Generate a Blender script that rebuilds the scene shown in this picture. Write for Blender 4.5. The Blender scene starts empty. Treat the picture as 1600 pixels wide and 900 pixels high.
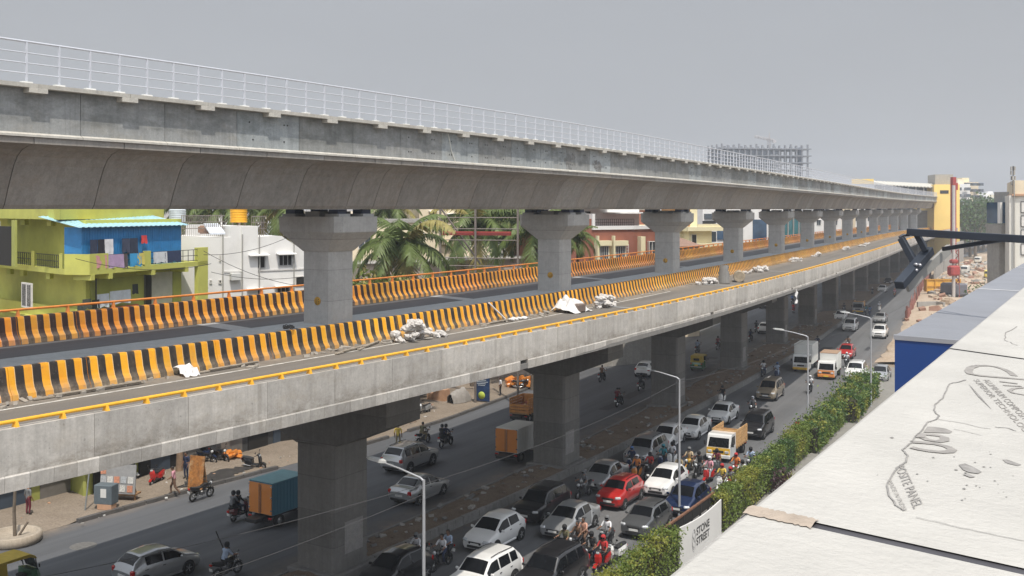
import bpy, bmesh, math, random
import numpy as np
from mathutils import Vector, Matrix, Euler, Quaternion

scene = bpy.context.scene
R = math.radians
H = 17.37                      # eye height above the road
# ------------------------------------------------------------------ camera
cam_d = bpy.data.cameras.new('camera'); cam = bpy.data.objects.new('camera', cam_d)
scene.collection.objects.link(cam); scene.camera = cam
cam_d.sensor_width = 36; cam_d.lens = 36.0
cam_d.shift_y = -0.0771
cam_d.clip_start = 0.1; cam_d.clip_end = 6000
cam.location = (0, 0, H); cam.rotation_euler = (R(90), 0, 0)
# ------------------------------------------------------------------ light
SUN_AZ, SUN_EL = 164.0, 64.0    # azimuth clockwise from the view direction (+Y)
world = bpy.data.worlds.new('World'); scene.world = world; world.use_nodes = True
wn = world.node_tree; wn.nodes.clear()
wo = wn.nodes.new('ShaderNodeOutputWorld'); bg = wn.nodes.new('ShaderNodeBackground')
sky = wn.nodes.new('ShaderNodeTexSky'); sky.sky_type = 'NISHITA'; sky.sun_disc = False
sky.sun_elevation = R(SUN_EL); sky.sun_rotation = R(SUN_AZ)
sky.air_density = 1.0; sky.dust_density = 6.0; sky.ozone_density = 1.0; sky.altitude = 900
hs = wn.nodes.new('ShaderNodeHueSaturation'); hs.inputs['Saturation'].default_value = 0.22
mixw = wn.nodes.new('ShaderNodeMix'); mixw.data_type = 'RGBA'; mixw.inputs[0].default_value = 0.75
wt = wn.nodes.new('ShaderNodeTexCoord'); wx = wn.nodes.new('ShaderNodeSeparateXYZ'); wn.links.new(wt.outputs['Generated'], wx.inputs[0])
wr = wn.nodes.new('ShaderNodeValToRGB'); we = wr.color_ramp.elements       # even grey haze, brightening towards the high sun
we[0].position = 0.0; we[0].color = (.385, .393, .412, 1); we[1].position = .85; we[1].color = (.88, .94, 1.04, 1)
wz = we.new(.22); wz.color = (.405, .422, .452, 1)
wn.links.new(wx.outputs['Z'], wr.inputs[0])
wno = wn.nodes.new('ShaderNodeTexNoise'); wno.inputs['Scale'].default_value = 2.2; wno.inputs['Detail'].default_value = 5; wmp = wn.nodes.new('ShaderNodeMapping'); wmp.inputs['Scale'].default_value = (1, 1, 3.2)
wn.links.new(wt.outputs['Generated'], wmp.inputs['Vector']); wn.links.new(wmp.outputs[0], wno.inputs['Vector'])
wmr = wn.nodes.new('ShaderNodeMapRange'); wmr.inputs['From Min'].default_value = .3; wmr.inputs['From Max'].default_value = .7; wmr.inputs['To Min'].default_value = 9.9; wmr.inputs['To Max'].default_value = 11.0; wn.links.new(wno.outputs['Fac'], wmr.inputs['Value'])   # thin uneven haze
wm = wn.nodes.new('ShaderNodeVectorMath'); wm.operation = 'SCALE'; wm.inputs['Scale'].default_value = 10.5; wn.links.new(wr.outputs[0], wm.inputs[0]); wsy = wn.nodes.new('ShaderNodeMapRange'); wsy.inputs['From Min'].default_value = .15; wsy.inputs['From Max'].default_value = -.7; wsy.inputs['To Min'].default_value = 1.0; wsy.inputs['To Max'].default_value = 2.7; wn.links.new(wx.outputs['Y'], wsy.inputs['Value'])   # the hazy sky is brighter on the sun's side
wmul = wn.nodes.new('ShaderNodeMath'); wmul.operation = 'MULTIPLY'; wn.links.new(wmr.outputs[0], wmul.inputs[0]); wn.links.new(wsy.outputs[0], wmul.inputs[1]); wn.links.new(wmul.outputs[0], wm.inputs['Scale'])
wn.links.new(sky.outputs[0], hs.inputs['Color']); wn.links.new(hs.outputs[0], mixw.inputs[6]); wn.links.new(wm.outputs[0], mixw.inputs[7])
wn.links.new(mixw.outputs[2], bg.inputs['Color']); bg.inputs['Strength'].default_value = 0.10
wn.links.new(bg.outputs[0], wo.inputs['Surface'])
sd = bpy.data.lights.new('sun', 'SUN'); sd.energy = 4.0; sd.angle = R(0.6); sd.color = (1.0, 0.93, 0.82)
sun = bpy.data.objects.new('sun', sd); scene.collection.objects.link(sun)
_d = Vector((math.sin(R(SUN_AZ))*math.cos(R(SUN_EL)), math.cos(R(SUN_AZ))*math.cos(R(SUN_EL)), math.sin(R(SUN_EL))))
sun.rotation_euler = (-_d).to_track_quat('-Z', 'Y').to_euler(); sun.location = (60, -60, 120)
vs = scene.view_settings; vs.view_transform = 'Standard'; vs.look = 'None'; vs.gamma = 1; vs.exposure = 0.0
vs.use_curve_mapping = False
scene.cycles.use_denoising = True
scene.cycles.max_bounces = 8; scene.cycles.diffuse_bounces = 5; scene.cycles.glossy_bounces = 2
scene.cycles.transmission_bounces = 3; scene.cycles.transparent_max_bounces = 8; scene.cycles.volume_bounces = 1
scene.cycles.sample_clamp_indirect = 4
scene.cycles.caustics_reflective = False; scene.cycles.caustics_refractive = False

# ------------------------------------------------------------------ road alignment
_kn = np.array([-40,-15,5,25,45,70,100,140,190,250,330,420.])
_hd = np.array([0.6388, 0.5916, 0.5474, 0.4945, 0.4654, 0.4516, 0.446, 0.4371, 0.4393, 0.4643, 0.5116, 0.5648])
_ss = np.linspace(-120, 640, 1521)
_psi = np.interp(_ss, _kn, _hd)
_k = np.ones(41)/41
_psi = np.convolve(np.pad(_psi, 20, mode='edge'), _k, 'valid')
_dx = np.concatenate([[0], np.cumsum(np.sin((_psi[1:]+_psi[:-1])/2))*0.5])
_dy = np.concatenate([[0], np.cumsum(np.cos((_psi[1:]+_psi[:-1])/2))*0.5])
_i0 = int(np.argmin(abs(_ss)))
_PX = _dx-_dx[_i0]+-8.769; _PY = _dy-_dy[_i0]+48.864
def psi(s): return float(np.interp(s, _ss, _psi))
def P(s, o=0.0, z=0.0):
    """point at distance s along the road, o metres right of its centre line"""
    x = float(np.interp(s, _ss, _PX)); y = float(np.interp(s, _ss, _PY)); p = psi(s)
    return Vector((x+o*math.cos(p), y-o*math.sin(p), z))
def SO(x, y):
    i = int(np.argmin((_PX-x)**2+(_PY-y)**2)); p = _psi[i]
    return float(_ss[i]), float((x-_PX[i])*math.cos(p)-(y-_PY[i])*math.sin(p))
def A(px, py, z=0.0):
    """site survey: the point at height z sighted at photo pixel (px, py)"""
    y = 1600*(H-z)/(py-326.6)
    return Vector(((px-800)/1600*y, y, z))
def D(px, py, y):
    """site survey: the point at depth y sighted at photo pixel (px, py)"""
    return Vector(((px-800)/1600*y, y, H-(py-326.6)/1600*y))
def gf(s): return -0.0026*s+0.005*(s/100)**2          # fall of the flyover
def gv(s): return -0.0005*s+0.04*(s/100)**2-0.0        # fall of the viaduct

# ------------------------------------------------------------------ materials
def _nt(name):
    m = bpy.data.materials.new(name); m.use_nodes = True
    nt = m.node_tree; b = nt.nodes['Principled BSDF']
    return m, nt, b
def _noise(nt, scale, detail=4, vec=None, rough=.6):
    n = nt.nodes.new('ShaderNodeTexNoise'); n.inputs['Scale'].default_value = scale
    n.inputs['Detail'].default_value = detail; n.inputs['Roughness'].default_value = rough
    if vec is not None: nt.links.new(vec, n.inputs['Vector'])
    return n.outputs['Fac']
def _map(nt, src, sc):
    mp = nt.nodes.new('ShaderNodeMapping'); mp.inputs['Scale'].default_value = sc
    nt.links.new(src, mp.inputs['Vector']); return mp.outputs[0]
def _ramp(nt, fac, a, b, ca=(0,0,0,1), cb=(1,1,1,1)):
    r = nt.nodes.new('ShaderNodeValToRGB'); e = r.color_ramp.elements
    e[0].position = a; e[1].position = b; e[0].color = ca; e[1].color = cb
    nt.links.new(fac, r.inputs[0]); return r.outputs[0]
def _mix(nt, fac, a, b, mode='MIX'):
    m = nt.nodes.new('ShaderNodeMix'); m.data_type = 'RGBA'; m.blend_type = mode
    for sock, v in ((m.inputs[0], fac), (m.inputs[6], a), (m.inputs[7], b)):
        if isinstance(v, (int, float)): sock.default_value = v
        elif isinstance(v, tuple): sock.default_value = v if len(v) == 4 else (*v, 1)
        else: nt.links.new(v, sock)
    return m.outputs[2]
def _bump(nt, b, h, strength=.3, dist=.02):
    bp = nt.nodes.new('ShaderNodeBump'); bp.inputs['Strength'].default_value = strength; bp.inputs['Distance'].default_value = dist
    nt.links.new(h, bp.inputs['Height']); nt.links.new(bp.outputs[0], b.inputs['Normal'])
_mc = {}
def M(name, col, rough=.6, metal=0.0, var=.12, scale=2.0, coat=0.0, spec=.5, fine=0.0, dirt=0.0, dirtcol=(.12,.10,.08)):
    """one surface colour with uneven wear"""
    if name in _mc: return _mc[name]
    m, nt, b = _nt(name); tc = nt.nodes.new('ShaderNodeTexCoord').outputs['Object']
    f = _ramp(nt, _noise(nt, scale, 5, tc), .3, .7)
    lo = tuple(c*(1-var) for c in col); hi = tuple(min(1, c*(1+var*.7)) for c in col)
    c = _mix(nt, f, lo, hi)
    if dirt:
        d = _ramp(nt, _noise(nt, scale*.35, 6, tc, .7), .52, .72)
        dm = nt.nodes.new('ShaderNodeMath'); dm.operation = 'MULTIPLY'; dm.inputs[1].default_value = dirt
        nt.links.new(d, dm.inputs[0]); c = _mix(nt, dm.outputs[0], c, dirtcol)
    nt.links.new(c, b.inputs['Base Color']); b.inputs['Roughness'].default_value = rough
    b.inputs['Metallic'].default_value = metal; b.inputs['Coat Weight'].default_value = coat
    b.inputs['Specular IOR Level'].default_value = spec
    if fine: _bump(nt, b, _noise(nt, fine, 4, tc), .4, .02)
    _mc[name] = m; return m
def concrete(name, col, streak=.35, warm=(.30,.26,.20), stain=.35, joint=None, attr=False, scale=1.0, foot=0.0, lift=0.0, mottle_shade=0.0):
    """cast concrete: blotches, vertical run marks, pores, darker and warmer stains; optional joints along U"""
    if name in _mc: return _mc[name]
    m, nt, b = _nt(name); T = nt.nodes.new('ShaderNodeTexCoord'); tc = T.outputs['Object']; uv = T.outputs['UV']
    blot = _ramp(nt, _noise(nt, .55*scale, 7, tc, .72), .36, .66)
    c = _mix(nt, blot, tuple(x*.68 for x in col), tuple(x*1.14 for x in col))
    b2 = _ramp(nt, _noise(nt, 3.2*scale, 6, tc, .75), .40, .62)
    c = _mix(nt, .45, c, _mix(nt, b2, tuple(x*.66 for x in col), tuple(x*1.16 for x in col)))
    st = _ramp(nt, _noise(nt, 1.0, 4, _map(nt, tc, (4.2*scale, 4.2*scale, .20*scale)), .75), .44, .66)
    sm = nt.nodes.new('ShaderNodeMath'); sm.operation = 'MULTIPLY'; sm.inputs[1].default_value = streak
    nt.links.new(st, sm.inputs[0]); c = _mix(nt, sm.outputs[0], c, tuple(x*.40 for x in col))
    ws = _ramp(nt, _noise(nt, .9*scale, 7, _map(nt, tc, (1, 1, 1.7)), .78), .50, .66)
    wm = nt.nodes.new('ShaderNodeMath'); wm.operation = 'MULTIPLY'; wm.inputs[1].default_value = stain
    nt.links.new(ws, wm.inputs[0]); c = _mix(nt, wm.outputs[0], c, warm)
    fn = _noise(nt, 14*scale, 5, tc, .7)
    c = _mix(nt, .35, c, _ramp(nt, fn, .3, .7, tuple(x*.7 for x in col)+(1,), tuple(min(1, x*1.2) for x in col)+(1,)))
    pores = _ramp(nt, _noise(nt, 9*scale, 2, tc), .70, .74)
    pm = nt.nodes.new('ShaderNodeMath'); pm.operation = 'MULTIPLY'; pm.inputs[1].default_value = .5
    nt.links.new(pores, pm.inputs[0]); c = _mix(nt, pm.outputs[0], c, tuple(x*.35 for x in col))
    if lift:      # pours of different tone with a thin construction joint between
        sz = nt.nodes.new('ShaderNodeSeparateXYZ'); nt.links.new(tc, sz.inputs[0])
        dv = nt.nodes.new('ShaderNodeMath'); dv.operation = 'DIVIDE'; dv.inputs[1].default_value = lift; nt.links.new(sz.outputs['Z'], dv.inputs[0])
        fr = nt.nodes.new('ShaderNodeMath'); fr.operation = 'FRACT'; nt.links.new(dv.outputs[0], fr.inputs[0])
        lt_ = nt.nodes.new('ShaderNodeMath'); lt_.operation = 'LESS_THAN'; lt_.inputs[1].default_value = .022; nt.links.new(fr.outputs[0], lt_.inputs[0])
        fl = nt.nodes.new('ShaderNodeMath'); fl.operation = 'FLOOR'; nt.links.new(dv.outputs[0], fl.inputs[0])
        wn2 = nt.nodes.new('ShaderNodeTexWhiteNoise'); wn2.noise_dimensions = '1D'; nt.links.new(fl.outputs[0], wn2.inputs['W'])
        c = _mix(nt, .22, c, _mix(nt, wn2.outputs[0], tuple(x*.45 for x in col), tuple(min(1, x*1.45) for x in col)))
        l2 = nt.nodes.new('ShaderNodeMath'); l2.operation = 'MULTIPLY'; l2.inputs[1].default_value = .45; nt.links.new(lt_.outputs[0], l2.inputs[0]); c = _mix(nt, l2.outputs[0], c, tuple(x*.4 for x in col))
    if mottle_shade:     # mottled stains and the coping's shade, painted dark on the upper panel (V = metres up the face)
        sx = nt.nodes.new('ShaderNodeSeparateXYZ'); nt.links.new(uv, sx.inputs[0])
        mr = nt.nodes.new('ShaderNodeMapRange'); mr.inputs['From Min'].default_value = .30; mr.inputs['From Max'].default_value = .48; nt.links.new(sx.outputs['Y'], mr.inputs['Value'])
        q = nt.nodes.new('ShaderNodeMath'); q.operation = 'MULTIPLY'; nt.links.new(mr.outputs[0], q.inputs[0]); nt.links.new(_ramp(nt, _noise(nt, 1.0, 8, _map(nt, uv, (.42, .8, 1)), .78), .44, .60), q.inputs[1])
        q2 = nt.nodes.new('ShaderNodeMath'); q2.operation = 'MULTIPLY'; q2.inputs[1].default_value = mottle_shade; nt.links.new(q.outputs[0], q2.inputs[0]); c = _mix(nt, q2.outputs[0], c, (.13, .135, .13))
    if foot:      # rough weathered band and run marks towards the foot of a cast face (V = metres up the face)
        sx = nt.nodes.new('ShaderNodeSeparateXYZ'); nt.links.new(uv, sx.inputs[0])
        mr = nt.nodes.new('ShaderNodeMapRange'); mr.inputs['From Min'].default_value = .55; mr.inputs['From Max'].default_value = 0.0; nt.links.new(sx.outputs['Y'], mr.inputs['Value'])
        q = nt.nodes.new('ShaderNodeMath'); q.operation = 'MULTIPLY'; nt.links.new(mr.outputs[0], q.inputs[0]); nt.links.new(_ramp(nt, _noise(nt, 1.0, 7, _map(nt, uv, (.9, 1.6, 1)), .8), .42, .62), q.inputs[1])
        q2 = nt.nodes.new('ShaderNodeMath'); q2.operation = 'MULTIPLY'; q2.inputs[1].default_value = foot; nt.links.new(q.outputs[0], q2.inputs[0]); c = _mix(nt, q2.outputs[0], c, (.19, .165, .135))
        dr = _ramp(nt, _noise(nt, 1.0, 3, _map(nt, uv, (1.6, .10, 1)), .6), .60, .68); d2 = nt.nodes.new('ShaderNodeMath'); d2.operation = 'MULTIPLY'; d2.inputs[1].default_value = .45; nt.links.new(dr, d2.inputs[0]); c = _mix(nt, d2.outputs[0], c, (.22, .20, .17))
    if attr:
        a = nt.nodes.new('ShaderNodeVertexColor'); a.layer_name = 'tint'
        c = _mix(nt, 1.0, c, a.outputs[0], 'MULTIPLY')
    nt.links.new(c, b.inputs['Base Color']); b.inputs['Roughness'].default_value = .88; b.inputs['Specular IOR Level'].default_value = .3
    _bump(nt, b, fn, .35, .015); _mc[name] = m; return m

# ------------------------------------------------------------------ object helpers
COL = scene.collection
def link(o, parent=None):
    COL.objects.link(o)
    if parent is not None: o.parent = parent
    return o
def tag(o, label=None, cat=None, group=None, kind=None):
    if label: o['label'] = label
    if cat: o['category'] = cat
    if group: o['group'] = group
    if kind: o['kind'] = kind
    return o
def thing(name, label, cat, loc=(0,0,0), rz=0.0, group=None):
    o = bpy.data.objects.new(name, None); o.empty_display_size = .3
    COL.objects.link(o); o.location = loc; o.rotation_euler = (0, 0, rz)
    return tag(o, label, cat, group)
def mesh_from(name, verts, faces, mats, mi=None, smooth=False):
    me = bpy.data.meshes.new(name); me.from_pydata([tuple(v) for v in verts], [], faces)
    for m in (mats if isinstance(mats, (list, tuple)) else [mats]): me.materials.append(m)
    if mi is not None: me.polygons.foreach_set('material_index', mi)
    if smooth: me.polygons.foreach_set('use_smooth', [True]*len(me.polygons))
    me.update(); return me
class MB:
    """collects solids into one mesh"""
    def __init__(s): s.v = []; s.f = []; s.m = []; s.sm = []
    def add(s, verts, faces, mi=0, smooth=False, mat=None):
        n = len(s.v)
        for v in verts:
            v = Vector(v)
            s.v.append(mat @ v if mat is not None else v)
        for f in faces: s.f.append([i+n for i in f]); s.m.append(mi); s.sm.append(smooth)
        return s
    def box(s, c, d, mi=0, rot=None, mat=None, taper=1.0, bev=0.0):
        hx, hy, hz = d[0]/2, d[1]/2, d[2]/2
        if bev > 0:
            b = min(bev, hx*.9, hy*.9, hz*.9); vs = []; fs = []
            ring = [(-hx+b,-hy),(hx-b,-hy),(hx,-hy+b),(hx,hy-b),(hx-b,hy),(-hx+b,hy),(-hx,hy-b),(-hx,-hy+b)]
            k = [(1-b/hx, 1-b/hy, -hz), (1, 1, -hz+b), (1, 1, hz-b), (1-b/hx, 1-b/hy, hz)]
            for (kx, ky, z) in k:
                for (x, y) in ring: vs.append(Vector((x*kx, y*ky, z)))
            for r in range(3):
                for i in range(8): j = (i+1) % 8; fs.append([r*8+i, r*8+j, r*8+8+j, r*8+8+i])
            fs.append(list(range(7, -1, -1))); fs.append(list(range(24, 32)))
        else:
            vs = [Vector((x*(taper if z > 0 else 1), y*(taper if z > 0 else 1), z)) for z in (-hz, hz) for (x, y) in ((-hx,-hy),(hx,-hy),(hx,hy),(-hx,hy))]
            fs = [[0,3,2,1],[4,5,6,7],[0,1,5,4],[1,2,6,5],[2,3,7,6],[3,0,4,7]]
        if rot is not None:
            e = rot if isinstance(rot, Matrix) else Euler(rot).to_matrix()
            vs = [e @ v for v in vs]
        vs = [v+Vector(c) for v in vs]
        return s.add(vs, fs, mi, False, mat)
    def tube(s, pts, r, n=8, mi=0, caps=True, mat=None, smooth=True):
        pts = [Vector(p) for p in pts]; rs = r if isinstance(r, (list, tuple)) else [r]*len(pts)
        vs = []; fs = []; up0 = None
        for i, p in enumerate(pts):
            t = (pts[min(i+1, len(pts)-1)]-pts[max(i-1, 0)])
            t = t.normalized() if t.length > 1e-9 else Vector((0,0,1))
            if up0 is None:
                a = Vector((0,0,1)) if abs(t.z) < .9 else Vector((1,0,0)); up0 = (a-t*a.dot(t)).normalized()
            else:
                up0 = up0-t*up0.dot(t); up0 = up0.normalized() if up0.length > 1e-6 else t.orthogonal().normalized()
            q = t.cross(up0)
            for k in range(n):
                a = 2*math.pi*k/n; vs.append(p+(up0*math.cos(a)+q*math.sin(a))*rs[i])
        for i in range(len(pts)-1):
            for k in range(n):
                j = (k+1) % n; fs.append([i*n+k, i*n+j, i*n+n+j, i*n+n+k])
        s.add(vs, fs, mi, smooth, mat)
        if caps:
            L = len(pts)-1
            s.add(vs[:n], [list(range(n-1, -1, -1))], mi, False, mat); s.add(vs[L*n:], [list(range(n))], mi, False, mat)
        return s
    def cyl(s, c, r, h, axis='z', n=16, mi=0, r2=None, mat=None):
        d = {'x': Vector((1,0,0)), 'y': Vector((0,1,0)), 'z': Vector((0,0,1))}[axis]*h/2
        return s.tube([Vector(c)-d, Vector(c)+d], [r, r if r2 is None else r2], n, mi, True, mat)
    def lathe(s, prof, n=16, mi=0, c=(0,0,0), axis='z', mat=None, smooth=True):
        vs = []; fs = []
        for (r, z) in prof:
            for k in range(n):
                a = 2*math.pi*k/n; p = (r*math.cos(a), r*math.sin(a), z)
                if axis == 'x': p = (z, p[0], p[1])
                if axis == 'y': p = (p[0], z, p[1])
                vs.append(Vector(p)+Vector(c))
        for i in range(len(prof)-1):
            for k in range(n):
                j = (k+1) % n; fs.append([i*n+k, i*n+j, i*n+n+j, i*n+n+k])
        return s.add(vs, fs, mi, smooth, mat)
    def prism(s, poly, z0, z1, mi=0, mat=None):
        n = len(poly); vs = [Vector((*p, z0)) for p in poly]+[Vector((*p, z1)) for p in poly]
        fs = [list(range(n-1, -1, -1)), list(range(n, 2*n))]+[[i, (i+1) % n, n+(i+1) % n, n+i] for i in range(n)]
        return s.add(vs, fs, mi, False, mat)
    def extr(s, poly, axis, a, b, mi=0, mat=None):
        """polygon in the plane across 'axis' ('x': (y,z), 'y': (x,z)) pulled from a to b"""
        n = len(poly)
        mk = (lambda p, t: Vector((t, p[0], p[1]))) if axis == 'x' else (lambda p, t: Vector((p[0], t, p[1])))
        vs = [mk(p, a) for p in poly]+[mk(p, b) for p in poly]
        fs = [list(range(n-1, -1, -1)), list(range(n, 2*n))]+[[i, (i+1) % n, n+(i+1) % n, n+i] for i in range(n)]
        return s.add(vs, fs, mi, False, mat)
    def quad(s, a, b, c, d, mi=0): return s.add([a, b, c, d], [[0,1,2,3]], mi)
    def mesh(s, name, mats):
        me = mesh_from(name, s.v, s.f, mats, s.m)
        me.polygons.foreach_set('use_smooth', s.sm); 
        bm = bmesh.new(); bm.from_mesh(me); bmesh.ops.recalc_face_normals(bm, faces=bm.faces); bm.to_mesh(me); bm.free()
        return me
    def build(s, name, mats, parent=None, loc=None, rz=0.0):
        o = bpy.data.objects.new(name, s.mesh(name, mats)); link(o, parent)
        if loc is not None: o.location = loc
        if rz: o.rotation_euler = (0, 0, rz)
        return o
def sweep(name, prof, s0, s1, step, mats, parent=None, g=None, closed=True, mi=None, off=None, smooth=False, svals=None, tint=None):
    """profile [(o, z)...] carried along the road from s0 to s1; UV = (metres along, metres round)"""
    n = len(prof); S = list(svals) if svals is not None else list(np.arange(s0, s1+step*.5, step))
    vs = []; fs = []; uv = []; mis = []; tn = []
    cum = [0.0]
    for i in range(1, n+1):
        a = prof[i-1]; b = prof[i % n]; cum.append(cum[-1]+math.hypot(a[0]-b[0], a[1]-b[1]))
    for s in S:
        dz = g(s) if g else 0.0; do = off(s) if off else 0.0
        for (o, z) in prof: vs.append(P(s, o+do, z+dz))
    m = n if closed else n-1
    for i in range(len(S)-1):
        for k in range(m):
            j = (k+1) % n
            fs.append([i*n+k, i*n+n+k, i*n+n+j, i*n+j])
            uv += [(S[i], cum[k]), (S[i+1], cum[k]), (S[i+1], cum[k+1]), (S[i], cum[k+1])]
            mis.append(mi[k] if mi else 0); tn.append(tint[i] if tint else 1.0)
    if closed:
        for e in (0, len(S)-1):
            f = [e*n+k for k in range(n)]
            fs.append(f if e else f[::-1]); uv += [(S[e], cum[k]) for k in range(n)]; mis.append(mi[0] if mi else 0); tn.append(1.0)
    me = mesh_from(name, vs, fs, mats, mis, smooth)
    l = me.uv_layers.new(name='UVMap'); l.data.foreach_set('uv', [c for u in uv for c in u])
    if tint:
        ca = me.color_attributes.new('tint', 'FLOAT_COLOR', 'CORNER'); d = []
        for f, t in zip(fs, tn): d += ([*t, 1.0] if isinstance(t, tuple) else [t, t, t, 1.0])*len(f)
        ca.data.foreach_set('color', d)
    o = bpy.data.objects.new(name, me); link(o, parent)
    return o
def copy_tree(o, parent=None):
    c = o.copy(); COL.objects.link(c)
    if parent is not None: c.parent = parent; c.matrix_parent_inverse = o.matrix_parent_inverse.copy()
    for ch in list(o.children): copy_tree(ch, c)
    return c
def rzof(h): return -h        # heading (clockwise from +Y) to a rotation about Z for things that face +Y
rnd = random.Random(7)
# ================================================================== materials of the place
def asphalt(name, col, patch=.5, width=None, dust=(.26, .205, .155)):
    if name in _mc: return _mc[name]
    m, nt, b = _nt(name); T = nt.nodes.new('ShaderNodeTexCoord'); tc = T.outputs['Object']; uv = T.outputs['UV']
    lanes = _ramp(nt, _noise(nt, 1.0, 4, _map(nt, uv, (.035, .9, 1)), .6), .35, .68)
    c = _mix(nt, lanes, tuple(x*.72 for x in col), tuple(x*1.28 for x in col))
    pt = _ramp(nt, _noise(nt, .10, 6, tc, .7), .5, .66)
    pm = nt.nodes.new('ShaderNodeMath'); pm.operation = 'MULTIPLY'; pm.inputs[1].default_value = patch
    nt.links.new(pt, pm.inputs[0]); c = _mix(nt, pm.outputs[0], c, tuple(x*1.5 for x in col[:1])+(col[1]*1.42, col[2]*1.3))
    fn = _noise(nt, 22, 5, tc, .8)
    c = _mix(nt, .4, c, _ramp(nt, fn, .3, .7, tuple(x*.6 for x in col)+(1,), tuple(x*1.45 for x in col)+(1,)))
    oil = _ramp(nt, _noise(nt, .8, 5, _map(nt, uv, (.35, 1.3, 1)), .7), .62, .75)
    om = nt.nodes.new('ShaderNodeMath'); om.operation = 'MULTIPLY'; om.inputs[1].default_value = .45
    nt.links.new(oil, om.inputs[0]); c = _mix(nt, om.outputs[0], c, tuple(x*.5 for x in col))
    if width:
        sx = nt.nodes.new('ShaderNodeSeparateXYZ'); nt.links.new(uv, sx.inputs[0]); wn_ = _noise(nt, .7, 6, tc, .75)
        for a0, a1 in ((0.0, 1.5), (width, width-1.9)):
            mr = nt.nodes.new('ShaderNodeMapRange'); mr.inputs['From Min'].default_value = a1; mr.inputs['From Max'].default_value = a0; mr.inputs['To Min'].default_value = 0; mr.inputs['To Max'].default_value = 1
            nt.links.new(sx.outputs['Y'], mr.inputs['Value']); ml = nt.nodes.new('ShaderNodeMath'); ml.operation = 'MULTIPLY'; nt.links.new(mr.outputs[0], ml.inputs[0]); nt.links.new(_ramp(nt, wn_, .35, .7), ml.inputs[1])
            c = _mix(nt, ml.outputs[0], c, dust)
    nt.links.new(c, b.inputs['Base Color']); b.inputs['Roughness'].default_value = .82; b.inputs['Specular IOR Level'].default_value = .35
    _bump(nt, b, fn, .3, .01); _mc[name] = m; return m
def dirt(name, col, col2, scale=.6):
    if name in _mc: return _mc[name]
    m, nt, b = _nt(name); tc = nt.nodes.new('ShaderNodeTexCoord').outputs['Object']
    a = _ramp(nt, _noise(nt, scale, 7, tc, .7), .36, .66)
    c = _mix(nt, a, col, col2)
    f = _noise(nt, scale*14, 5, tc, .75)
    c = _mix(nt, .45, c, _ramp(nt, f, .3, .7, tuple(x*.5 for x in col)+(1,), tuple(min(1, x*1.5) for x in col2)+(1,)))
    nt.links.new(c, b.inputs['Base Color']); b.inputs['Roughness'].default_value = .95; b.inputs['Specular IOR Level'].default_value = .2
    _bump(nt, b, f, .7, .06); _mc[name] = m; return m
def stripes(name, yellow, black, pale, period=.62, dusty=.3, f0=1.0, f1=1.4):
    # worn road paint; each cast unit carries its own tint
    if name in _mc: return _mc[name]
    m, nt, b = _nt(name); T = nt.nodes.new('ShaderNodeTexCoord'); tc = T.outputs['Object']
    sx = nt.nodes.new('ShaderNodeSeparateXYZ'); nt.links.new(T.outputs['UV'], sx.inputs[0])
    wob = nt.nodes.new('ShaderNodeMath'); wob.operation = 'MULTIPLY_ADD'; wob.inputs[1].default_value = .05
    nt.links.new(_noise(nt, .6, 2, tc), wob.inputs[0]); nt.links.new(sx.outputs['X'], wob.inputs[2])
    dv = nt.nodes.new('ShaderNodeMath'); dv.operation = 'DIVIDE'; dv.inputs[1].default_value = period; nt.links.new(wob.outputs[0], dv.inputs[0])
    fr = nt.nodes.new('ShaderNodeMath'); fr.operation = 'FRACT'; nt.links.new(dv.outputs[0], fr.inputs[0])
    r = nt.nodes.new('ShaderNodeValToRGB'); r.color_ramp.interpolation = 'CONSTANT'; e = r.color_ramp.elements
    e[0].position = 0; e[0].color = (*yellow, 1); e[1].position = .46; e[1].color = (*pale, 1)
    x = e.new(.5); x.color = (*black, 1)
    nt.links.new(fr.outputs[0], r.inputs[0]); c = r.outputs[0]
    v = _ramp(nt, _noise(nt, 1.3, 6, tc, .7), .3, .75)
    c = _mix(nt, .35, c, _mix(nt, v, (0.0, 0.0, 0.0), (.9, .8, .6)), 'SOFT_LIGHT')
    d = _ramp(nt, _noise(nt, 1.6, 7, _map(nt, tc, (1, 1, .5)), .75), .5, .8)
    dm = nt.nodes.new('ShaderNodeMath'); dm.operation = 'MULTIPLY'; dm.inputs[1].default_value = dusty
    nt.links.new(d, dm.inputs[0]); c = _mix(nt, dm.outputs[0], c, (.32, .24, .15))
    ch = _ramp(nt, _noise(nt, 5.5, 6, tc, .8), .60, .66); cm = nt.nodes.new('ShaderNodeMath'); cm.operation = 'MULTIPLY'; cm.inputs[1].default_value = .55; nt.links.new(ch, cm.inputs[0]); c = _mix(nt, cm.outputs[0], c, (.20, .18, .155))
    mr = nt.nodes.new('ShaderNodeMapRange'); mr.inputs['From Min'].default_value = f0; mr.inputs['From Max'].default_value = f1; nt.links.new(sx.outputs['Y'], mr.inputs['Value'])      # road dust at the foot
    fm = nt.nodes.new('ShaderNodeMath'); fm.operation = 'MULTIPLY'; nt.links.new(mr.outputs[0], fm.inputs[0]); nt.links.new(_ramp(nt, _noise(nt, 2.4, 6, tc, .75), .3, .7), fm.inputs[1]); c = _mix(nt, fm.outputs[0], c, (.33, .27, .19))
    av = nt.nodes.new('ShaderNodeVertexColor'); av.layer_name = 'tint'; c = _mix(nt, 1.0, c, av.outputs[0], 'MULTIPLY')
    nt.links.new(c, b.inputs['Base Color']); b.inputs['Roughness'].default_value = .65
    _mc[name] = m; return m

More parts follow.
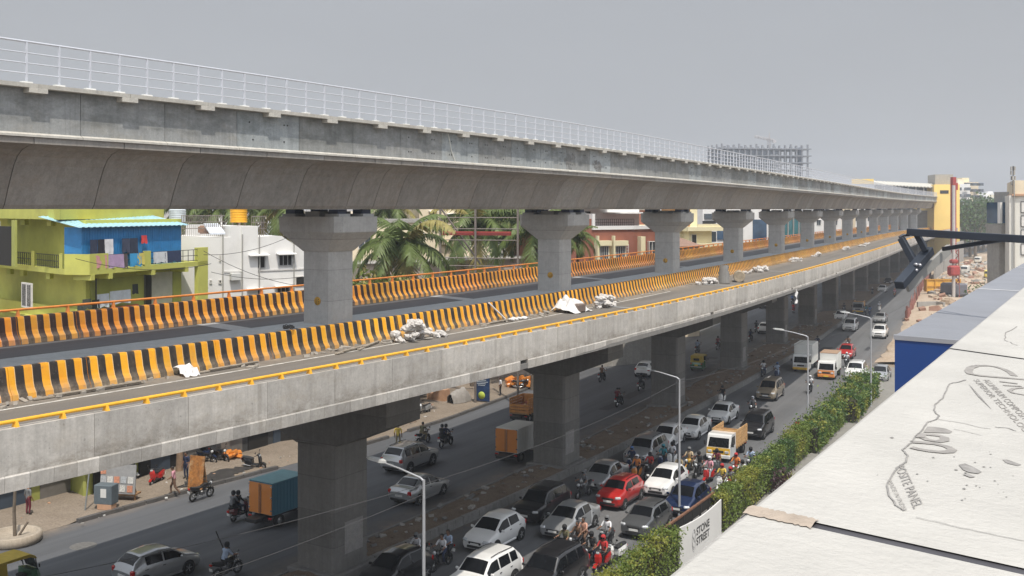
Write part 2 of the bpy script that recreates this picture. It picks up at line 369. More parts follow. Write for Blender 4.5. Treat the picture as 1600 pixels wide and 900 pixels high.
m_asph = asphalt('asphalt', (.125, .127, .132), .5, 12.2); m_asphL = asphalt('asphalt_dark', (.094, .098, .107), .35, 15.9)
m_asph2 = asphalt('deck_asphalt_new', (.085, .087, .092), patch=.3)
m_asph3 = asphalt('deck_asphalt_dusty', (.16, .145, .128), .6, 8.5, (.34, .29, .235))
m_dirt = dirt('dirt_tan', (.19, .152, .118), (.27, .225, .18))
m_dirtd = dirt('dirt_dark', (.12, .085, .06), (.21, .165, .125), 1.2)
m_ground = dirt('ground_soil', (.16, .13, .10), (.26, .21, .16), .05)
m_site = dirt('site_soil', (.34, .25, .17), (.46, .38, .30), .25)
m_conA = concrete('concrete_panel', (.37, .375, .375), .55, (.33, .28, .20), .34, attr=True, mottle_shade=.62)
m_conB = concrete('concrete_girder', (.305, .29, .27), .48, (.25, .195, .15), .42, attr=True)
m_conC = concrete('concrete_fascia', (.51, .485, .45), .42, (.32, .265, .19), .40, attr=True, foot=.9)
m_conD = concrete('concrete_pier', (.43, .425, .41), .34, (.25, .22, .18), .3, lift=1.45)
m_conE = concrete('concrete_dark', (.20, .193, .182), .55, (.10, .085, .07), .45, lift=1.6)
m_conL = concrete('concrete_coping', (.55, .53, .48), .3, (.30, .26, .2), .4)
m_conM = concrete('concrete_median', (.40, .42, .43), .22, (.25, .24, .22), .25)
m_kerb = concrete('kerb_stone', (.21, .205, .20), .3, (.2, .17, .13), .4)
m_galv = M('galvanised_rail', (.63, .65, .70), .38, .35, .08, 6)
m_yrail = M('yellow_rail', (.80, .42, .03), .45, 0, .16, 3, dirt=.35, dirtcol=(.42,.26,.08))
m_orail = M('orange_rail', (.72, .25, .05), .5, 0, .16, 3, dirt=.3, dirtcol=(.35,.2,.1))
m_str1 = stripes('stripes_yellow', (.86, .42, .012), (.022, .018, .016), (.75, .55, .3), .62, .38, .75, 1.35)
m_str2 = stripes('stripes_orange', (.82, .37, .03), (.035, .014, .012), (.72, .45, .25), .6, .26, 2.25, 2.9)
m_black = M('black_rubber', (.02, .02, .022), .7, 0, .2, 4)
m_gap = M('joint_dark', (.03, .03, .03), .9)

# ================================================================== setting
def flat(name, pts, mat, z=None, kind='structure'):
    me = mesh_from(name, pts, [list(range(len(pts)))], mat)
    o = link(bpy.data.objects.new(name, me)); return tag(o, kind=kind)
# one sheet to the horizon, gently rolling far off
def build_ground():
    n = 56; xs = np.concatenate([-np.geomspace(3800, 20, n//2), np.geomspace(20, 3800, n//2)])
    ys = np.concatenate([[-400, -150, -50, 0], np.geomspace(25, 5200, 52)])
    vs = []; fs = []
    for y in ys:
        for x in xs:
            d = math.hypot(x, y); z = -.12
            if d > 700: z += (d-700)/100*(.30+.22*math.sin(x*.0021+1)+.2*math.sin(y*.0017))
            vs.append((x, y, z))
    W = len(xs)
    for j in range(len(ys)-1):
        for i in range(W-1): fs.append([j*W+i, j*W+i+1, j*W+W+i+1, j*W+W+i])
    o = link(bpy.data.objects.new('ground', mesh_from('ground', vs, fs, m_ground, None, True))); tag(o, kind='structure')
build_ground()
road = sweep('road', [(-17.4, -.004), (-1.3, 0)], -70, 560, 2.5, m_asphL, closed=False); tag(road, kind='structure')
road = sweep('road', [(1.1, 0), (13.3, 0)], -70, 560, 2.5, m_asph, closed=False); tag(road, kind='structure')
def ledge(x): return -.0 if x < 5 else min(3.0, (x-5)*.036)
S2 = list(np.arange(-60, 560, 2.0))
# median: dirt bed between kerbs, wider further on
def bed():
    vs = []; fs = []; W = 9; r = random.Random(3)
    for s in S2:
        for k in range(W):
            t = k/(W-1); o = -1.25+t*(2.5+ledge(s)-.35)
            z = .26+.12*math.sin(t*math.pi)+r.uniform(-.05, .09) if 0 < k < W-1 else .2
            vs.append(P(s, o, z))
    for j in range(len(S2)-1):
        for i in range(W-1): fs.append([j*W+i, j*W+i+1, j*W+W+i+1, j*W+W+i])
    o = link(bpy.data.objects.new('median_soil', mesh_from('median_soil', vs, fs, m_dirtd, None, True))); tag(o, kind='structure')
bed()
def kerb_run(name, o0, w, h, s0, s1, off=None, blk=1.2, mat=None, grp='kerb stones'):
    mb = MB(); s = s0; r = random.Random(int(s0*7+o0))
    while s < s1-.2:
        e = min(s1, s+blk); dz = r.uniform(-.015, .012); do = r.uniform(-.012, .012)+(off(s) if off else 0); do2 = r.uniform(-.012, .012)+(off(e) if off else 0)
        a = [P(s+.012, o0+do, -.05), P(s+.012, o0+w+do, -.05), P(e-.012, o0+w+do2, -.05), P(e-.012, o0+do2, -.05)]
        ins = .03
        b = [P(s+.03, o0+do+ins, h+dz), P(s+.03, o0+w+do-ins, h+dz), P(e-.03, o0+w+do2-ins, h+dz), P(e-.03, o0+do2+ins, h+dz)]
        mb.add(a+b, [[4,5,6,7],[0,1,5,4],[1,2,6,5],[2,3,7,6],[3,0,4,7]]); s = e
    o = mb.build(name, mat or m_kerb); return tag(o, kind='structure')
kerb_run('median_kerb', -1.5, .22, .24, -40, 260, None, 2.4)
m_kerb2 = concrete('kerb_block_worn', (.25, .245, .235), .4, (.12, .11, .1), .5)
kerb_run('median_kerb', .95, .28, .46, -40, 260, ledge, .75, m_kerb2)
# left pavement
LK = -15.9
def kerb_off(s):
    return float(np.interp(s, [-60, -10, 0, 8, 22, 33, 45, 60, 80, 300], [-1.6, -1.5, -1.35, -.9, .55, 1.15, .9, .2, 1.9, 1.9]))
def pave():
    vs = []; fs = []; S = list(np.arange(-50, 330, 1.0)); W = 12; r = random.Random(5)
    gaps = [(-60, -1.5), (13.6, 16.6), (25.0, 27.6), (49, 53)]
    for s in S:
        low = any(a <= s <= b for a, b in gaps)
        for k in range(W):
            t = k/(W-1); o = LK+kerb_off(s)-t*9.0+(.05 if k == 0 else 0)
            h = .15*(1 if not low else min(1, t*3.2))
            vs.append(P(s, o, h+r.uniform(-.012, .012)+(.012 if low and k == 0 else 0)))
    for j in range(len(S)-1):
        for i in range(W-1): fs.append([j*W+i, j*W+W+i, j*W+W+i+1, j*W+i+1])
    o = link(bpy.data.objects.new('pavement', mesh_from('pavement', vs, fs, m_dirt, None, True))); tag(o, kind='structure')
pave()
m_kerbd = concrete('kerb_dark', (.105, .10, .098), .3, (.2, .16, .12), .4)
for a, b in ((-1.5, 13.6), (16.6, 25.0), (27.6, 49), (53, 120)):
    kerb_run('pavement_kerb', LK-.02, .34, .20, a, b, kerb_off, 1.5, m_kerbd)
# strip of slabs and soil along the right edge, then the dug-up site
def rstrip():
    S = list(np.arange(-40, 80, 2.0)); vs = []; fs = []
    for s in S:
        for o, z in ((13.0, .02), (13.45, .16), (14.6, .18), (34, .2)): vs.append(P(s, o, z))
    for j in range(len(S)-1):
        for i in range(3): fs.append([j*4+i, j*4+i+1, j*4+4+i+1, j*4+4+i])
    o = link(bpy.data.objects.new('forecourt', mesh_from('forecourt', vs, fs, concrete('forecourt_slab', (.24,.23,.21), .2)))); tag(o, kind='structure')
rstrip()
def site():
    S = list(np.arange(82, 560, 3.0)); vs = []; fs = []; r = random.Random(11); W = 14
    for s in S:
        e = 12.9 if s < 110 else max(8.2, 12.9-(s-110)*.03)
        for k in range(W):
            t = k/(W-1); o = e+t*t*62; z = .012+(0 if k == 0 else r.uniform(0, .5)*min(1, k/3))
            vs.append(P(s, o+(r.uniform(-.4, .4) if k else r.uniform(-.35, .35)), z))
    for j in range(len(S)-1):
        for i in range(W-1): fs.append([j*W+i, j*W+i+1, j*W+W+i+1, j*W+W+i])
    o = link(bpy.data.objects.new('site_earth', mesh_from('site_earth', vs, fs, m_site, None, True))); tag(o, kind='structure')
site()
# tar patches and mended strips in the carriageways
r = random.Random(55); tar = [M('tar_patch', (.04,.041,.045), .75, 0, .3, 3), M('mend_patch', (.135,.135,.137), .85, 0, .25, 3)]
for k in range(22):
    o_ = r.choice([r.uniform(-14, -3), r.uniform(4, 11.5)]); s_ = r.uniform(-6, 110); L = r.uniform(.8, 5); w_ = r.uniform(.25, 1.3); n = 9; z = .005
    pts = [P(s_+L*k2/n, o_-w_/2+r.uniform(-.07, .07), z) for k2 in range(n+1)]+[P(s_+L*k2/n, o_+w_/2+r.uniform(-.07, .07), z) for k2 in range(n, -1, -1)]
    flat('road_patch', [tuple(p) for p in pts], tar[0 if k % 3 else 1])
# manhole patch in the near carriageway
mb = MB(); mb.lathe([(0.0, .006), (.62, .006), (.66, .002)], 24); mo = mb.build('manhole_cover', M('manhole_iron', (.16,.155,.15), .7, .2, .3, 5)); mo.location = A(130, 853)
tag(mo, 'round worn manhole cover in the asphalt near the pavement corner', 'manhole cover')

# ================================================================== flyover
S_END = 338
fly = thing('flyover', 'lower concrete road flyover with striped barriers and yellow handrail under the viaduct', 'flyover', P(0, 0, 0))
fly.location = (0, 0, 0)
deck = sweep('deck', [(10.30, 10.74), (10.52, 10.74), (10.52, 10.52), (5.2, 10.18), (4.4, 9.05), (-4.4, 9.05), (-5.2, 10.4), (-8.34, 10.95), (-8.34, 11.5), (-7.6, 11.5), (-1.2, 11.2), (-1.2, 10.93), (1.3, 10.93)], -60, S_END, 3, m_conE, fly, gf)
rd = sweep('road_surface', [(1.6, 10.955), (10.12, 10.765)], -60, S_END, 3, m_asph3, fly, gf, closed=False); rd['label'] = 'dusty grey road surface of the near carriageway'
ld = sweep('road_surface', [(-7.66, 11.515), (-1.22, 11.215)], -60, S_END, 3, m_asph2, fly, gf, closed=False); ld['label'] = 'dark new asphalt of the far carriageway'
def offR(s): return -.17*s/100
def offL(s): return -.29*s/100
def segs_mesh(name, prof, cuts, mats, parent, g=None, off=None, gap=.012, sub=1, mi=None, tints=None, skip=None):
    """one mesh of many cast lengths with a real gap between them"""
    MBv = []; F = []; UV = []; MI = []; T = []; n = len(prof)
    cum = [0.0]
    for i in range(n): a = prof[i]; b = prof[(i+1) % n]; cum.append(cum[-1]+math.hypot(a[0]-b[0], a[1]-b[1]))
    for ci in range(len(cuts)-1):
        a, b = cuts[ci]+gap, cuts[ci+1]-gap
        if skip and skip(ci): continue
        base = len(MBv); ss = [a+(b-a)*k/sub for k in range(sub+1)]
        for s in ss:
            for (o, z) in prof: MBv.append(P(s, o+(off(s) if off else 0), z+(g(s) if g else 0)))
        t = tints[ci] if tints else 1.0; t = t if isinstance(t, tuple) else (t, t, t)
        for i in range(sub):
            for k in range(n):
                j = (k+1) % n; F.append([base+i*n+k, base+i*n+n+k, base+i*n+n+j, base+i*n+j])
                UV += [(ss[i], cum[k]), (ss[i+1], cum[k]), (ss[i+1], cum[k+1]), (ss[i], cum[k+1])]; MI.append(mi[k] if mi else 0); T += [t]*4
        for e, fl in ((base, True), (base+sub*n, False)):
            f = [e+k for k in range(n)]; F.append(f[::-1] if fl else f); UV += [(0, 0)]*n; MI.append(0); T += [t]*n
    me = mesh_from(name, MBv, F, mats, MI)
    l = me.uv_layers.new(name='UVMap'); l.data.foreach_set('uv', [c for u in UV for c in u])
    ca = me.color_attributes.new('tint', 'FLOAT_COLOR', 'CORNER'); ca.data.foreach_set('color', [c for t in T for c in (*t, 1.0)])
    return link(bpy.data.objects.new(name, me), parent)
rr = random.Random(21)
cuts = list(np.arange(-57.3, S_END, 2.9)); tints = [rr.uniform(.88, 1.1) for _ in cuts]
segs_mesh('parapet', [(10.50, 10.90), (10.50, 12.02), (10.22, 12.02), (10.14, 11.2), (9.98, 10.98), (9.98, 10.78)], cuts, m_conC, fly, gf, offR, .006, 2, None, tints)
cuts2 = list(np.arange(-57.3, S_END, .62)); tints2 = [rr.uniform(.74, 1.12) for _ in cuts2]
NOTCH = [.9, 24.4, 47.4, 70.5]
def notch(ci):
    a = cuts2[ci]+.31
    return any(abs(a-n) < .32 for n in NOTCH)
segs_mesh('slab_edge', [(10.20, 10.56), (10.525, 10.50), (10.545, 10.86), (10.52, 10.895), (10.20, 10.895)], cuts2, m_conC, fly, gf, offR, .004, 1, None, tints2, notch)
def handrail(name, mat, o, z, r, s0, s1, post, parent, g, off, zb, pw=.045):
    mb = MB(); S = np.arange(s0, s1, 2.4)
    mb.tube([P(s, o+off(s), z+g(s)) for s in S], r, 7)
    for s in np.arange(s0+.3, s1, post):
        p0 = P(s, o+off(s), zb+g(s)); d = P(s+.1, o+off(s), zb+g(s))-p0
        rz = math.atan2(d.y, d.x)
        M4 = Matrix.Translation(p0) @ Matrix.Rotation(rz, 4, 'Z')
        h = z-zb+.02
        mb.add([(-.05,-.10,0),(.05,-.10,0),(.05,.10,0),(-.05,.10,0),(-.03,-.045,h),(.03,-.045,h),(.03,.045,h),(-.03,.045,h)], [[0,3,2,1],[4,5,6,7],[0,1,5,4],[1,2,6,5],[2,3,7,6],[3,0,4,7]], 0, False, M4)
    return mb.build(name, mat, parent)
h1 = handrail('handrail', m_yrail, 10.38, 12.165, .050, -57, 330, 1.21, fly, gf, offR, 12.02); h1['label'] = 'yellow tubular handrail on the near parapet'
# striped median barrier and its concrete back
sweep('median_strip', [(1.05, 12.0), (-1.2, 11.98), (-1.22, 11.21), (1.05, 10.9)], -60, S_END, 3, m_conM, fly, gf)
cutsb = list(np.arange(-57.3, S_END, 2.9))
b1 = segs_mesh('striped_barrier', [(1.06, 12.03), (1.24, 12.03), (1.27, 11.95), (1.36, 11.46), (1.42, 11.28), (1.53, 11.12), (1.57, 10.95), (1.06, 10.96)], cutsb, [m_str1], fly, gf, None, .008, 2, None, [(lambda t: (t, t*rr.uniform(.93, 1.02), t))(rr.uniform(.74, 1.05)) for _ in cutsb]); b1['label'] = 'yellow and black striped barrier along the middle'
b2 = segs_mesh('striped_barrier', [(-8.36, 11.4), (-8.36, 12.69), (-8.09, 12.69), (-8.06, 12.6), (-7.98, 12.08), (-7.90, 11.90), (-7.76, 11.74), (-7.72, 11.52)], cutsb, [m_str2], fly, gf, offL, .010, 2, None, [(lambda t: (t, t*rr.uniform(.85, 1.06), t))(rr.uniform(.72, 1.06)) for _ in cutsb]); b2['label'] = 'orange and black striped barrier on the far side'
h2 = handrail('handrail', m_orail, -8.22, 12.98, .055, -57, 330, 2.42, fly, gf, offL, 12.69); h2['label'] = 'orange handrail on the far barrier'
ln = sweep('edge_line', [(2.62, 10.942), (2.78, 10.939)], -57, 40, 2.9, M('line_white_worn', (.52,.50,.46), .8, 0, .35, 3, dirt=.6, dirtcol=(.16,.14,.12)), fly, gf, closed=False)
for s in (-1.4, 19.2, 42.5, 65.5):
    j = sweep('expansion_joint', [(-7.62, 11.525), (-1.23, 11.226)], s, s+1.25, 1.25, concrete('joint_concrete', (.34,.35,.355), .2), fly, gf, closed=False)
for s in NOTCH[1:]:
    j = sweep('expansion_joint', [(2.9, 10.945), (9.95, 10.79)], s-.2, s+.25, .45, _mc['joint_concrete'], fly, gf, closed=False)

ORD = ['nearest', 'second nearest', 'third', 'fourth', 'fifth', 'sixth', 'seventh', 'eighth', 'ninth', 'tenth', 'eleventh', 'twelfth', 'thirteenth', 'fourteenth', 'fifteenth']
def local(s, o=0, z=0):
    return Matrix.Translation(P(s, o, z)) @ Matrix.Rotation(-psi(s), 4, 'Z')    # local y runs along the road, x to its right
def cham(wx, wy, c): return [(-wx/2+c,-wy/2),(wx/2-c,-wy/2),(wx/2,-wy/2+c),(wx/2,wy/2-c),(wx/2-c,wy/2),(-wx/2+c,wy/2),(-wx/2,wy/2-c),(-wx/2,-wy/2+c)]
def loft(mb, rings, mi=0, mat=None, cap=True):
    n = len(rings[0]); vs = [v for r in rings for v in r]; fs = []
    for i in range(len(rings)-1):
        for k in range(n): j = (k+1) % n; fs.append([i*n+k, i*n+j, i*n+n+j, i*n+n+k])
    if cap: fs += [list(range(n-1, -1, -1)), list(range((len(rings)-1)*n, len(rings)*n))]
    return mb.add(vs, fs, mi, False, mat)
def fly_pier(k):
    s = 23.0*k+.3; z0 = 9.05+gf(s)
    t = thing('flyover_pier', f'{ORD[k]} dark square flyover pier on the median, counted from the near end', 'pier', P(s), -psi(s), 'piers under the flyover')
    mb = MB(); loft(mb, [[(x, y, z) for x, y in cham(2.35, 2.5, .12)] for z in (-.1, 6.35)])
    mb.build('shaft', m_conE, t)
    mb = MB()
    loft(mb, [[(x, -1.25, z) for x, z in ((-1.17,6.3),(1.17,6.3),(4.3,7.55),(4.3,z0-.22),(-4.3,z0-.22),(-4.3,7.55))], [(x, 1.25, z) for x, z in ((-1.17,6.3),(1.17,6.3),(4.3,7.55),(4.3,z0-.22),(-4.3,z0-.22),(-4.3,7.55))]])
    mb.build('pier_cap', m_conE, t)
    for x in (-3.1, -1, 1, 3.1):
        for y in (-.7, .7): mb = MB(); mb.box((x, y, z0-.11), (.6, .6, .25)); mb.build('bearing', m_gap, t)
    mb = MB(); r2 = random.Random(k)
    mb.box((0, 0, .2), (3.0, 3.2, .5), bev=.06); mb.build('footing', m_kerb, t)
    if k < 6:
        mb = MB()
        x, y = (1.19, r2.uniform(-.5, .3)); mb.box((x-.012, y, 1.9), (.03, 1.3, 1.5)); mb.build('plaster_patch', concrete('patch_pale', (.30,.29,.28), .3), t)
    return t
for k in range(14): fly_pier(k)

# ================================================================== metro viaduct
via = thing('metro_viaduct', 'grey concrete metro viaduct with silver railing above the road flyover', 'viaduct', (0,0,0))
VE = 336
j8 = [.8, 2.5, 5.72, 8.95, 12.15, 15.4, 18.62, 21.9]
cg = sorted([23*k+j for k in range(-3, 15) for j in j8 if -62 < 23*k+j < VE])
half = [(3.80, 19.62), (3.80, 19.42), (3.45, 19.36), (3.12, 19.25), (2.86, 19.06), (2.66, 18.78), (2.48, 18.42), (2.28, 17.95), (2.10, 17.50), (1.98, 17.36)]
gprof = half+[(-o, z) for o, z in half[::-1]]
tg = [(lambda t, w: (t*(1+w), t, t*(1-w)))(rr.uniform(.84, 1.12), rr.uniform(-.01, .035)) for _ in cg]
gir = segs_mesh('box_girder', gprof, cg, m_conB, via, gv, None, .016, 3, None, tg)
cp = sorted([23*k+.8+23/7*j for k in range(-3, 15) for j in range(7) if -62 < 23*k+.8+23/7*j < VE])
tp = []
for i, c in enumerate(cp):
    kx = rr.choice([0, 0, 1, 2]); v = rr.uniform(.9, 1.1)
    tp.append({0: (.86*v, .87*v, .86*v), 1: (1.0*v, 1.06*v, 1.08*v), 2: (.72*v, .73*v, .71*v)}[kx])
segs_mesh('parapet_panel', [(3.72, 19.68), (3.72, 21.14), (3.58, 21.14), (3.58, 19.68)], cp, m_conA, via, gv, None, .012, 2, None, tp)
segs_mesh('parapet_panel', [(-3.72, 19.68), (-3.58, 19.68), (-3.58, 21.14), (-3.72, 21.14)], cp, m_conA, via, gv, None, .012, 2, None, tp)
segs_mesh('panel_ledge', [(3.55, 19.63), (3.86, 19.63), (3.86, 19.70), (3.735, 19.76), (3.55, 19.76)], cp, m_conL, via, gv, None, .012, 2, None, None)
cc = [c+1.64 for c in cp]
segs_mesh('coping', [(3.50, 21.15), (4.05, 21.15), (4.06, 21.28), (3.50, 21.29)], cc, m_conL, via, gv, None, .006, 2, None, None)
cbm = MB().box((0, 0, 0), (.36, .62, .15)).mesh('coping_bracket', [m_conL]); rest = MB()
for i, c in enumerate(cp):
    s = c+1.64
    if s > VE-1 or s < -26: continue
    M4 = local(s, 3.87, 21.074+gv(s))
    if i < 112: o = link(bpy.data.objects.new('coping_bracket', cbm), via); o.matrix_world = M4
    else: rest.box((0, 0, 0), (.36, .62, .15), mat=M4)
if rest.v: tag(rest.build('far_coping_brackets', m_conL, via), kind='stuff')
# lifting holes and stains cast into the panels
mb = MB(); r4 = random.Random(4)
for i, c in enumerate(cp[:-1]):
    if tp[i][2] > tp[i][0]*1.02 or r4.random() < .25:
        for ds in (.62, .80, 2.45, 2.63):
            for dz in (.45, 1.12):
                if r4.random() < .85: mb.cyl((0,0,0), .035, .02, 'x', 8, mat=local(c+ds, 3.722, 19.62+dz+gv(c)))
mb.build('lifting_hole', m_gap, via)
mb = MB()
for (s0, w, h, zc) in ((17.6, 1.1, .75, 20.25), (21.6, 1.3, .7, 20.2)):
    for k in range(26):
        a, b = r4.gauss(0, w*.28), r4.gauss(0, h*.28); q = r4.uniform(.05, .2)
        pts = [(0, a+q*math.cos(x)*r4.uniform(.6, 1.6), b+q*math.sin(x)*r4.uniform(.6, 1.2)) for x in np.linspace(0, 2*math.pi, 8)[:-1]]
        mb.add([(.0+.0008*k, y, z) for x, y, z in pts], [list(range(7))], 0, False, local(s0, 3.724, zc+gv(s0)))
mb.build('grime_patch', M('grime', (.19,.19,.185), .9, 0, .3, 3), via)
# railing
mb = MB(); S = np.arange(-60, VE, 2.2)
for z, r_ in ((22.59, .036), (22.24, .021), (21.92, .021), (21.60, .021)): mb.tube([P(s, 3.86, z+gv(s)) for s in S], r_, 6)
sp = [c+23/21*j+.25 for c in cp for j in range(3) if c+23/21*j+.25 < VE]
for s in sp:
    M4 = local(s, 3.86, gv(s)); mb.box((0, 0, 21.94), (.058, .058, 1.30), mat=M4)
rl = mb.build('railing', m_galv, via)
mb = MB()
for s in sp: mb.box((0, 0, 21.315), (.16, .34, .05), mat=local(s, 3.86, gv(s)))
mb.build('post_base', M('white_grout', (.72,.72,.70), .8), via)
mb = MB(); mb.tube([P(4.6, 3.735, 21.1), P(4.85, 3.735, 20.3), P(5.2, 3.735, 19.75)], .028, 6); pp = mb.build('drain_pipe', M('white_pvc', (.62,.62,.58), .5), via)
m_brg = M('bearing_blue', (.03, .045, .09), .6)
m_num = M('stencil_orange', (.50, .28, .03), .8, 0, .3, 6)
def via_pier(k):
    s = 23.0*k; zt = 17.36+gv(s)-.34
    t = thing('viaduct_pier', f'{ORD[k]} grey flared viaduct pier above the flyover, counted from the near end', 'pier', P(s), -psi(s), 'piers of the metro viaduct')
    mb = MB(); loft(mb, [[(x, y, z) for x, y in cham(1.78, 1.7, .13)] for z in (10.9, zt-1.62)]); mb.build('shaft', m_conD, t)
    mb = MB(); loft(mb, [[(x, y, z) for x, y in cham(a, b, c)] for a, b, c, z in ((1.86, 1.78, .14, zt-1.64), (4.0, 3.0, .3, zt-.72), (4.02, 3.02, .3, zt))]); mb.build('pier_head', m_conD, t)
    for y in (-.85, .85):
        for x in (-1.35, 1.35):
            mb = MB(); mb.box((x, y, zt+.06), (.85, .8, .14)); mb.build('pedestal', m_conD, t)
            mb = MB(); mb.box((x, y, zt+.225), (.6, .6, .22)); mb.build('bearing', m_brg, t)
    mb = MB(); mb.box((0, 0, zt+.12), (.9, 2.2, .24)); mb.build('shear_block', m_conD, t)
    if k < 9:
        mb = MB(); mb.lathe([(0, 0), (.2, 0), (.2, .012), (0, .012)], 18, mat=Matrix.Translation((.1, -.85, 12.75+gf(s)+.3)) @ Matrix.Rotation(R(90), 4, 'X')); mb.build('number_disc', m_num, t)
        mb = MB()
        for x in (-.07, .07):
            for z in (-.09, 0, .09):
                if (k+int(x*100)+int(z*100)) % 3: mb.box((x+.1, -.868, 13.05+gf(s)+z), (.07, .012, .03))
        mb.build('stencilled_number', m_gap, t)
    return t
for k in range(14): via_pier(k)
# ================================================================== buildings
m_lime = M('lime_paint', (.52, .52, .12), .75, 0, .12, .8, dirt=.3, dirtcol=(.22,.22,.10))
m_limed = M('green_paint_deep', (.36, .38, .10), .75, 0, .15, .8, dirt=.35, dirtcol=(.15,.16,.07))
m_sage = M('sage_wall', (.24, .30, .20), .8, 0, .12, .8)
m_white = M('white_wall', (.74, .73, .71), .8, 0, .05, .7, dirt=.35, dirtcol=(.48,.46,.42))
m_cream = M('cream_wall', (.70, .60, .44), .8, 0, .07, .6, dirt=.25, dirtcol=(.4,.34,.25))
m_yel = M('pale_yellow_wall', (.74, .67, .44), .8, 0, .06, .6, dirt=.2, dirtcol=(.45,.4,.28))
m_brown = M('brick_brown_wall', (.27, .10, .065), .8, 0, .12, .9, dirt=.25, dirtcol=(.15,.07,.05))
m_stat = M('station_yellow', (.84, .60, .18), .7, 0, .05, .2)
m_glass = M('window_glass', (.05, .065, .08), .08, 0, .3, 1.2, spec=.8)
m_gblue = M('blue_glass', (.03, .075, .14), .1, 0, .4, .5, spec=.8)
m_gteal = M('teal_glass', (.03, .15, .17), .12, 0, .3, .5, spec=.8)
m_frame = M('window_frame_white', (.66, .64, .60), .6)
m_iron = M('black_iron', (.03, .03, .032), .5, .2, .2, 5)
m_dark = M('dark_opening', (.018, .017, .016), .9)
m_sheet = M('blue_sheet', (.035, .23, .52), .45, .1, .18, 1.5, dirt=.3, dirtcol=(.05,.15,.3))
m_sheetr = M('pale_blue_roof', (.40, .62, .70), .45, .1, .1, 1.2, dirt=.2, dirtcol=(.3,.42,.48))
m_tan = M('tan_trim', (.50, .30, .19), .8)
m_ctan = concrete('concrete_plain', (.36, .345, .32), .35)
def ray_hit(p0, p1, px):
    """where the sight line at photo column px crosses the upright plane through p0 and p1: metres from p0"""
    t = (px-800)/1600; d = (p1-p0); L = math.hypot(d.x, d.y); ux, uy = d.x/L, d.y/L
    return (t*p0.y-p0.x)/(ux-t*uy)
class Bld:
    """a building front: local x along the front (left to right from the street), y back from it, z up"""
    def __init__(s, name, label, cat, p0, heading, group=None):
        s.p0 = Vector((p0[0], p0[1], 0)); s.u = Vector((math.sin(heading), math.cos(heading), 0))
        s.t = thing(name, label, cat, s.p0, math.pi/2-heading, group)
    def x(s, px): return ray_hit(s.p0, s.p0+s.u, px)
    def xd(s, px, y):
        q = s.p0+Vector((-s.u.y, s.u.x, 0))*y; return ray_hit(q, q+s.u, px)
    def xz(s, px, py):
        x = s.x(px); y = s.p0.y+s.u.y*x
        return x, H-(py-326.6)/1600*y
    def box(s, name, x0, x1, y0, y1, z0, z1, mat, parent=None, label=None, bev=0):
        mb = MB(); mb.box(((x0+x1)/2, (y0+y1)/2, (z0+z1)/2), (abs(x1-x0), abs(y1-y0), abs(z1-z0)), bev=bev)
        o = mb.build(name, mat, parent or s.t)
        if label: o['label'] = label
        return o
    def prof(s, name, poly, y0, y1, mat, parent=None):
        mb = MB(); mb.extr(poly, 'y', y0, y1); return mb.build(name, mat, parent or s.t)
    def win(s, x0, x1, z0, z1, y=-.02, panes=2, fm=None, gm=None, shade=None, name='window', bars=0, d=.05):
        """front face at local y; frame proud of the wall with glass set into it"""
        w = .06; mb = MB(); cy = y
        for (a, b, c, e) in ((x0, x1, z0, z0+w), (x0, x1, z1-w, z1), (x0, x0+w, z0+w, z1-w), (x1-w, x1, z0+w, z1-w)): mb.box(((a+b)/2, cy, (c+e)/2), (b-a, d*2, e-c))
        for k in range(1, panes):
            xx = x0+(x1-x0)*k/panes; mb.box((xx, cy, (z0+z1)/2), (w*.8, d*1.7, z1-z0-2*w))
        if bars:
            for k in range(1, bars): mb.box(((x0+x1)/2, cy-.01, z0+(z1-z0)*k/bars), (x1-x0-2*w, d*1.2, .03))
        f = mb.build(name, fm or m_frame, s.t)
        g = MB(); g.box(((x0+x1)/2, cy+.015, (z0+z1)/2), (x1-x0-w, .05, z1-z0-w)); g.build('pane', gm or m_glass, f)
        if shade:
            h = MB(); h.extr([(-.02, z1+.14), (-.02, z1+.06), (-shade, z1+.0), (-shade, z1+.07)], 'x', x0-.2, x1+.2); h.build('sunshade', s.shade_mat if hasattr(s, 'shade_mat') else m_white, f)
        return f
    def rail(s, x0, x1, y, z0, z1, mat=None, step=.16, name='balcony_railing', parent=None):
        mb = MB()
        for z in (z0+.05, (z0+z1)/2, z1): mb.tube([(x0, y, z), (x1, y, z)], .022, 5)
        n = max(2, int((x1-x0)/step))
        for k in range(n+1): xx = x0+(x1-x0)*k/n; mb.box((xx, y, (z0+z1)/2), (.03, .03, z1-z0))
        return mb.build(name, mat or m_iron, parent or s.t)
# ---- lime green corner house
gc = Vector((-24.75, 60.0, 0))
HG = R(20); HL = R(-45)
g = Bld('green_house', 'lime green corner house with balconies and a blue tin shed on its terrace', 'house', gc, HG)
LR = g.x(325)
# footprint in local coordinates: the other wing leaves the chamfered corner at 65 degrees
def gl(p): d = p-g.p0; return Vector((d.dot(g.u), d.dot(Vector((-g.u.y, g.u.x, 0))), 0)) if False else Vector((d.x*g.u.x+d.y*g.u.y, -d.x*g.u.y+d.y*g.u.x, 0))
cl = Vector((-26.35, 60.3, 0)); lw = cl+Vector((math.sin(HL), math.cos(HL), 0))*18
c1 = gl(cl); c2 = gl(lw)
foot = [(0, 0), (LR, 0), (LR, 10), (c2.x+6, 17), (c2.x, c2.y), (c1.x, c1.y)]
def inset(px, e): 
    out = []
    n = len(px)
    for i in range(n):
        a = Vector((*px[i-1], 0)); b = Vector((*px[i], 0)); c = Vector((*px[(i+1) % n], 0))
        n1 = Vector((-(b-a).y, (b-a).x, 0)).normalized(); n2 = Vector((-(c-b).y, (c-b).x, 0)).normalized()
        bis = (n1+n2); k = e/max(.3, bis.length_squared/2); q = b+bis*k
        out.append((q.x, q.y))
    return out
core = inset(foot, 1.25)
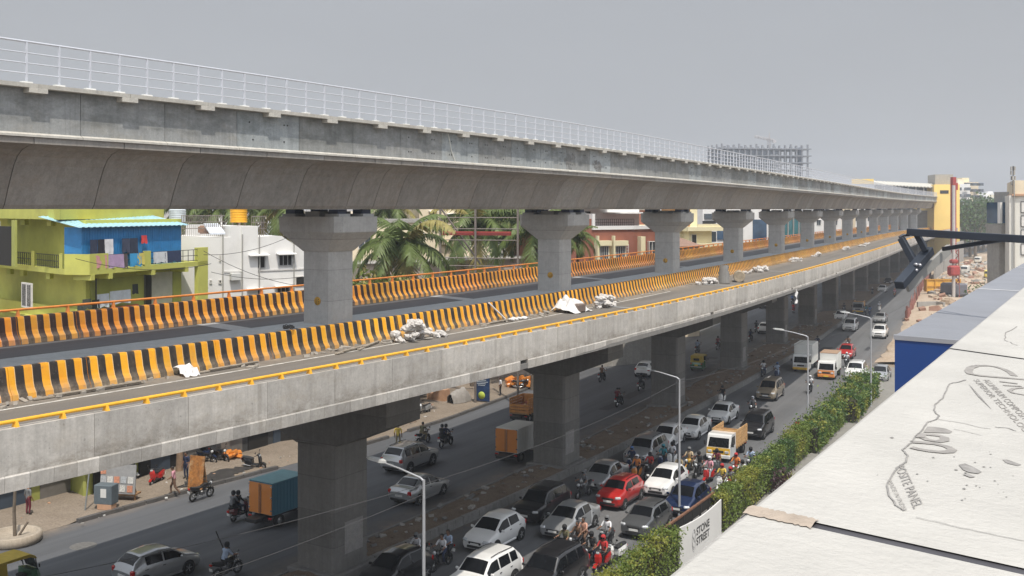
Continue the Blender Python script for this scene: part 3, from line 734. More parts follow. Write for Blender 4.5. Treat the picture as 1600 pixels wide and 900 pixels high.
mb = MB(); mb.prism(core, 0, 3.2); mb.build('ground_floor', m_limed, g.t)
mb = MB(); mb.prism(core, 3.2, 16.7); mb.build('wall', m_lime, g.t)
for z, th in ((13.50, .30), (10.35, .28), (7.2, .28), (3.9, .28)):
    mb = MB(); mb.prism(foot, z, z+th); mb.build('floor_slab', m_lime, g.t)
mb = MB(); mb.prism([(-.9, 1.75), (g.xd(256, 3.5), 3.5), (g.xd(256, 3.5)+.3, 8), (c2.x+6, 17), (c2.x-.2, c2.y), (c1.x-.25, c1.y+.1)], 16.75, 17.75); mb.build('roof_slab', m_lime, g.t)
# parapets and piers of the terrace
g.box('balcony_parapet', 0, 1.55, 0, .12, 13.8, 14.72, m_lime)
mb = MB(); mb.prism([(0, 0), (c1.x, c1.y), (c1.x+.1, c1.y+.12), (.02, .13)], 13.8, 14.72); mb.build('balcony_parapet', m_lime, g.t)
xs_ = [g.x(p) for p in (226, 235, 290, 311, 325)]
g.box('balcony_post', xs_[0], xs_[1]+.05, 0, .14, 13.8, 14.72, m_lime); g.box('balcony_post', xs_[3]-.1, xs_[4], 0, .3, 3, 14.75, m_lime)
g.rail(1.55, xs_[0], .05, 13.85, 14.62, step=.5); g.rail(xs_[1], xs_[3], .05, 13.85, 14.62, step=.5)
for xx in (.25, 1.75, g.x(240), 8.9): g.box('beam_end', xx-.15, xx+.15, -.02, 1.3, 13.18, 13.5, m_lime)
# left wing balcony rail
dl = (c2-c1).normalized(); nl = Vector((-dl.y, dl.x, 0))
mb = MB()
for a, b in ((.6, 4.4), (5.1, 9.5), (10, 15)):
    for z in (13.9, 14.25, 14.62):
        mb.tube([c1+dl*a+Vector((.05, .05, z)), c1+dl*b+Vector((.05, .05, z))], .022, 5)
    for k in range(int((b-a)/.32)+1):
        p = c1+dl*(a+k*.32)+Vector((.05, .05, 14.23)); mb.box(p, (.03, .03, .8))
mb.build('balcony_railing', m_iron, g.t)
for a in (.0, 4.4, 9.5):
    mb = MB(); p = c1+dl*(a+.3); q = p+dl*.55
    mb.prism([(p.x, p.y), (q.x, q.y), (q.x+.14, q.y+.1), (p.x+.14, p.y+.1)], 13.8, 14.74); mb.build('balcony_post', m_lime, g.t)
for a in (2.6, 7, 9.3):
    mb = MB(); p = c1+dl*a; mb.box(p+Vector((.6, .4, 13.3)), (.3, .3, .42)); mb.build('beam_end', m_lime, g.t)
    mb = MB(); p = c1+dl*a; mb.box(p+Vector((.8, .5, 16.55)), (.35, .35, .42)); mb.build('beam_end', m_lime, g.t)
def on_left(name, a0, a1, z0, z1, mat, out=.04, inn=1.2, parent=None):
    p = c1+dl*a0; q = c1+dl*a1; n = Vector((-dl.y, dl.x, 0)); n = n if n.y < 0 else -n
    n = -Vector((dl.y, -dl.x, 0)) if False else n
    off = -n*inn
    A_ = p+off; B_ = q+off; mb = MB()
    mb.prism([(A_.x, A_.y), (B_.x, B_.y), (B_.x+n.x*out, B_.y+n.y*out), (A_.x+n.x*out, A_.y+n.y*out)], z0, z1)
    return mb.build(name, mat, parent or g.t)
w1 = on_left('window', 1.9, 3.5, 11.45, 12.95, m_frame, .09)
for a in (2.0, 2.78):
    on_left('pane', a, a+.62, 11.55, 12.85, m_glass, .1, parent=w1)
on_left('doorway', 5.2, 7.4, 13.85, 16.3, m_dark, .05); on_left('recess_wall', 8.6, 13, 13.85, 16.6, m_sage, .06)
on_left('recess_wall', 7.6, 12, 10.7, 13.2, m_sage, .06); on_left('pillar', 7.45, 8.1, 13.85, 16.6, M('pillar_paint', (.62,.65,.62), .7), .12)
on_left('pillar', 4.6, 5.15, 13.85, 16.7, m_limed, .14)
# blue tin shed on the terrace
x0, x1 = g.xd(127, .66), g.xd(283, .66)
mb = MB(); n = int((x1-x0)/.11)
for k in range(n):
    xx = x0+(x1-x0)*(k+.5)/n; mb.box((xx, .66+(.02 if k % 2 else 0), 15.05), ((x1-x0)/n, .05, 2.5))
mb.box((x0+.03, 1.3, 15.05), (.06, 1.25, 2.5)); 
mb.build('shed_wall', m_sheet, g.t)
mb = MB()
n = 44
for k in range(n):
    a = x0-.5+(x1-x0+.9)*k/n; b = a+(x1-x0+.9)/n; h = .03 if k % 2 else 0
    mb.extr([(.35, 16.30+h), (.35, 16.27+h), (3.4, 16.90+h), (3.4, 16.93+h)], 'x', a, b)
mb.build('shed_roof', m_sheetr, g.t)
# lower level: shutter, painted walls, window bands
a, b = g.xd(237, 1.2), g.xd(269, 1.2); g.box('roller_shutter', a, b, 1.18, 1.25, 10.6, 13.2, M('shutter_grey', (.46,.46,.45), .5, .1, .12, 2))
g.box('doorway', g.xd(228, 1.2), a-.03, 1.2, 1.25, 10.6, 13.2, m_dark)
g.box('wall_bay', 1.4, g.xd(226, 1.2), 1.19, 1.25, 10.63, 13.1, m_limed); g.box('wall_bay', b+.1, LR-1.3, 1.2, 1.25, 10.63, 13.2, m_limed)
g.box('balcony_parapet', 0, LR, 0, .12, 10.63, 11.0, m_lime)
mb = MB(); mb.prism([(0, 0), (c2.x, c2.y), (c2.x+.1, c2.y+.12), (.02, .13)], 10.63, 11.4); mb.build('balcony_parapet', m_lime, g.t)
mb = MB()
for i in range(2):
    mb.box((3.4, 1.12, 10.9+i*.3), (4.2, .05, .2), 1 if i else 0)
mb.build('shop_board', [M('board_dark', (.04,.06,.04), .6), M('board_red', (.5,.09,.05), .6)], g.t)
# ground floor shops
for k in range(5):
    x = 1.6+k*2.0; g.box('shopfront', x, x+1.6, 1.1, 1.2, .2, 2.7, m_dark)
def hung(name, label, x, z, w, h, col, y=.42, n=5, grp='washing hung out on the green house'):
    mb = MB(); vs = []; r = random.Random(int(x*100+z*10)); rows = 5
    for j in range(rows+1):
        for i in range(n+1):
            xx = x+w*i/n+r.uniform(-.03, .03)*j/rows; vs.append((xx, y+.05*math.sin(i*2.1+r.uniform(-.5, .5))*j/rows, z-h*j/rows*(1+.08*math.sin(i*1.7))))
    fs = [[j*(n+1)+i, j*(n+1)+i+1, (j+1)*(n+1)+i+1, (j+1)*(n+1)+i] for j in range(rows) for i in range(n)]
    mb.add(vs, fs, 0, True); nv = len(vs)
    mb.add([(a, b+.012, c) for a, b, c in vs], [f[::-1] for f in fs], 0, True)
    o = mb.build(name, M('cloth_%d_%d_%d' % tuple(int(c*100) for c in col), col, .9, 0, .15, 3)); o.location = g.p0; o.rotation_euler = (0, 0, math.pi/2-HG)
    return tag(o, label, 'laundry', grp)
zc = 15.55
for px, w, h, col, lb in ((141, .6, 1.1, (.03,.04,.08), 'dark blue trousers drying on the line, leftmost against the blue shed'), (153, .55, .95, (.02,.02,.03), 'black trousers drying against the blue shed left of the white ones'), (163, .75, 1.0, (.72,.72,.74), 'white trousers drying on the line before the blue shed'),
                          (191, .65, .85, (.05,.06,.10), 'dark trousers drying right of the white pair at the blue shed'), (203, .7, .95, (.03,.04,.07), 'navy trousers hanging beside a red cloth at the blue shed'), (221, .5, .5, (.60,.06,.06), 'small red cloth hung high on the blue shed')):
    hung('hanging_cloth', lb, g.xd(px, .42), zc if col[0] < .5 or col[0] > .65 else zc+.15, w, h, col)
for px, w, h, col, lb in ((144, 1.2, .75, (.62,.30,.30), 'pink bedsheet draped over the terrace railing near its corner'), (166, 1.5, .8, (.45,.32,.48), 'mauve bedsheet draped over the terrace railing'), (192, .4, .85, (.10,.08,.08), 'dark brown cloth thrown over the terrace railing'),
                          (203, 1.0, .8, (.05,.33,.62), 'bright blue cloth draped over the terrace railing'), (215, .6, .7, (.62,.52,.12), 'yellow cloth on the railing beside the blue one'), (240, 1.3, .7, (.62,.64,.66), 'white sheet over the railing right of the post'), (258, 1.6, .7, (.03,.045,.10), 'navy blanket over the right end of the terrace railing')):
    hung('draped_cloth', lb, g.x(px), 14.62, w, h, col, .0)
for px, w, h, z, col, lb in ((121, .6, .6, 12.05, (.07,.09,.08), 'dark cloth hanging below the balcony, leftmost of the pair'), (129, .7, .6, 12.3, (.09,.10,.08), 'grey green cloth hanging below the balcony beside a darker one'), (144, .6, .5, 12.2, (.03,.04,.035), 'black cloth hanging left of the white banner cloth'),
                             (152, 1.0, .8, 12.5, (.62,.66,.72), 'pale sheet hung under the balcony, left of two'), (172, 1.8, .8, 12.6, (.60,.64,.70), 'wide pale sheet hung under the balcony, right of two'), (207, .5, .6, 12.9, (.03,.035,.03), 'black garment hanging high beside the grey shutter')):
    hung('hanging_cloth', lb, g.xd(px, .55), z-.25, w, h, col, .55)
# ---- white house
wh = Bld('white_house', 'white plastered house with small barred windows and a yellow roof tank', 'house', D(262, 400, 71)[:2], R(52))
def W(*pts): return [wh.xz(*p) for p in pts]
pts = W((262, 367), (341, 371), (360, 371), (361, 353), (402, 353), (403, 370), (430, 368), (440, 369), (478, 394))
wh.prof('wall', [(pts[0][0], 0), *pts, (pts[-1][0], 0)][::-1], 0, 9, m_white)
wh.box('ground_floor', pts[0][0]-.1, pts[-1][0]+.1, -.3, 0, 0, 4.6, m_dark); wh.box('stair_block', wh.x(377), wh.x(402), -.12, 0, 0, wh.xz(377, 353.5)[1], m_white)
for x0, y0, x1, y1 in ((391, 400, 414, 419), (435, 398, 456, 415), (388, 453, 406, 470), (432, 449, 452, 466)):
    a = wh.xz(x0, y0); b = wh.xz(x1, y1); wh.win(a[0], b[0], b[1], a[1], -.03, 3, M('frame_grey', (.4,.4,.4), .6), m_dark, .5)
for x0, y0, x1, y1 in ((342, 398, 345, 408), (327, 437, 331, 443), (341, 437, 346, 443), (461, 432, 476, 446)):
    a = wh.xz(x0, y0); b = wh.xz(x1, y1); wh.win(a[0], b[0], b[1], a[1], -.03, 1, m_frame, m_dark)
def on(b, px, py, back=0.0):
    x, z = b.xz(px, py); return Matrix.Translation(b.p0) @ Matrix.Rotation(b.t.rotation_euler.z, 4, 'Z') @ Vector((x, back, z))
def tank(label, p, r, h, mat, cat='water tank'):
    t = thing('water_tank', label, cat, p); mb = MB(); pr = [(0, 0), (r*.96, 0)]
    for k in range(6):
        z = h*.75*k/5; pr += [(r, z), (r*1.04, z+h*.03), (r*.97, z+h*.07)]
    pr += [(r*.8, h*.88), (r*.4, h*.95), (r*.4, h), (0, h)]
    mb.lathe(pr, 18); mb.build('tank_body', mat, t)
    mb = MB(); mb.cyl((0, 0, h), r*.35, .08, 'z', 14); mb.build('lid', mat, t)
    mb = MB()
    for k in range(4): a = k*math.pi/2+.4; mb.box((r*.7*math.cos(a), r*.7*math.sin(a), -.1), (.12, .12, .2))
    mb.build('support', m_ctan, t); return t
p = on(wh, 386, 352, 1.5); tank('yellow ribbed water tank on the white house stair block', p+Vector((0, 0, .2)), .62, 1.25, M('tank_yellow', (.80,.40,.02), .4))
p = on(wh, 309, 352, 4); t = tank('pale grey water tank on a stand behind the white house roof', p+Vector((0, 0, .2)), .6, 1.1, M('tank_grey', (.5,.55,.58), .4))
rw = thing('roof_railing', 'rusty railings and pipes along the white house roof edge', 'railing', wh.p0, wh.t.rotation_euler.z)
mb = MB()
for (a, b, back) in ((292, 360, 1.0), (402, 425, 1.0)):
    z = wh.xz((a+b)/2, 368)[1]
    for k in range(int((b-a)/3.2)): xx = wh.x(a+k*3.2); mb.box((xx, back, z+.7), (.04, .04, 1.5))
    for zz in (.5, .95, 1.4): mb.tube([(wh.x(a), back, z+zz), (wh.x(b), back, z+zz)], .03, 5)
mb.build('rail_bars', M('rail_rust', (.22,.19,.17), .7, .2, .3, 3), rw)
mb = MB(); x, z = wh.xz(330, 369)
mb.extr([(.2, z+.1), (.2, z+.2), (1.5, z+.9), (1.5, z+.8)], 'x', x, wh.x(354)); o = mb.build('solar_panel', M('solar_white', (.62,.66,.72), .3)); o.location = wh.p0; o.rotation_euler = wh.t.rotation_euler; tag(o, 'tilted white solar heater panel on the white house roof', 'solar panel')
rp = random.Random(91)
for k, (px, lb) in enumerate(((336, 'brown crate left on the white house roof by the railing'), (347, 'pale bundle on the white house roof beside the solar panel'))):
    mb = MB(); mb.box((0, 0, .3), (.8, .6, .6), bev=.12); o = mb.build('roof_bundle', M('bundle%d' % k, ((.3,.16,.1), (.6,.55,.45))[k], .9)); o.location = on(wh, px, 366, 2.0); tag(o, lb, 'bundle')
for px in (347, 377.5, 404, 458):
    x = wh.x(px); mb = MB(); mb.tube([(x, -.16, 0), (x, -.16, wh.xz(px, 366)[1])], .05, 6); mb.build('drain_pipe', M('pipe_grey', (.34,.33,.31), .6), wh.t)
for z_ in (wh.xz(377, 424)[1],):
    mb = MB(); mb.box(((wh.x(350)+wh.x(476))/2, -.02, z_), (wh.x(476)-wh.x(350), .08, .10)); mb.build('string_course', M('course_grey', (.60,.59,.57), .8, dirt=.5), wh.t)
mb = MB(); mb.box((wh.x(366), -.22, wh.xz(366, 432)[1]), (.75, .4, .55), bev=.04); mb.build('aircon_unit', M('aircon_white', (.55,.55,.53), .6, 0, .1, 4), wh.t)
for px in (150, 226, 318):
    x = g.xd(px, 1.15); mb = MB(); mb.tube([(x, 1.14, 10.6), (x, 1.14, 13.4)], .045, 6); mb.build('drain_pipe', M('pipe_dark', (.10,.10,.09), .6), g.t)
cbl = thing('house_cable', 'thin dark service cables sagging across the white house front', 'cable', (0, 0, 0)); mb = MB()
for (pa, pb, ya, yb, d_) in (((318, 392), (470, 447), 66, 66, .35), ((330, 425), (474, 432), 66, 67, .3), ((318, 398), (474, 358), 65, 70, .5), ((118, 404), (330, 412), 58, 64, .5)):
    a_, b_ = D(*pa, ya), D(*pb, yb); mb.tube([a_+(b_-a_)*t_-Vector((0, 0, d_*4*t_*(1-t_))) for t_ in np.linspace(0, 1, 14)], .016, 4, 0, False)
mb.build('cable', m_iron, cbl)
# ---- cream block, brown house, yellow villa, glass block and others further along
cb = Bld('cream_house', 'cream plastered block half hidden behind coconut palms', 'house', D(655, 400, 112)[:2], R(62))
a = cb.xz(655, 300); b = cb.xz(724, 320); cb.box('wall', 0, b[0], 0, 9, 0, 21, m_cream)
for x0, y0, x1, y1 in ((672, 331, 680, 343), (673, 360, 680, 372), (700, 335, 708, 347)):
    a = cb.xz(x0, y0); b = cb.xz(x1, y1); cb.win(a[0], b[0], b[1], a[1], -.03, 1, M('frame_brown', (.2,.12,.08), .7), m_dark, .5)
a = cb.xz(678, 392); b = cb.xz(688, 420); cb.box('door', a[0], b[0], -.05, .02, b[1], a[1], M('door_blue', (.03,.14,.22), .6))
a = cb.xz(655, 378); b = cb.xz(724, 381); cb.box('ledge', 0, b[0], -.5, 0, b[1], a[1], m_cream)
tm = Bld('low_tin_house', 'low pale house with a washed wall beyond the orange barrier', 'house', D(560, 420, 96)[:2], R(55))
tm.box('wall', 0, tm.x(845), 0, 7, 0, tm.xz(700, 408)[1], M('wall_washed', (.50,.42,.36), .85, 0, .2, .6, dirt=.5, dirtcol=(.2,.12,.1)))
tm.box('roof_sheet', -.3, tm.x(848), -.4, 7.3, tm.xz(700, 408)[1], tm.xz(700, 407)[1], m_ctan)
bh = Bld('brown_house', 'brown house with cream window bays and a white railed terrace', 'house', D(926, 380, 112)[:2], R(62))
rt = bh.x(990); zt = bh.xz(926, 359)[1]
bh.box('wall', 0, rt, 0, 10, 8, zt, m_brown); bh.box('ground_floor', -4, rt+5, .05, 10, 0, 8, m_ctan)
mb = MB(); mb.prism([(rt, 0), (rt+5.5, 2.0), (rt+5.5, 10), (rt, 10)], 8, zt); mb.build('wall', m_brown, bh.t)
mb = MB(); mb.prism([(0, 0), (-.0, 10), (-4.5, 10), (-4.5, 3.0)], 8, zt+1.2); mb.build('wall', m_brown, bh.t)
mb = MB(); mb.prism([(-.1, -.15), (rt, -.15), (rt+5.7, 1.9), (rt+5.7, 2.1), (rt, .05), (-.1, .05)], zt, zt+.42); mb.build('terrace_parapet', m_white, bh.t)
bh.rail(0, rt, -.05, zt+.42, zt+1.15, step=.25); 
mb = MB(); a = bh.xz(928, 334)[1]; mb.extr([(-.1, zt+.4), (.25, zt+.4), (.25, a), (-.1, a)], 'y', -.1, 9); mb.build('side_wall', m_white, bh.t)
bh.box('terrace_room', .3, rt+3, 3.2, 10, zt, zt+2.6, m_white); bh.box('terrace_roof', -.1, rt-1.5, -.2, 4, zt+2.55, zt+2.75, m_white); bh.box('terrace_roof', rt-2.0, rt+3.4, .6, 4, zt+1.75, zt+1.9, m_white)
bh.box('doorway', 1.0, 1.7, 3.1, 3.2, zt, zt+2.0, m_dark); bh.box('upper_room', 2.2, rt+3, 4.5, 10, zt+2.75, zt+5.5, m_white)
for k in range(5): bh.box('doorway', 3+k*1.3, 3.7+k*1.3, 4.4, 4.5, zt+2.9, zt+3.7, m_dark)
mc = m_yel
for x0, x1 in ((928, 950), (953, 976)):
    a = bh.xz(x0, 371); b = bh.xz(x1, 405)
    bh.box('window_bay', a[0], b[0], -.35, 0, b[1]-2, a[1]-.35, mc); bh.box('bay_fin', a[0], a[0]+.22, -.75, -.35, b[1]-2, a[1]+.2, mc); bh.box('bay_hood', a[0]+.22, b[0], -.75, -.35, a[1]-.9, a[1]-.35, mc)
    bh.win(a[0]+.5, b[0]-.2, a[1]-2.7, a[1]-.95, -.38, 4, m_frame, m_glass)
a = bh.xz(905, 377); bh.win(-3.6, -1.9, a[1]-1.6, a[1], 2.2, 3, m_frame, m_glass, d=.4)
a = bh.xz(981, 380); bh.win(rt-1.2, rt-.7, a[1]-1.6, a[1]-.1, -.03, 1, m_frame, M('pane_pink', (.3,.18,.16), .4), bars=4)
mb = MB(); mb.box((rt+1.0, .0, zt-2.6), (.6, .9, 3.6)); mb.box((rt+4.6, 1.3, zt-2.6), (.6, .9, 3.6)); mb.build('bay_fin', mc, bh.t)
bh.win(rt+2.5, rt+4.0, zt-3.4, zt-1.4, .82, 3, m_frame, m_glass, d=.3)
yv = Bld('yellow_villa', 'pale yellow house with an overhanging flat balcony and corner window', 'house', D(1062, 380, 150)[:2], R(64))
z1 = yv.xz(1062, 360)[1]; X1 = yv.x(1112)
yv.box('wall', 1.6, X1, 0, 9, 0, z1, m_yel); yv.box('wall', -6, 1.6, 1.4, 9, 0, yv.xz(1062, 352)[1], m_yel)
yv.box('balcony_slab', .8, yv.x(1126), -1.0, 3, z1-.1, z1+.5, m_yel); yv.box('balcony_parapet', 2.6, yv.x(1125), -.8, -.6, z1+.5, yv.xz(1090, 350)[1], m_yel)
yv.box('upper_room', yv.x(1087), yv.x(1099), 1.5, 8, z1, z1+5, m_yel); yv.box('upper_panel', yv.x(1082), yv.x(1087), 1.4, 8, z1, z1+5, M('panel_brown', (.38,.2,.07), .7))
a = yv.xz(1112, 362); b = yv.xz(1121, 378); yv.box('window', X1, b[0], .3, 3, b[1], a[1], m_gblue)
yv.win(2.1, 3.0, z1-2.4, z1-.6, -.03, 1, m_frame, m_dark); yv.box('ledge', 2, yv.x(1125), -1.2, 2, yv.xz(1100, 383)[1]-1, yv.xz(1100, 380)[1], m_yel)
tr = Bld('tile_roof_house', 'low house with a sloping red brown tiled roof beside the yellow villa', 'house', D(1050, 385, 138)[:2], R(64))
za = tr.xz(1062, 373)[1]; mb = MB(); mb.extr([(0, za-1.1), (6, za+.0), (6, 0), (0, 0)], 'x', -3, tr.x(1093)); mb.build('wall', m_cream, tr.t)
mb = MB(); mb.extr([(-.6, za-1.15), (6.2, za+.1), (6.2, za+.25), (-.6, za-1.0)], 'x', -3.4, tr.x(1095)); mb.build('roof', M('tile_brown', (.26,.16,.12), .85, 0, .25, 3), tr.t)
gb = Bld('glass_office', 'office block with dark blue glass and white spandrels behind the piers', 'office', D(1098, 350, 190)[:2], R(66))
gb.box('wall', 0, gb.x(1200), 0, 16, 0, 23, m_white)
for x0, x1, y0, y1, mm in ((1100, 1118, 334, 342, m_glass), (1120, 1160, 350, 374, m_gblue), (1176, 1197, 343, 374, m_gblue), (1098, 1118, 345, 349, m_dark)):
    a = gb.xz(x0, y0); b = gb.xz(x1, y1); gb.box('glazing', a[0], b[0], -.2, .1, b[1], a[1], mm)
tg = Bld('teal_glass_office', 'teal curtain walled office seen between two far piers', 'office', D(1222, 350, 240)[:2], R(66))
tg.box('curtain_wall', 0, tg.x(1256), 0, 14, 0, tg.xz(1230, 338)[1], m_gteal); tg.box('roof_cap', -.3, tg.x(1257), -.3, 14, tg.xz(1230, 338)[1], tg.xz(1230, 334)[1], m_ctan)
mb = MB()
for k in range(5): mb.box((tg.x(1256)*k/4, -.1, 8), (.25, .3, 22))
mb.build('mullion', m_ctan, tg.t)
far = random.Random(33)
for k, (px, y, w, h, mm, lb) in enumerate(((1272, 262, 9, 22, m_white, 'white far building framed between the sixth and seventh piers'), (1302, 285, 8, 20.5, m_cream, 'cream far building beyond the seventh pier'), (1330, 300, 9, 19.5, m_white, 'small white far house with balconies near the station'),
                                      (1178, 215, 8, 24, m_white, 'white tower like block right of the dark glass office'), (600, 135, 16, 18, m_cream, 'plain cream house deep behind the first palm'), (505, 100, 12, 16, m_cream, 'cream house edge behind the first pier'), (800, 150, 18, 18.6, m_white, 'white house behind the palm pair'), (870, 150, 16, 17.2, m_brown, 'rust coloured house behind the second pier'))):
    q = Bld('far_house', lb, 'house', D(px, 350, y)[:2], R(66))
    q.box('wall', 0, w, 0, 9, 0, h, mm); q.box('roof_edge', -.2, w+.2, -.25, 9.1, h, h+.35, m_ctan)
    for fl in range(3):
        for c in range(int(w/2.8)): q.win(.8+c*2.7, 2.1+c*2.7, h-2.6-fl*3.1, h-1.2-fl*3.1, -.03, 2, m_frame, m_glass, .4)
# ---- metro station at the far end
st = Bld('metro_station', 'yellow metro station with a curved ribbed roof where the viaduct ends', 'station', D(1350, 340, 349)[:2], R(100))
def sz(px, py): return st.xz(px, py)
a = sz(1451, 289); b = sz(1490, 360); st.box('yellow_block', a[0], b[0], -8, 24, 0, a[1], m_stat)
a = sz(1370, 287); b = sz(1451, 304); st.box('glazed_wall', a[0], b[0], 3, 5, b[1]-4, a[1], m_glass)
st.box('platform_wall', sz(1350, 330)[0], sz(1453, 330)[0], 2, 6, 0, sz(1400, 329)[1], m_ctan)
a = sz(1458, 273); b = sz(1486, 289); st.box('roof_tank_room', a[0], b[0], -3, 8, b[1], a[1], m_ctan)
mb = MB(); x0 = sz(1336, 280)[0]; x1 = sz(1456, 280)[0]; n = 46
for k in range(n):
    xa = x0+(x1-x0)*k/n; xb = x0+(x1-x0)*(k+1)/n; zz = 27.2-1.4*k/n; h = .16 if k % 2 else 0
    mb.extr([(-6, zz-1.2+h), (-6, zz-1.5+h), (0, zz-.4+h), (8, zz-.2+h), (8, zz+.1+h), (0, zz+h)], 'x', xa, xb)
mb.build('canopy_roof', M('canopy_sheet', (.58,.56,.50), .5), st.t)
mb = MB(); mb.box((x0+1.5, -6.3, 26.6), (7, .5, 1.7)); mb.build('fascia_band', m_stat, st.t)
a = sz(1460, 298); b = sz(1473, 303); st.box('window', a[0], b[0], -8.1, -7.9, b[1], a[1], m_dark)
mb = MB()
for k in range(10): mb.box((x0+(x1-x0)*(k+.5)/10, -5.5, 22.6), (.25, .25, 4.6))
mb.build('canopy_post', m_ctan, st.t)
# ---- tower under construction and its crane
tw = Bld('concrete_frame_tower', 'unfinished concrete frame building with open floors far behind the railing', 'building', D(1128, 300, 600)[:2], R(80))
m_raw = concrete('raw_concrete', (.20, .21, .235), .2)
x1 = tw.x(1262)
for k in range(9):
    z = 53-k*4.1; x_e = x1 if k else x1
    mb = MB(); mb.box((x1/2+.5, 11, z), (x1+3, 24, .6)); mb.build('floor_slab', m_raw, tw.t)
mb = MB()
for k in range(16):
    for y in (0, 8, 16, 22): mb.box((x1*k/15, y, 27), (.9, .9, 56 if k % 3 else 57.5))
mb.build('column', m_raw, tw.t)
mb = MB(); mb.box((x1*.3, 11, 27), (x1*.55, 13, 50)); mb.box((x1*.93, 4, 27), (1.6, 6, 54)); mb.build('core_wall', M('core_shade', (.13,.165,.24), .9), tw.t)
mb = MB()
for k in range(3): mb.box((x1*.36, 1.6, 51-k*4.1), (x1*.66, .3, 2.6))
mb.build('safety_net', M('net_blue', (.17,.195,.24), .9, 0, .3, .3), tw.t)
cr = thing('tower_crane', 'tower crane with a slanting jib above the unfinished tower', 'crane', D(1202, 300, 615)[:2]+(0,) if False else tuple(D(1202, 300, 615)[:2])+(0,))
m_crane = M('crane_steel', (.42,.40,.40), .6)
def lattice(mb, a, b, w, n, mi=0, t=.12):
    a = Vector(a); b = Vector(b); d = (b-a).normalized(); u = d.orthogonal().normalized(); v = d.cross(u)
    cs = [u*w+v*w, u*w-v*w, -u*w-v*w, -u*w+v*w]
    for c in cs: mb.tube([a+c, b+c], t, 4, mi)
    for i in range(n):
        p = a+(b-a)*i/n; q = a+(b-a)*(i+1)/n
        for k in range(4): mb.tube([p+cs[k], q+cs[(k+1) % 4]], t*.7, 4, mi)
mb = MB(); lattice(mb, (0, 0, 0), (0, 0, 60), .7, 20, 0, .16); mb.build('mast', m_crane, cr)
mb = MB(); lattice(mb, (3, 0, 58.5), (-9, 0, 61), .5, 7, 0, .14); mb.build('jib', m_crane, cr)
mb = MB(); mb.box((3, 0, 58), (2.0, 1.4, 1.6)); mb.build('counterweight', m_crane, cr)
mb = MB(); mb.tube([(0, 0, 60), (0, 0, 63.5)], .3, 5); mb.build('apex', m_crane, cr)
# ---- far city on the skyline, right
fc = random.Random(5); cols = [m_white, m_cream, m_yel, M('grey_wall', (.42,.43,.44), .8), m_white]
spots = [(1495, 520, 9, 31), (1503, 560, 14, 33)]
for k in range(44): spots.append((fc.uniform(1360, 1640), fc.uniform(620, 1500), fc.uniform(12, 34), fc.uniform(17, 26)))
for k in range(24): spots.append((fc.uniform(-100, 1300), fc.uniform(330, 900), fc.uniform(12, 30), fc.uniform(12, 16.5)))
for k, (px, y, w, h) in enumerate(spots):
    p = D(px, 326, y); hh = h+(y-620)*.022*fc.uniform(.6, 1.1) if y > 620 else h
    t = thing('distant_building', 'hazy pale building in the distant skyline', 'building', (p.x, p.y, -1), fc.uniform(-.5, .5), 'distant buildings on the skyline')
    mb = MB(); mb.box((0, 0, hh/2), (w, fc.uniform(9, 16), hh)); mb.build('wall', cols[k % 5], t)
    mb = MB(); mb.box((fc.uniform(-.2, .2)*w, 0, hh+1.2), (w*.35, 5, 2.4)); mb.build('roof_room', cols[(k+1) % 5], t)
    mb = MB()
    for f in range(int(hh/3.3)):
        for c in range(max(2, int(w/4))): mb.box((-w/2+(c+.5)*w/max(2, int(w/4)), -8.05, 2+f*3.3), (w/max(2, int(w/4))*.5, 3, 1.5))
    mb.build('window_rows', m_glass, t)
# ================================================================== vegetation
def leafmat(name, col, var=.35, tr=.25):
    if name in _mc: return _mc[name]
    m, nt, b = _nt(name); tc = nt.nodes.new('ShaderNodeTexCoord').outputs['Object']
    f = _ramp(nt, _noise(nt, 2.2, 4, tc), .3, .7)
    f2 = _noise(nt, 17, 2, tc)
    c = _mix(nt, f, tuple(x*(1-var) for x in col), tuple(x*(1+var) for x in col)); c = _mix(nt, .4, c, _ramp(nt, f2, .3, .7, tuple(x*.6 for x in col)+(1,), tuple(x*1.6 for x in col)+(1,)))
    nt.links.new(c, b.inputs['Base Color']); b.inputs['Roughness'].default_value = .5; b.inputs['Specular IOR Level'].default_value = .35
    b.inputs['Subsurface Weight'].default_value = 0
    t = nt.nodes.new('ShaderNodeBsdfTranslucent'); nt.links.new(c, t.inputs['Color'])
    mx = nt.nodes.new('ShaderNodeMixShader'); mx.inputs[0].default_value = tr
    nt.links.new(b.outputs[0], mx.inputs[1]); nt.links.new(t.outputs[0], mx.inputs[2])
    nt.links.new(mx.outputs[0], nt.nodes['Material Output'].inputs['Surface']); _mc[name] = m; return m
m_palm = leafmat('palm_leaf', (.115, .155, .045)); m_palmy = leafmat('palm_leaf_dry', (.30, .26, .09)); m_bark = M('bark_grey', (.16,.13,.10), .9, 0, .3, 4)
m_leafA = leafmat('hedge_leaf', (.135, .185, .038)); m_leafB = leafmat('hedge_leaf_yellow', (.225, .235, .042)); m_leafC = leafmat('hedge_leaf_dark', (.06, .115, .03)); m_leafD = leafmat('tree_leaf', (.05, .075, .03)); m_leafP = leafmat('purple_leaf', (.06,.03,.035))
m_inner = M('hedge_twigs', (.035, .032, .018), .95, 0, .3, 5)
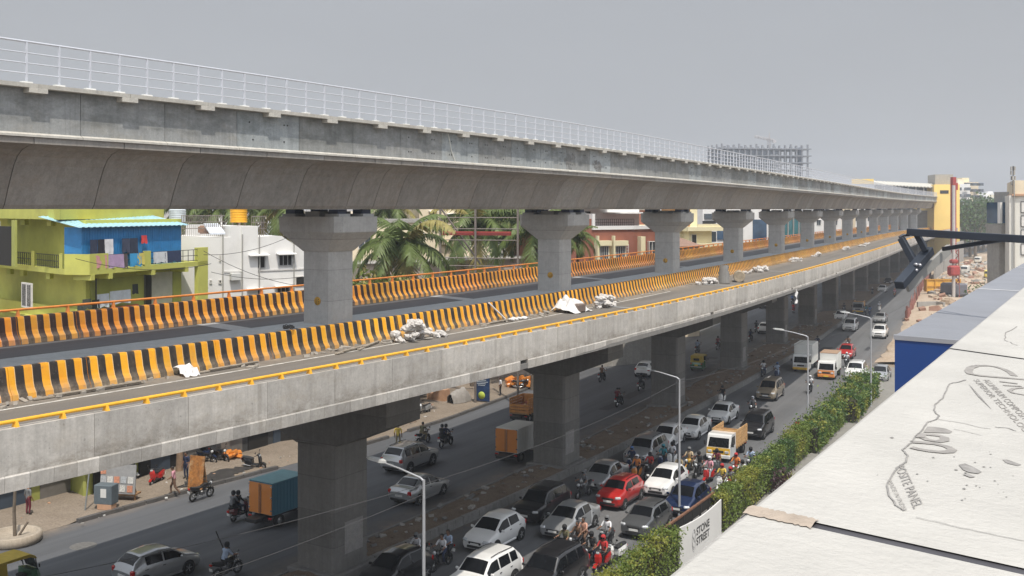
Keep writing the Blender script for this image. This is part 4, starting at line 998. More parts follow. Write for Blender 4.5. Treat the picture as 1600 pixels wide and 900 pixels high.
def frond(mb, base, az, el, L, r, mi):
    """a drooping coconut frond: midrib with leaflets hanging to both sides"""
    pts = []; p = Vector(base); e = el; n = 13
    for i in range(n+1):
        pts.append(p.copy()); e -= (r.uniform(.06, .13))*(1+i*.07)
        p = p+Vector((math.cos(az)*math.cos(e), math.sin(az)*math.cos(e), math.sin(e)))*L/n
    mb.tube(pts, [.045*(1-i/(n+1))+.008 for i in range(n+1)], 4, mi, False)
    side = Vector((-math.sin(az), math.cos(az), 0))
    for i in range(1, n+1):
        for q in range(3):
            t = i-q/3; a = pts[int(t)]; b = pts[min(n, int(t)+1)]; c = a+(b-a)*(t-int(t)); d = (b-a).normalized() if (b-a).length > 1e-6 else Vector((0, 0, -1))
            ll = L*.26*(math.sin(math.pi*min(1, .12+t/n*.88))**.6)*r.uniform(.8, 1.1)
            for sg in (-1, 1):
                tip = c+side*sg*ll*r.uniform(.5, .85)+d*ll*.45+Vector((0, 0, -ll*r.uniform(.35, .75)))
                w = d*.055*L/3.2
                mid = c+(tip-c)*.5+Vector((0, 0, ll*.08))
                mb.add([c-w, c+w, mid+w*.8, tip, mid-w*.8], [[0, 1, 2, 3, 4]], mi)
def palm(label, base, top, nf, L, seed, group='coconut palms beyond the flyover'):
    r = random.Random(seed); base = Vector(base); top = Vector(top)
    t = thing('coconut_palm', label, 'palm', base, 0, group); h = top-base
    mb = MB(); n = 8; mb.tube([h*k/n+Vector((.25*math.sin(k*.5), 0, 0)) for k in range(n+1)], [.19-.07*k/n for k in range(n+1)], 8)
    mb.build('trunk', m_bark, t)
    mb = MB(); tp = h+Vector((.25*math.sin(4), 0, 0))
    for k in range(nf):
        a = k*2.399+r.uniform(-.2, .2); u = (k+.5)/nf
        frond(mb, tp, a, 1.38-u*1.95+r.uniform(-.12, .12), L*r.uniform(.85, 1.1), r, 1 if u > .86 or r.random() < .10 else 0)
    mb.build('crown', [m_palm, m_palmy], t)
    mb = MB()
    for k in range(6):
        a = k*1.05; c = tp+Vector((.25*math.cos(a), .25*math.sin(a), -.3)); mb.lathe([(0, -.13), (.1, -.06), (.12, .02), (.07, .1), (0, .13)], 7, 0, c)
    mb.build('coconut', m_palmy, t)
    return t
for k, (px, py, y, nf, L, lb) in enumerate(((632, 384, 84, 26, 5.9, 'big coconut palm just right of the first viaduct pier'), (747, 350, 99, 24, 6.0, 'coconut palm behind the steel hoarding frame'), (841, 360, 98, 22, 5.8, 'coconut palm touching the second viaduct pier'),
                                       (800, 318, 112, 24, 5.0, 'tall dark coconut palm between two shorter ones'), (300, 318, 104, 22, 5.2, 'coconut palm over the grey roof tank of the white house'), (352, 324, 100, 22, 5.0, 'coconut palm behind the solar panel of the white house'),
                                       (412, 318, 108, 22, 5.2, 'coconut palm behind the yellow roof tank, right side'), (448, 322, 100, 20, 4.6, 'coconut palm peeping out beside the first pier head'), (610, 322, 110, 22, 5.0, 'coconut palm crown higher behind the big palm'), (905, 372, 100, 14, 3.0, 'small coconut palm against the brown house wall'))):
    c = D(px, py, y); palm(lb, (c.x-.6, c.y+.4, 0), c, nf, L, 40+k)
def leaf_cloud(mb, pts, size, r, mi=0, flat=.0):
    for p in pts:
        s = size*r.uniform(.6, 1.35)
        n = Vector((r.gauss(0, 1), r.gauss(0, 1), r.gauss(0, 1)+flat)).normalized(); u = n.orthogonal().normalized(); v = n.cross(u); a = r.uniform(0, 6.28)
        d = u*math.cos(a)+v*math.sin(a); e = n.cross(d)
        mb.add([p-d*s*.5, p+e*s*.28, p+d*s*.5, p-e*s*.28], [[0, 1, 2, 3]], mi if isinstance(mi, int) else r.choice(mi))
def tree(name, label, base, h, cr, seed, mats, leaf=.28, n=2600, group=None, cat='tree', trunk=True):
    r = random.Random(seed); t = thing(name, label, cat, base, r.uniform(0, 6), group)
    mb = MB(); lobes = []
    for k in range(9):
        a = k*2.4+r.uniform(-.4, .4); rr_ = cr*r.uniform(.25, .7); z = h*r.uniform(.5, .92)
        lobes.append((Vector((rr_*math.cos(a), rr_*math.sin(a), z)), cr*r.uniform(.35, .55)))
    lobes.append((Vector((0, 0, h*.85)), cr*.5))
    mb.tube([(0, 0, 0), (.1, .05, h*.3), (0, 0, h*.55)], [h*.03, h*.022, h*.014], 7)
    for c, q in lobes: mb.tube([(0, 0, h*.34), c*.55+Vector((0, 0, h*.18)), c], [h*.014, h*.009, h*.004], 5)
    mb.build('trunk', m_bark, t)
    mb = MB()
    for c, q in lobes:
        pts = []
        for i in range(int(n/len(lobes))):
            d = Vector((r.gauss(0, 1), r.gauss(0, 1), r.gauss(0, .8))).normalized(); pts.append(c+d*q*(r.random()**.4)*r.uniform(.75, 1.1))
        leaf_cloud(mb, pts, leaf, r, list(range(len(mats))))
    mb.build('crown', mats, t); return t
c = A(580, 700); tree('bushy_tree', 'bushy light green tree beneath the big coconut palm', (D(585, 400, 80).x, 80, 0), 12.6, 3.6, 3, [m_leafA, m_leafA, m_palmy], .42, 3000)
tree('bushy_tree', 'dark bushy tree behind the hoarding frame by the second pier', (D(815, 400, 118).x, 118, 0), 17.5, 5, 4, [m_leafC, m_leafD], .5, 3000)
# big far trees by the station
ft = random.Random(8)
for k in range(13):
    px = 1494+k*6.2+ft.uniform(-3, 3); y = ft.uniform(330, 470); top = (313 if 1515 < px < 1560 else 328)+ft.uniform(-4, 8)
    hh = H-(top-326.6)/1600*y
    b = D(px, 326, y); tree('broad_tree', 'hazy broad dark tree in the clump right of the station', (b.x, b.y, 0), max(10, hh), ft.uniform(8, 12), 60+k, [m_leafD, m_leafC], 1.3, 1300, 'trees beyond the building site')
for k in range(12):
    px = ft.uniform(1050, 1340); y = ft.uniform(200, 330); b = D(px, 326, y); tree('broad_tree', 'far street tree seen between the viaduct piers', (b.x-6, b.y, 0), ft.uniform(12, 16.5), ft.uniform(4, 6), 90+k, [m_leafD, m_leafC], .9, 700, 'far street trees left of the road')
for k, (px, py, y, h, r_) in enumerate(((1583, 470, 92, 9.0, 2.6), (1560, 470, 150, 8, 4))):
    b = D(px, py, y); tree('dark_tree', ['small dark tree in front of the cream building at the frame edge', 'dark tree further along beside the site, in front of the big clump'][k], (b.x, b.y, 0), h, r_, 120+k, [m_leafC, m_leafD], .35, 1800)
# hedge along the forecourt
def hedge(label, s0, s1, z1, wid, mats, seed, o=13.95, n=900, leaf=.125, loose=.0):
    r = random.Random(seed); t = thing('hedge', label, 'hedge', P((s0+s1)/2, o), -psi((s0+s1)/2), 'hedges along the roadside boundary'); L = s1-s0
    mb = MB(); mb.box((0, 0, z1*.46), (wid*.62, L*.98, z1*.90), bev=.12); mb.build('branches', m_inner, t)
    mb = MB(); pts = []
    for i in range(int(n*L)):
        f = r.random()
        y = r.uniform(-L/2, L/2); wv = .10*math.sin(y*2.1+seed)+.07*math.sin(y*5.3)
        if f < .42: p = (r.gauss(0, .3)*wid, y, z1+wv+r.gauss(-.03, .07)+(abs(r.gauss(0, .16+.1*loose)) if r.random() < .06+.2*loose else 0))
        elif f < .95:
            sd = 1 if r.random() < .7 else -1
            p = (sd*(wid*.36+abs(r.gauss(0, .07+.05*loose))+wv*.4), y, r.uniform(.1, 1)**.8*z1)
        else: p = (r.uniform(-.5, .5)*wid, r.choice((-1, 1))*(L/2+r.uniform(-.05, .05)), r.uniform(.1, 1)*z1)
        pts.append(Vector(p))
    for i, mm in enumerate(mats):
        sel = [p for p in pts if int((math.sin(p.y*1.3+seed*1.7)+math.sin(p.z*2.3+p.x*1.9+seed)+r.uniform(-.9, .9)+2.9)/5.8*len(mats)) == i]
        leaf_cloud(mb, sel, leaf, r, i, .5)
    mb.build('foliage', mats, t); return t
hedge('clipped hedge with yellow new growth left of the white sign panel', 2.3, 5.6, 2.05, .95, [m_leafB, m_leafA, m_leafB], 1)
hedge('clipped yellow hedge at the bottom edge of the photo', -2.5, 2.4, 1.95, 1.1, [m_leafB, m_leafB, m_leafA], 9)
hedge('short green hedge piece touching the white sign panel', 5.5, 8.6, 2.2, 1.15, [m_leafA, m_leafA, m_leafB], 2)
hedge('dense green hedge block just right of the white sign panel', 14.7, 19.4, 2.1, .95, [m_leafA, m_leafA, m_leafB], 3)
hedge('yellowish hedge block between two green blocks', 19.3, 23.3, 2.15, 1.0, [m_leafB, m_leafA], 4)
hedge('mid green hedge block in the run beside the road', 23.2, 27.2, 2.15, 1.0, [m_leafA, m_leafC], 5)
hedge('dark narrow hedge gap block before the yellow shrub', 27.1, 29.6, 2.0, .95, [m_leafC, m_leafC], 6)
hedge('tall yellow green shrub block of the hedge', 29.4, 34.5, 2.2, 1.1, [m_leafB, m_leafA, m_leafA], 7, loose=.6)
hedge('loose spreading green shrubs at the far end of the hedge', 34.3, 46, 2.1, 1.5, [m_leafA, m_leafA, m_leafC, m_leafB], 8, 14.3, 520, .2, 1.0)
hedge('overgrown shrubs beside the blue box with orange blooms', 46, 60, 2.2, 2.4, [m_leafA, m_leafC, m_leafB], 10, 14.8, 420, .22, 1.2)
# purple leafed plant at the foot of the green block
r = random.Random(2); t = thing('purple_plant', 'dark purple leaved plant in front of the yellow hedge block', 'plant', P(23.5, 15.0, .18))
mb = MB(); leaf_cloud(mb, [Vector((r.gauss(0, .45), r.gauss(0, .5), abs(r.gauss(.7, .45)))) for _ in range(420)], .2, r); mb.build('foliage', m_leafP, t)
t = thing('spiky_plant', 'yellow striped spiky plant beside the purple leaved one', 'plant', P(25.2, 15.0, .18))
mb = MB()
for k in range(70):
    a = r.uniform(0, 6.28); e = r.uniform(.5, 1.3); d = Vector((math.cos(a)*math.cos(e), math.sin(a)*math.cos(e), math.sin(e)))*r.uniform(.7, 1.3); s = Vector((-math.sin(a), math.cos(a), 0))*.04
    mb.add([-s, s, d*.6+s, d+Vector((0, 0, -.15)), d*.6-s], [[0, 1, 2, 3, 4]])
mb.build('foliage', m_leafB, t)
# ================================================================== our building's edge, sign, steel frame
HC = R(30.7); CU = Vector((math.sin(HC), math.cos(HC), 0)); CV = Vector((math.cos(HC), -math.sin(HC), 0))
C0 = Vector((.32, 2.1, 0)); ZC = 16.62; SL = .07
CM = Matrix(((CV.x, CU.x, 0, C0.x), (CV.y, CU.y, 0, C0.y), (0, 0, 1, ZC), (0, 0, 0, 1)))   # local: x to the right across the coping, y along it
def cuv(px, py):
    """point of the tilted coping top sighted at a photo pixel, in coping coordinates"""
    d = Vector(((px-800)/1600, 1, -(py-326.6)/1600)); n = Vector((CV.x*SL, CV.y*SL, 1.0)); o = Vector((0, 0, H)); q = Vector((C0.x, C0.y, ZC))
    t = (q-o).dot(n)/d.dot(n); p = o+d*t; e = p-q
    return e.dot(CV), e.dot(CU)
def cpt(x, y, dz=0.0): return Vector((x, y, -SL*x+dz))
m_acp = M('white_panel', (.435, .422, .395), .55, 0, .13, 1.4, dirt=.7, dirtcol=(.37,.36,.335), fine=30)
own = thing('roof_coping', 'white composite panel coping of the terrace in the foreground with printed protective film', 'parapet', (0, 0, 0)); own.matrix_world = CM
j1a, j1b = cuv(1168, 797), cuv(1600, 893); j2a, j2b = cuv(1480, 544), cuv(1600, 561)
WD = 1.9
def jy(j, x): (x0, y0), (x1, y1) = j; return y0+(y1-y0)*(x-x0)/(x1-x0)
J = [((0, -3.0), (1, -3.4)), (j1a, j1b), (j2a, j2b), ((0, 9.2), (1, 8.6)), ((0, 13.4), (1, 12.8)), ((0, 40), (1, 39.4))]
def slab(name, ja, jb, g0, g1, mat):
    n = 14; vs = []; fs = []
    xs = [0, .012]+list(np.linspace(.05, WD, n-2))
    for x in xs:
        a = jy(ja, x)+g0; b = jy(jb, x)-g1
        for k in range(9):
            y = a+(b-a)*k/8; e = .006 if x == 0 else 0
            vs.append(cpt(x, y, -e+(.0008*math.sin(y*3.1+x*5)+.0006*math.sin(x*11+y) if 0 < k < 8 else 0)))
    base = len(vs)
    for i in range(len(xs)-1):
        for k in range(8): fs.append([i*9+k, i*9+9+k, i*9+10+k, i*9+k+1])
    for k in range(9): v = vs[k]; vs.append(Vector((0, v.y, -.9)))
    for k in range(8): fs.append([k, k+1, base+k+1, base+k])
    m = MB(); m.add(vs, fs, 0, False); me = mesh_from(name, m.v, m.f, mat)
    o = link(bpy.data.objects.new(name, me), own); return o
for i in range(5):
    o = slab('coping_panel', J[i], J[i+1], .022, .022, m_acp)
    if i == 2: o['label'] = 'coping panel with torn printed film'
def strip(name, j, xa, xb, w, mat, dz=-.012):
    n = 16; vs = []
    for k in range(n+1):
        x = xa+(xb-xa)*k/n
        vs += [cpt(x, jy(j, x)-w, dz), cpt(x, jy(j, x)+w, dz)]
    me = mesh_from(name, vs, [[2*k, 2*k+2, 2*k+3, 2*k+1] for k in range(n)], mat); return link(bpy.data.objects.new(name, me), own)
m_seal = M('joint_seal', (.06, .058, .066), .5, 0, .25, 9)
for i in (1, 2, 3, 4): strip('joint_seal', J[i], 0, WD, .06, m_seal, -.004)
# strip of masking tape peeling from the first joint, clay coloured
xa = .0; xb = cuv(1272, 822)[0]; r = random.Random(6); vs = []; n = 26
for k in range(n+1):
    x = xa+(xb-xa)*k/n; y = jy(j1a and J[1], x); vs += [cpt(x, y-.030-r.uniform(0, .014), .003), cpt(x, y, .007+r.uniform(0, .002)), cpt(x, y+.030+r.uniform(0, .016), .003)]
tp_ = mesh_from('masking_tape', vs, [[3*k+q, 3*k+3+q, 3*k+4+q, 3*k+1+q] for k in range(n) for q in (0, 1)], M('tape_clay', (.36,.30,.245), .9, 0, .18, 14, fine=40), None, True)
tpo = link(bpy.data.objects.new('masking_tape', tp_), own)
# print on the film
m_ink = M('film_ink', (.27, .255, .24), .7, 0, .25, 20); m_inkd = M('film_tear', (.24,.23,.22), .8, 0, .3, 30)
ink = MB(); ZI = .0022
def ipoly(pts, mi=0, dz=ZI): ink.add([cpt(*cuv(*p), dz) for p in pts], [list(range(len(pts)))], mi)
def iband(pts, w, mi=0, dz=ZI):
    """a pen stroke through photo points, w = width in metres"""
    q = [Vector((*cuv(*p), 0)) for p in pts]; ws = w if isinstance(w, (list, tuple)) else [w]*len(q); L = []; Rr = []
    for i, p in enumerate(q):
        d = (q[min(i+1, len(q)-1)]-q[max(i-1, 0)]).normalized(); nn = Vector((-d.y, d.x, 0))*ws[i]/2; L.append(p+nn); Rr.append(p-nn)
    vs = [cpt(v.x, v.y, dz) for pr in zip(L, Rr) for v in pr]; ink.add(vs, [[2*i, 2*i+2, 2*i+3, 2*i+1] for i in range(len(q)-1)], mi)
def arc(c, rx, ry, a0, a1, n=22): return [(c[0]+rx*math.cos(R(a0+(a1-a0)*k/n)), c[1]+ry*math.sin(R(a0+(a1-a0)*k/n))) for k in range(n+1)]
# large logo letters, partly torn away (upper group near the second joint, lower group mid panel)
iband([(1585, 588), (1578, 582), (1568, 577), (1556, 573.5), (1542, 571.5), (1525, 571.5)], .030)
iband([(1525, 572), (1516, 575), (1513, 580), (1516, 584.5), (1530, 587), (1550, 589), (1580, 591.5), (1640, 597)], .034)
iband([(1562, 596.5), (1590, 600)], .022); iband([(1568, 602.5), (1596, 604)], .022)
iband([(1640, 608), (1600, 606), (1584, 607.5), (1577, 610.5), (1583, 614.5), (1600, 617.5), (1650, 620)], .018)
ipoly([(1443, 676), (1449, 667.5), (1462, 668), (1478, 670.5), (1488, 675), (1484, 677.5), (1465, 677)])
iband([(1437, 685), (1440, 679), (1452, 679.5), (1468, 681.5), (1476, 684), (1476, 688.5), (1466, 690.5), (1450, 688), (1440, 683.5)], .030)
iband([(1424, 691), (1440, 692), (1460, 694), (1478, 698), (1488, 703), (1484, 706.5), (1470, 707), (1450, 705), (1436, 702.5), (1424, 699.5)], .030)
# torn, curling film edge and scratches
def jag(pts, k, amp, seed):
    r = random.Random(seed); out = []
    for a, b in zip(pts[:-1], pts[1:]):
        for i in range(k): t = i/k; out.append((a[0]+(b[0]-a[0])*t+r.uniform(-amp, amp), a[1]+(b[1]-a[1])*t+r.uniform(-amp, amp)*.6))
    return out+[pts[-1]]
for pts, w in (([(1510, 594), (1484, 600), (1478, 612), (1472, 624), (1461, 632), (1459, 642), (1467, 650), (1464, 656), (1450, 660), (1444, 667)], .006), ([(1444, 667), (1440, 674), (1430, 684), (1422, 694), (1410, 703), (1418, 712), (1416, 722), (1406, 728)], .0055),
               ([(1406, 728), (1394, 742), (1386, 760), (1390, 775), (1400, 790), (1412, 798)], .005), ([(1590, 510), (1572, 520), (1570, 532), (1590, 540)], .0055)):
    iband(jag(pts, 5, .9, int(pts[0][0])), w, 1)
for pts, w in (([(1466, 656), (1500, 661), (1530, 668), (1548, 671)], .004), ([(1555, 668), (1572, 669), (1588, 674)], .006), ([(1490, 671), (1510, 675), (1535, 681)], .003), ([(1432, 809), (1470, 818), (1500, 825), (1560, 838), (1600, 846)], .003), ([(1514, 601), (1530, 620), (1549, 640)], [.001, .010, .001])):
    iband(jag(pts, 4, .7, int(pts[0][1])) if not isinstance(w, list) else pts, w, 1)
r = random.Random(12)
ipoly([(1498, 727), (1508, 725), (1522, 731), (1534, 738), (1528, 741), (1514, 739), (1505, 735)], 1); ipoly([(1504, 742), (1512, 741), (1524, 746), (1516, 747)], 1); ipoly([(1566, 719), (1574, 719), (1596, 727), (1590, 729), (1574, 725)], 1)
for k in range(34):
    x, y = r.gauss(1520, 60), r.gauss(735, 26)
    if x > 1300 and x < 1620 and y > 620: s = r.uniform(.6, 2.2); ipoly([(x-s*1.6, y), (x, y-s*.5), (x+s*1.6, y+s*.25), (x, y+s*.5)], 1, .002)
io = ink.build('film_print', [m_ink, m_inkd], own)
def itext(body, pa, pb, up, size_px, mat):
    """lettering lying on the coping from photo point pa towards pb"""
    a = Vector((*cuv(*pa), 0)); b = Vector((*cuv(*pb), 0)); c = Vector((*cuv(*up), 0))
    cu = bpy.data.curves.new('film_text', 'FONT'); cu.body = body; cu.size = 1; cu.extrude = 0
    o = bpy.data.objects.new('film_text', cu); COL.objects.link(o); bpy.context.view_layer.update()
    me = bpy.data.meshes.new_from_object(o.evaluated_get(bpy.context.evaluated_depsgraph_get())); bpy.data.objects.remove(o); 
    xs = [v.co.x for v in me.vertices]; x0, x1 = min(xs), max(xs)
    ex = (b-a)/(x1-x0); hh = (c-a); ey = hh/.7
    for v in me.vertices:
        p = a+ex*(v.co.x-x0)+ey*v.co.y; v.co = cpt(p.x, p.y, ZI)
    me.materials.clear(); me.materials.append(mat); q = link(bpy.data.objects.new('film_text', me), own); return q
itext('POSITE PANEL', (1399, 731), (1428, 796), (1413, 727), 10, m_ink)
itext('MADE IN INDIA', (1387, 752), (1411, 799), (1394, 752), 8, m_ink)
itext('ALUMINIUM COMPOSITE PANEL', (1536, 594), (1628, 686), (1545, 592.5), 6, m_ink)
itext('SUPERIOR TECHNOLOGY', (1521, 594), (1606, 682), (1529, 592.5), 6, m_ink)
# facade below the coping and the roof slab behind it
m_fac = M('facade_grey', (.42,.41,.40), .7)
fb_ = MB(); fb_.box((.55, 10, -8.8), (1.0, 40, 15.5)); o = fb_.build('facade_wall', m_fac, own)
# blue sign box further along the facade
bb = thing('blue_box', 'long grey topped box with a deep blue end face fixed to the facade', 'sign box', (0, 0, 0))
zb = H-1.5
def atz(px, py, z): return A(px, py, z)
q = atz(1398, 524, zb); du = CU; dv = CV
m_btop = M('box_top_grey', (.235, .245, .275), .45, .1, .10, 1.2, fine=14); m_bblue = M('deep_blue_panel', (.008, .045, .19), .35, 0, .06, 1.5)
wB = 1.25
def bpt(u, v, z): p = q+du*u+dv*v; return Vector((p.x, p.y, z))
mb = MB(); mb.add([bpt(0, 0, zb), bpt(0, wB, zb-.03), bpt(34, wB, zb-.03), bpt(34, 0, zb)], [[0, 1, 2, 3]]); mb.build('box_top', m_btop, bb)
mb = MB(); mb.add([bpt(0, 0, zb-.012), bpt(0, wB, zb-.042), bpt(0, wB, zb-3.2), bpt(0, 0, zb-3.2)], [[0, 1, 2, 3]]); mb.add([bpt(0, 0, zb-.012), bpt(34, 0, zb-.012), bpt(34, 0, zb-3.2), bpt(0, 0, zb-3.2)], [[0, 1, 2, 3]]); mb.build('blue_panel', m_bblue, bb)
mb = MB(); mb.add([bpt(-.012, -.012, zb+.004), bpt(-.012, wB, zb-.026), bpt(.05, wB, zb-.024), bpt(.05, -.012, zb+.006)], [[0, 1, 2, 3]]); mb.add([bpt(-.012, -.012, zb+.004), bpt(-.012, wB, zb-.026), bpt(-.012, wB, zb-.07), bpt(-.012, -.012, zb-.05)], [[0, 1, 2, 3]]); mb.build('edge_trim', M('trim_alu', (.36,.37,.40), .4, .5), bb)
mb = MB()
for u in (8.2, 16.5): mb.add([bpt(u, 0, zb+.006), bpt(u, wB, zb-.024), bpt(u+.12, wB, zb-.024), bpt(u+.12, 0, zb+.006)], [[0, 1, 2, 3]])
mb.build('top_seam', M('seam_white', (.6,.61,.63), .5), bb)
mb = MB(); mb.add([bpt(-.3, wB, zb+.05), bpt(-.3, wB+.4, zb+.3), bpt(34, wB+.4, zb+.3), bpt(34, wB, zb+.05)], [[0, 1, 2, 3]]); mb.add([bpt(-.3, wB, zb+.05), bpt(34, wB, zb+.05), bpt(34, wB, zb-2), bpt(-.3, wB, zb-2)], [[0, 1, 2, 3]]); mb.build('flashing', concrete('flashing', (.33,.32,.29), .4), bb)
# dark steel outrigger frame
sf = thing('steel_frame', 'dark blue steel outrigger beam with a hanging bolted bracket and strut', 'steel frame', (0, 0, 0))
m_steel = M('steel_navy', (.030, .038, .053), .45, .2, .2, 3); m_bolt = M('bolt_zinc', (.5,.5,.52), .4, .6); m_plate = M('bracket_grey', (.26,.255,.24), .6)
def bar(name, a, b, w, h, mat=m_steel, par=sf):
    a = Vector(a); b = Vector(b); d = b-a; mb = MB(); q = d.to_track_quat('Y', 'Z').to_matrix().to_4x4()
    mb.box((0, d.length/2, 0), (w, d.length, h), mat=Matrix.Translation(a) @ q, bev=.006); return mb.build(name, mat, par)
YF = 15.0
bar('main_beam', D(1419, 362.5, YF), D(1645, 376.5, 13.4), .10, .104)
mb = MB(); pts = [D(1405, 371, YF), D(1411, 367.5, YF), D(1421, 367, YF)]; mb.tube(pts, .022, 6); mb.build('loop', m_steel, sf)
bar('hanger', D(1408, 372, YF), D(1430, 412, YF-.15), .09, .09); bar('hanger', D(1432, 365, YF), D(1447, 393, YF-.1), .08, .08)
bar('tilted_channel', D(1405, 446, YF-.6), D(1452, 391, YF), .14, .12)
bar('bracket_plate', D(1417, 449, YF-.3), D(1483, 389, YF+.3), .05, .15, m_plate)
bar('strut', D(1474, 389, YF+.1), D(1566, 374.5, 13.9), .06, .06)
mb = MB()
for px, py in ((1431, 413), (1431.5, 422), (1437, 414)): mb.lathe([(0, -.03), (.02, -.03), (.02, .03), (0, .03)], 8, 0, D(px, py, YF-.4), 'y')
mb.build('bolt', m_bolt, sf)
# white sign panel with lettering, and the rail behind
s0, s1 = 8.55, 14.6; so_ = 14.25
sg = thing('sign_panel', 'white sign panel reading STONE STREET between two hedges', 'sign', P((s0+s1)/2, so_, 0), -psi((s0+s1)/2))
LL = s1-s0; mb = MB(); n = 16; vs = []
m_sign = M('sign_white', (.60,.59,.57), .5, 0, .05, 1, dirt=.2, dirtcol=(.45,.44,.42))
poly = [(-LL/2, .05)]+[(LL/2, .05)]+[(LL/2-LL*k/n, 2.0-.0*k/n-.20*math.sin(math.pi*k/n)*.8+.12*(k/n)) for k in range(n+1)]
mb.extr(poly, 'x', -.03, .03); mb.build('panel', m_sign, sg)
mb = MB(); mb.tube([(0, LL/2-LL*k/n, 2.0-.20*math.sin(math.pi*k/n)*.8+.12*(k/n)) for k in range(n+1)], .03, 6); mb.build('top_edge', M('edge_pale', (.7,.69,.67), .5), sg)
m_let = M('letter_black', (.025,.025,.028), .5)
def wtext(body, y0, y1, z0, z1, name='lettering', mat=m_let, x=.036, bold=.03):
    cu = bpy.data.curves.new(name, 'FONT'); cu.body = body; cu.size = 1; cu.offset = bold; cu.extrude = .0
    o = bpy.data.objects.new(name, cu); COL.objects.link(o); bpy.context.view_layer.update()
    me = bpy.data.meshes.new_from_object(o.evaluated_get(bpy.context.evaluated_depsgraph_get())); bpy.data.objects.remove(o)
    xs = [v.co.x for v in me.vertices]; ys = [v.co.y for v in me.vertices]; a, b = min(xs), max(xs); c, d = min(ys), max(ys)
    for v in me.vertices: v.co = Vector((x, y0+(y1-y0)*(v.co.x-a)/(b-a), z0+(z1-z0)*(v.co.y-c)/(d-c)))
    me.materials.clear(); me.materials.append(mat); return me
for body, z0, z1 in (('STONE', 1.12, 1.52), ('STREET', .62, 1.02)):
    link(bpy.data.objects.new('lettering', wtext(body, -.75, 1.15, z0, z1)), sg)
link(bpy.data.objects.new('small_lettering', wtext('by the road', .35, 1.1, .42, .52, 'small_lettering', M('letter_grey', (.25,.25,.25), .6), .036, 0)), sg) if False else None
mb = MB()
for ph in (0, math.pi):
    for d in (0, .09):
        pts = [(.036, -1.12+.17*math.sin(t*2*math.pi+ph)*(1-.0*t)+d*.0, .55+d+.9*t) for t in np.linspace(0, 1, 20)]
        mb.tube(pts, .012, 4)
mb.tube([(.036, -1.12+.24*math.cos(a), 1.0+.56*math.sin(a)) for a in np.linspace(0, 2*math.pi, 30)], .011, 4)
mb.build('emblem', M('emblem_grey', (.3,.3,.3), .6), sg)
mb = MB()
for y in (-.1+.55+k*.11 for k in range(7)): mb.box((.034, y, .47), (.006, .05, .025))
mb.build('tagline', M('tagline_grey', (.4,.4,.4), .6), sg)
fr = thing('roadside_railing', 'dark railing with a rusty brown top rail behind the white sign panel', 'railing', P((s0+s1)/2, 13.55, 0), -psi((s0+s1)/2))
m_rust = M('rust_brown', (.20,.10,.06), .7, .2, .3, 4)
mb = MB(); mb.box((0, .2, 2.05), (.12, LL+1.4, .09)); mb.build('top_rail', m_rust, fr)
mb = MB(); mb.box((0, .2, 1.72), (.05, LL+1.4, .5)); mb.build('dark_sheet', m_dark, fr)
mb = MB(); 
for k in range(6): mb.box((0, -LL/2+k*LL/5, 1.0), (.08, .08, 2.0))
mb.build('post', m_iron, fr)
# ---- cream building at the right edge, mast, lift tower
rb = Bld('edge_building', 'tall cream and white building at the right edge of the view with square windows', 'building', D(1565, 350, 118)[:2], R(113))
zt = rb.xz(1570, 282)[1]
rb.box('wall', rb.x(1577), 40, 0, 14, 0, rb.xz(1585, 305)[1], M('offwhite_wall', (.68,.66,.60), .8, 0, .06, .5, dirt=.3, dirtcol=(.4,.38,.34)))
rb.box('upper_wall', rb.x(1584), 40, -.1, 14, rb.xz(1585, 304)[1], zt, m_cream); rb.box('cornice', rb.x(1581), 40, -.3, 14, rb.xz(1585, 306)[1], rb.xz(1585, 303)[1], m_tan)
for py in (320, 342, 364, 386):
    a = rb.xz(1595, py); rb.win(a[0], a[0]+1.5, a[1]-.9, a[1]+.4, -.06, 1, m_iron, m_frame); rb.win(a[0]+4, a[0]+5.5, a[1]-.9, a[1]+.4, -.06, 1, m_iron, m_frame)
rb.box('down_pipe', rb.x(1584), rb.x(1585.5), -.35, -.1, 0, zt, m_ctan)
lt = thing('lift_tower', 'grey concrete stair tower with glazed cabins beside the cream building', 'tower', D(1562, 350, 128)[:2]+(0,) if False else tuple(D(1562, 350, 128)[:2])+(0,), R(10))
kx = 128/1600
mb = MB(); mb.box((.2, 0, 7), (2.2, 2.4, 15)); mb.build('shaft', m_ctan, lt)
mb = MB(); mb.box((-.4, -.6, 14.4), (1.4*kx*16, 3, 2.2)); mb.box((1.4, -.4, 18), (2.8, 3, 3)); mb.build('landing', m_ctan, lt)
mb = MB(); mb.box((-.5, -.6, 16.9), (1.5, 2.8, 2.6)); mb.box((2.0, -.6, 14.6), (1.0, 2.9, 2.4)); mb.build('cabin_glass', m_gblue, lt)
mb = MB()
for x in (-1.25, -.3, .3): mb.box((x, -1.8, 16.9), (.3, .5, 2.6))
mb.box((2.7, -1.2, 14.6), (.25, 2, 2.6)); mb.box((2, -1.3, 13.2), (2, 2.6, .25)); mb.build('cabin_frame', m_white, lt)
mt = thing('antenna_mast', 'thin phone mast with clustered antennas on the roof of the edge building', 'mast', D(1583, 305, 119))
mb = MB(); mb.tube([(0, 0, -2), (0, 0, 3.4)], .06, 6); mb.build('pole', m_iron, mt)
mb = MB()
for z in (1.4, 2.0, 2.6, 3.1):
    for a in (0, 2.1, 4.2): mb.box((.22*math.cos(a+z), .22*math.sin(a+z), z), (.14, .14, .45))
mb.build('antenna', m_ctan, mt)
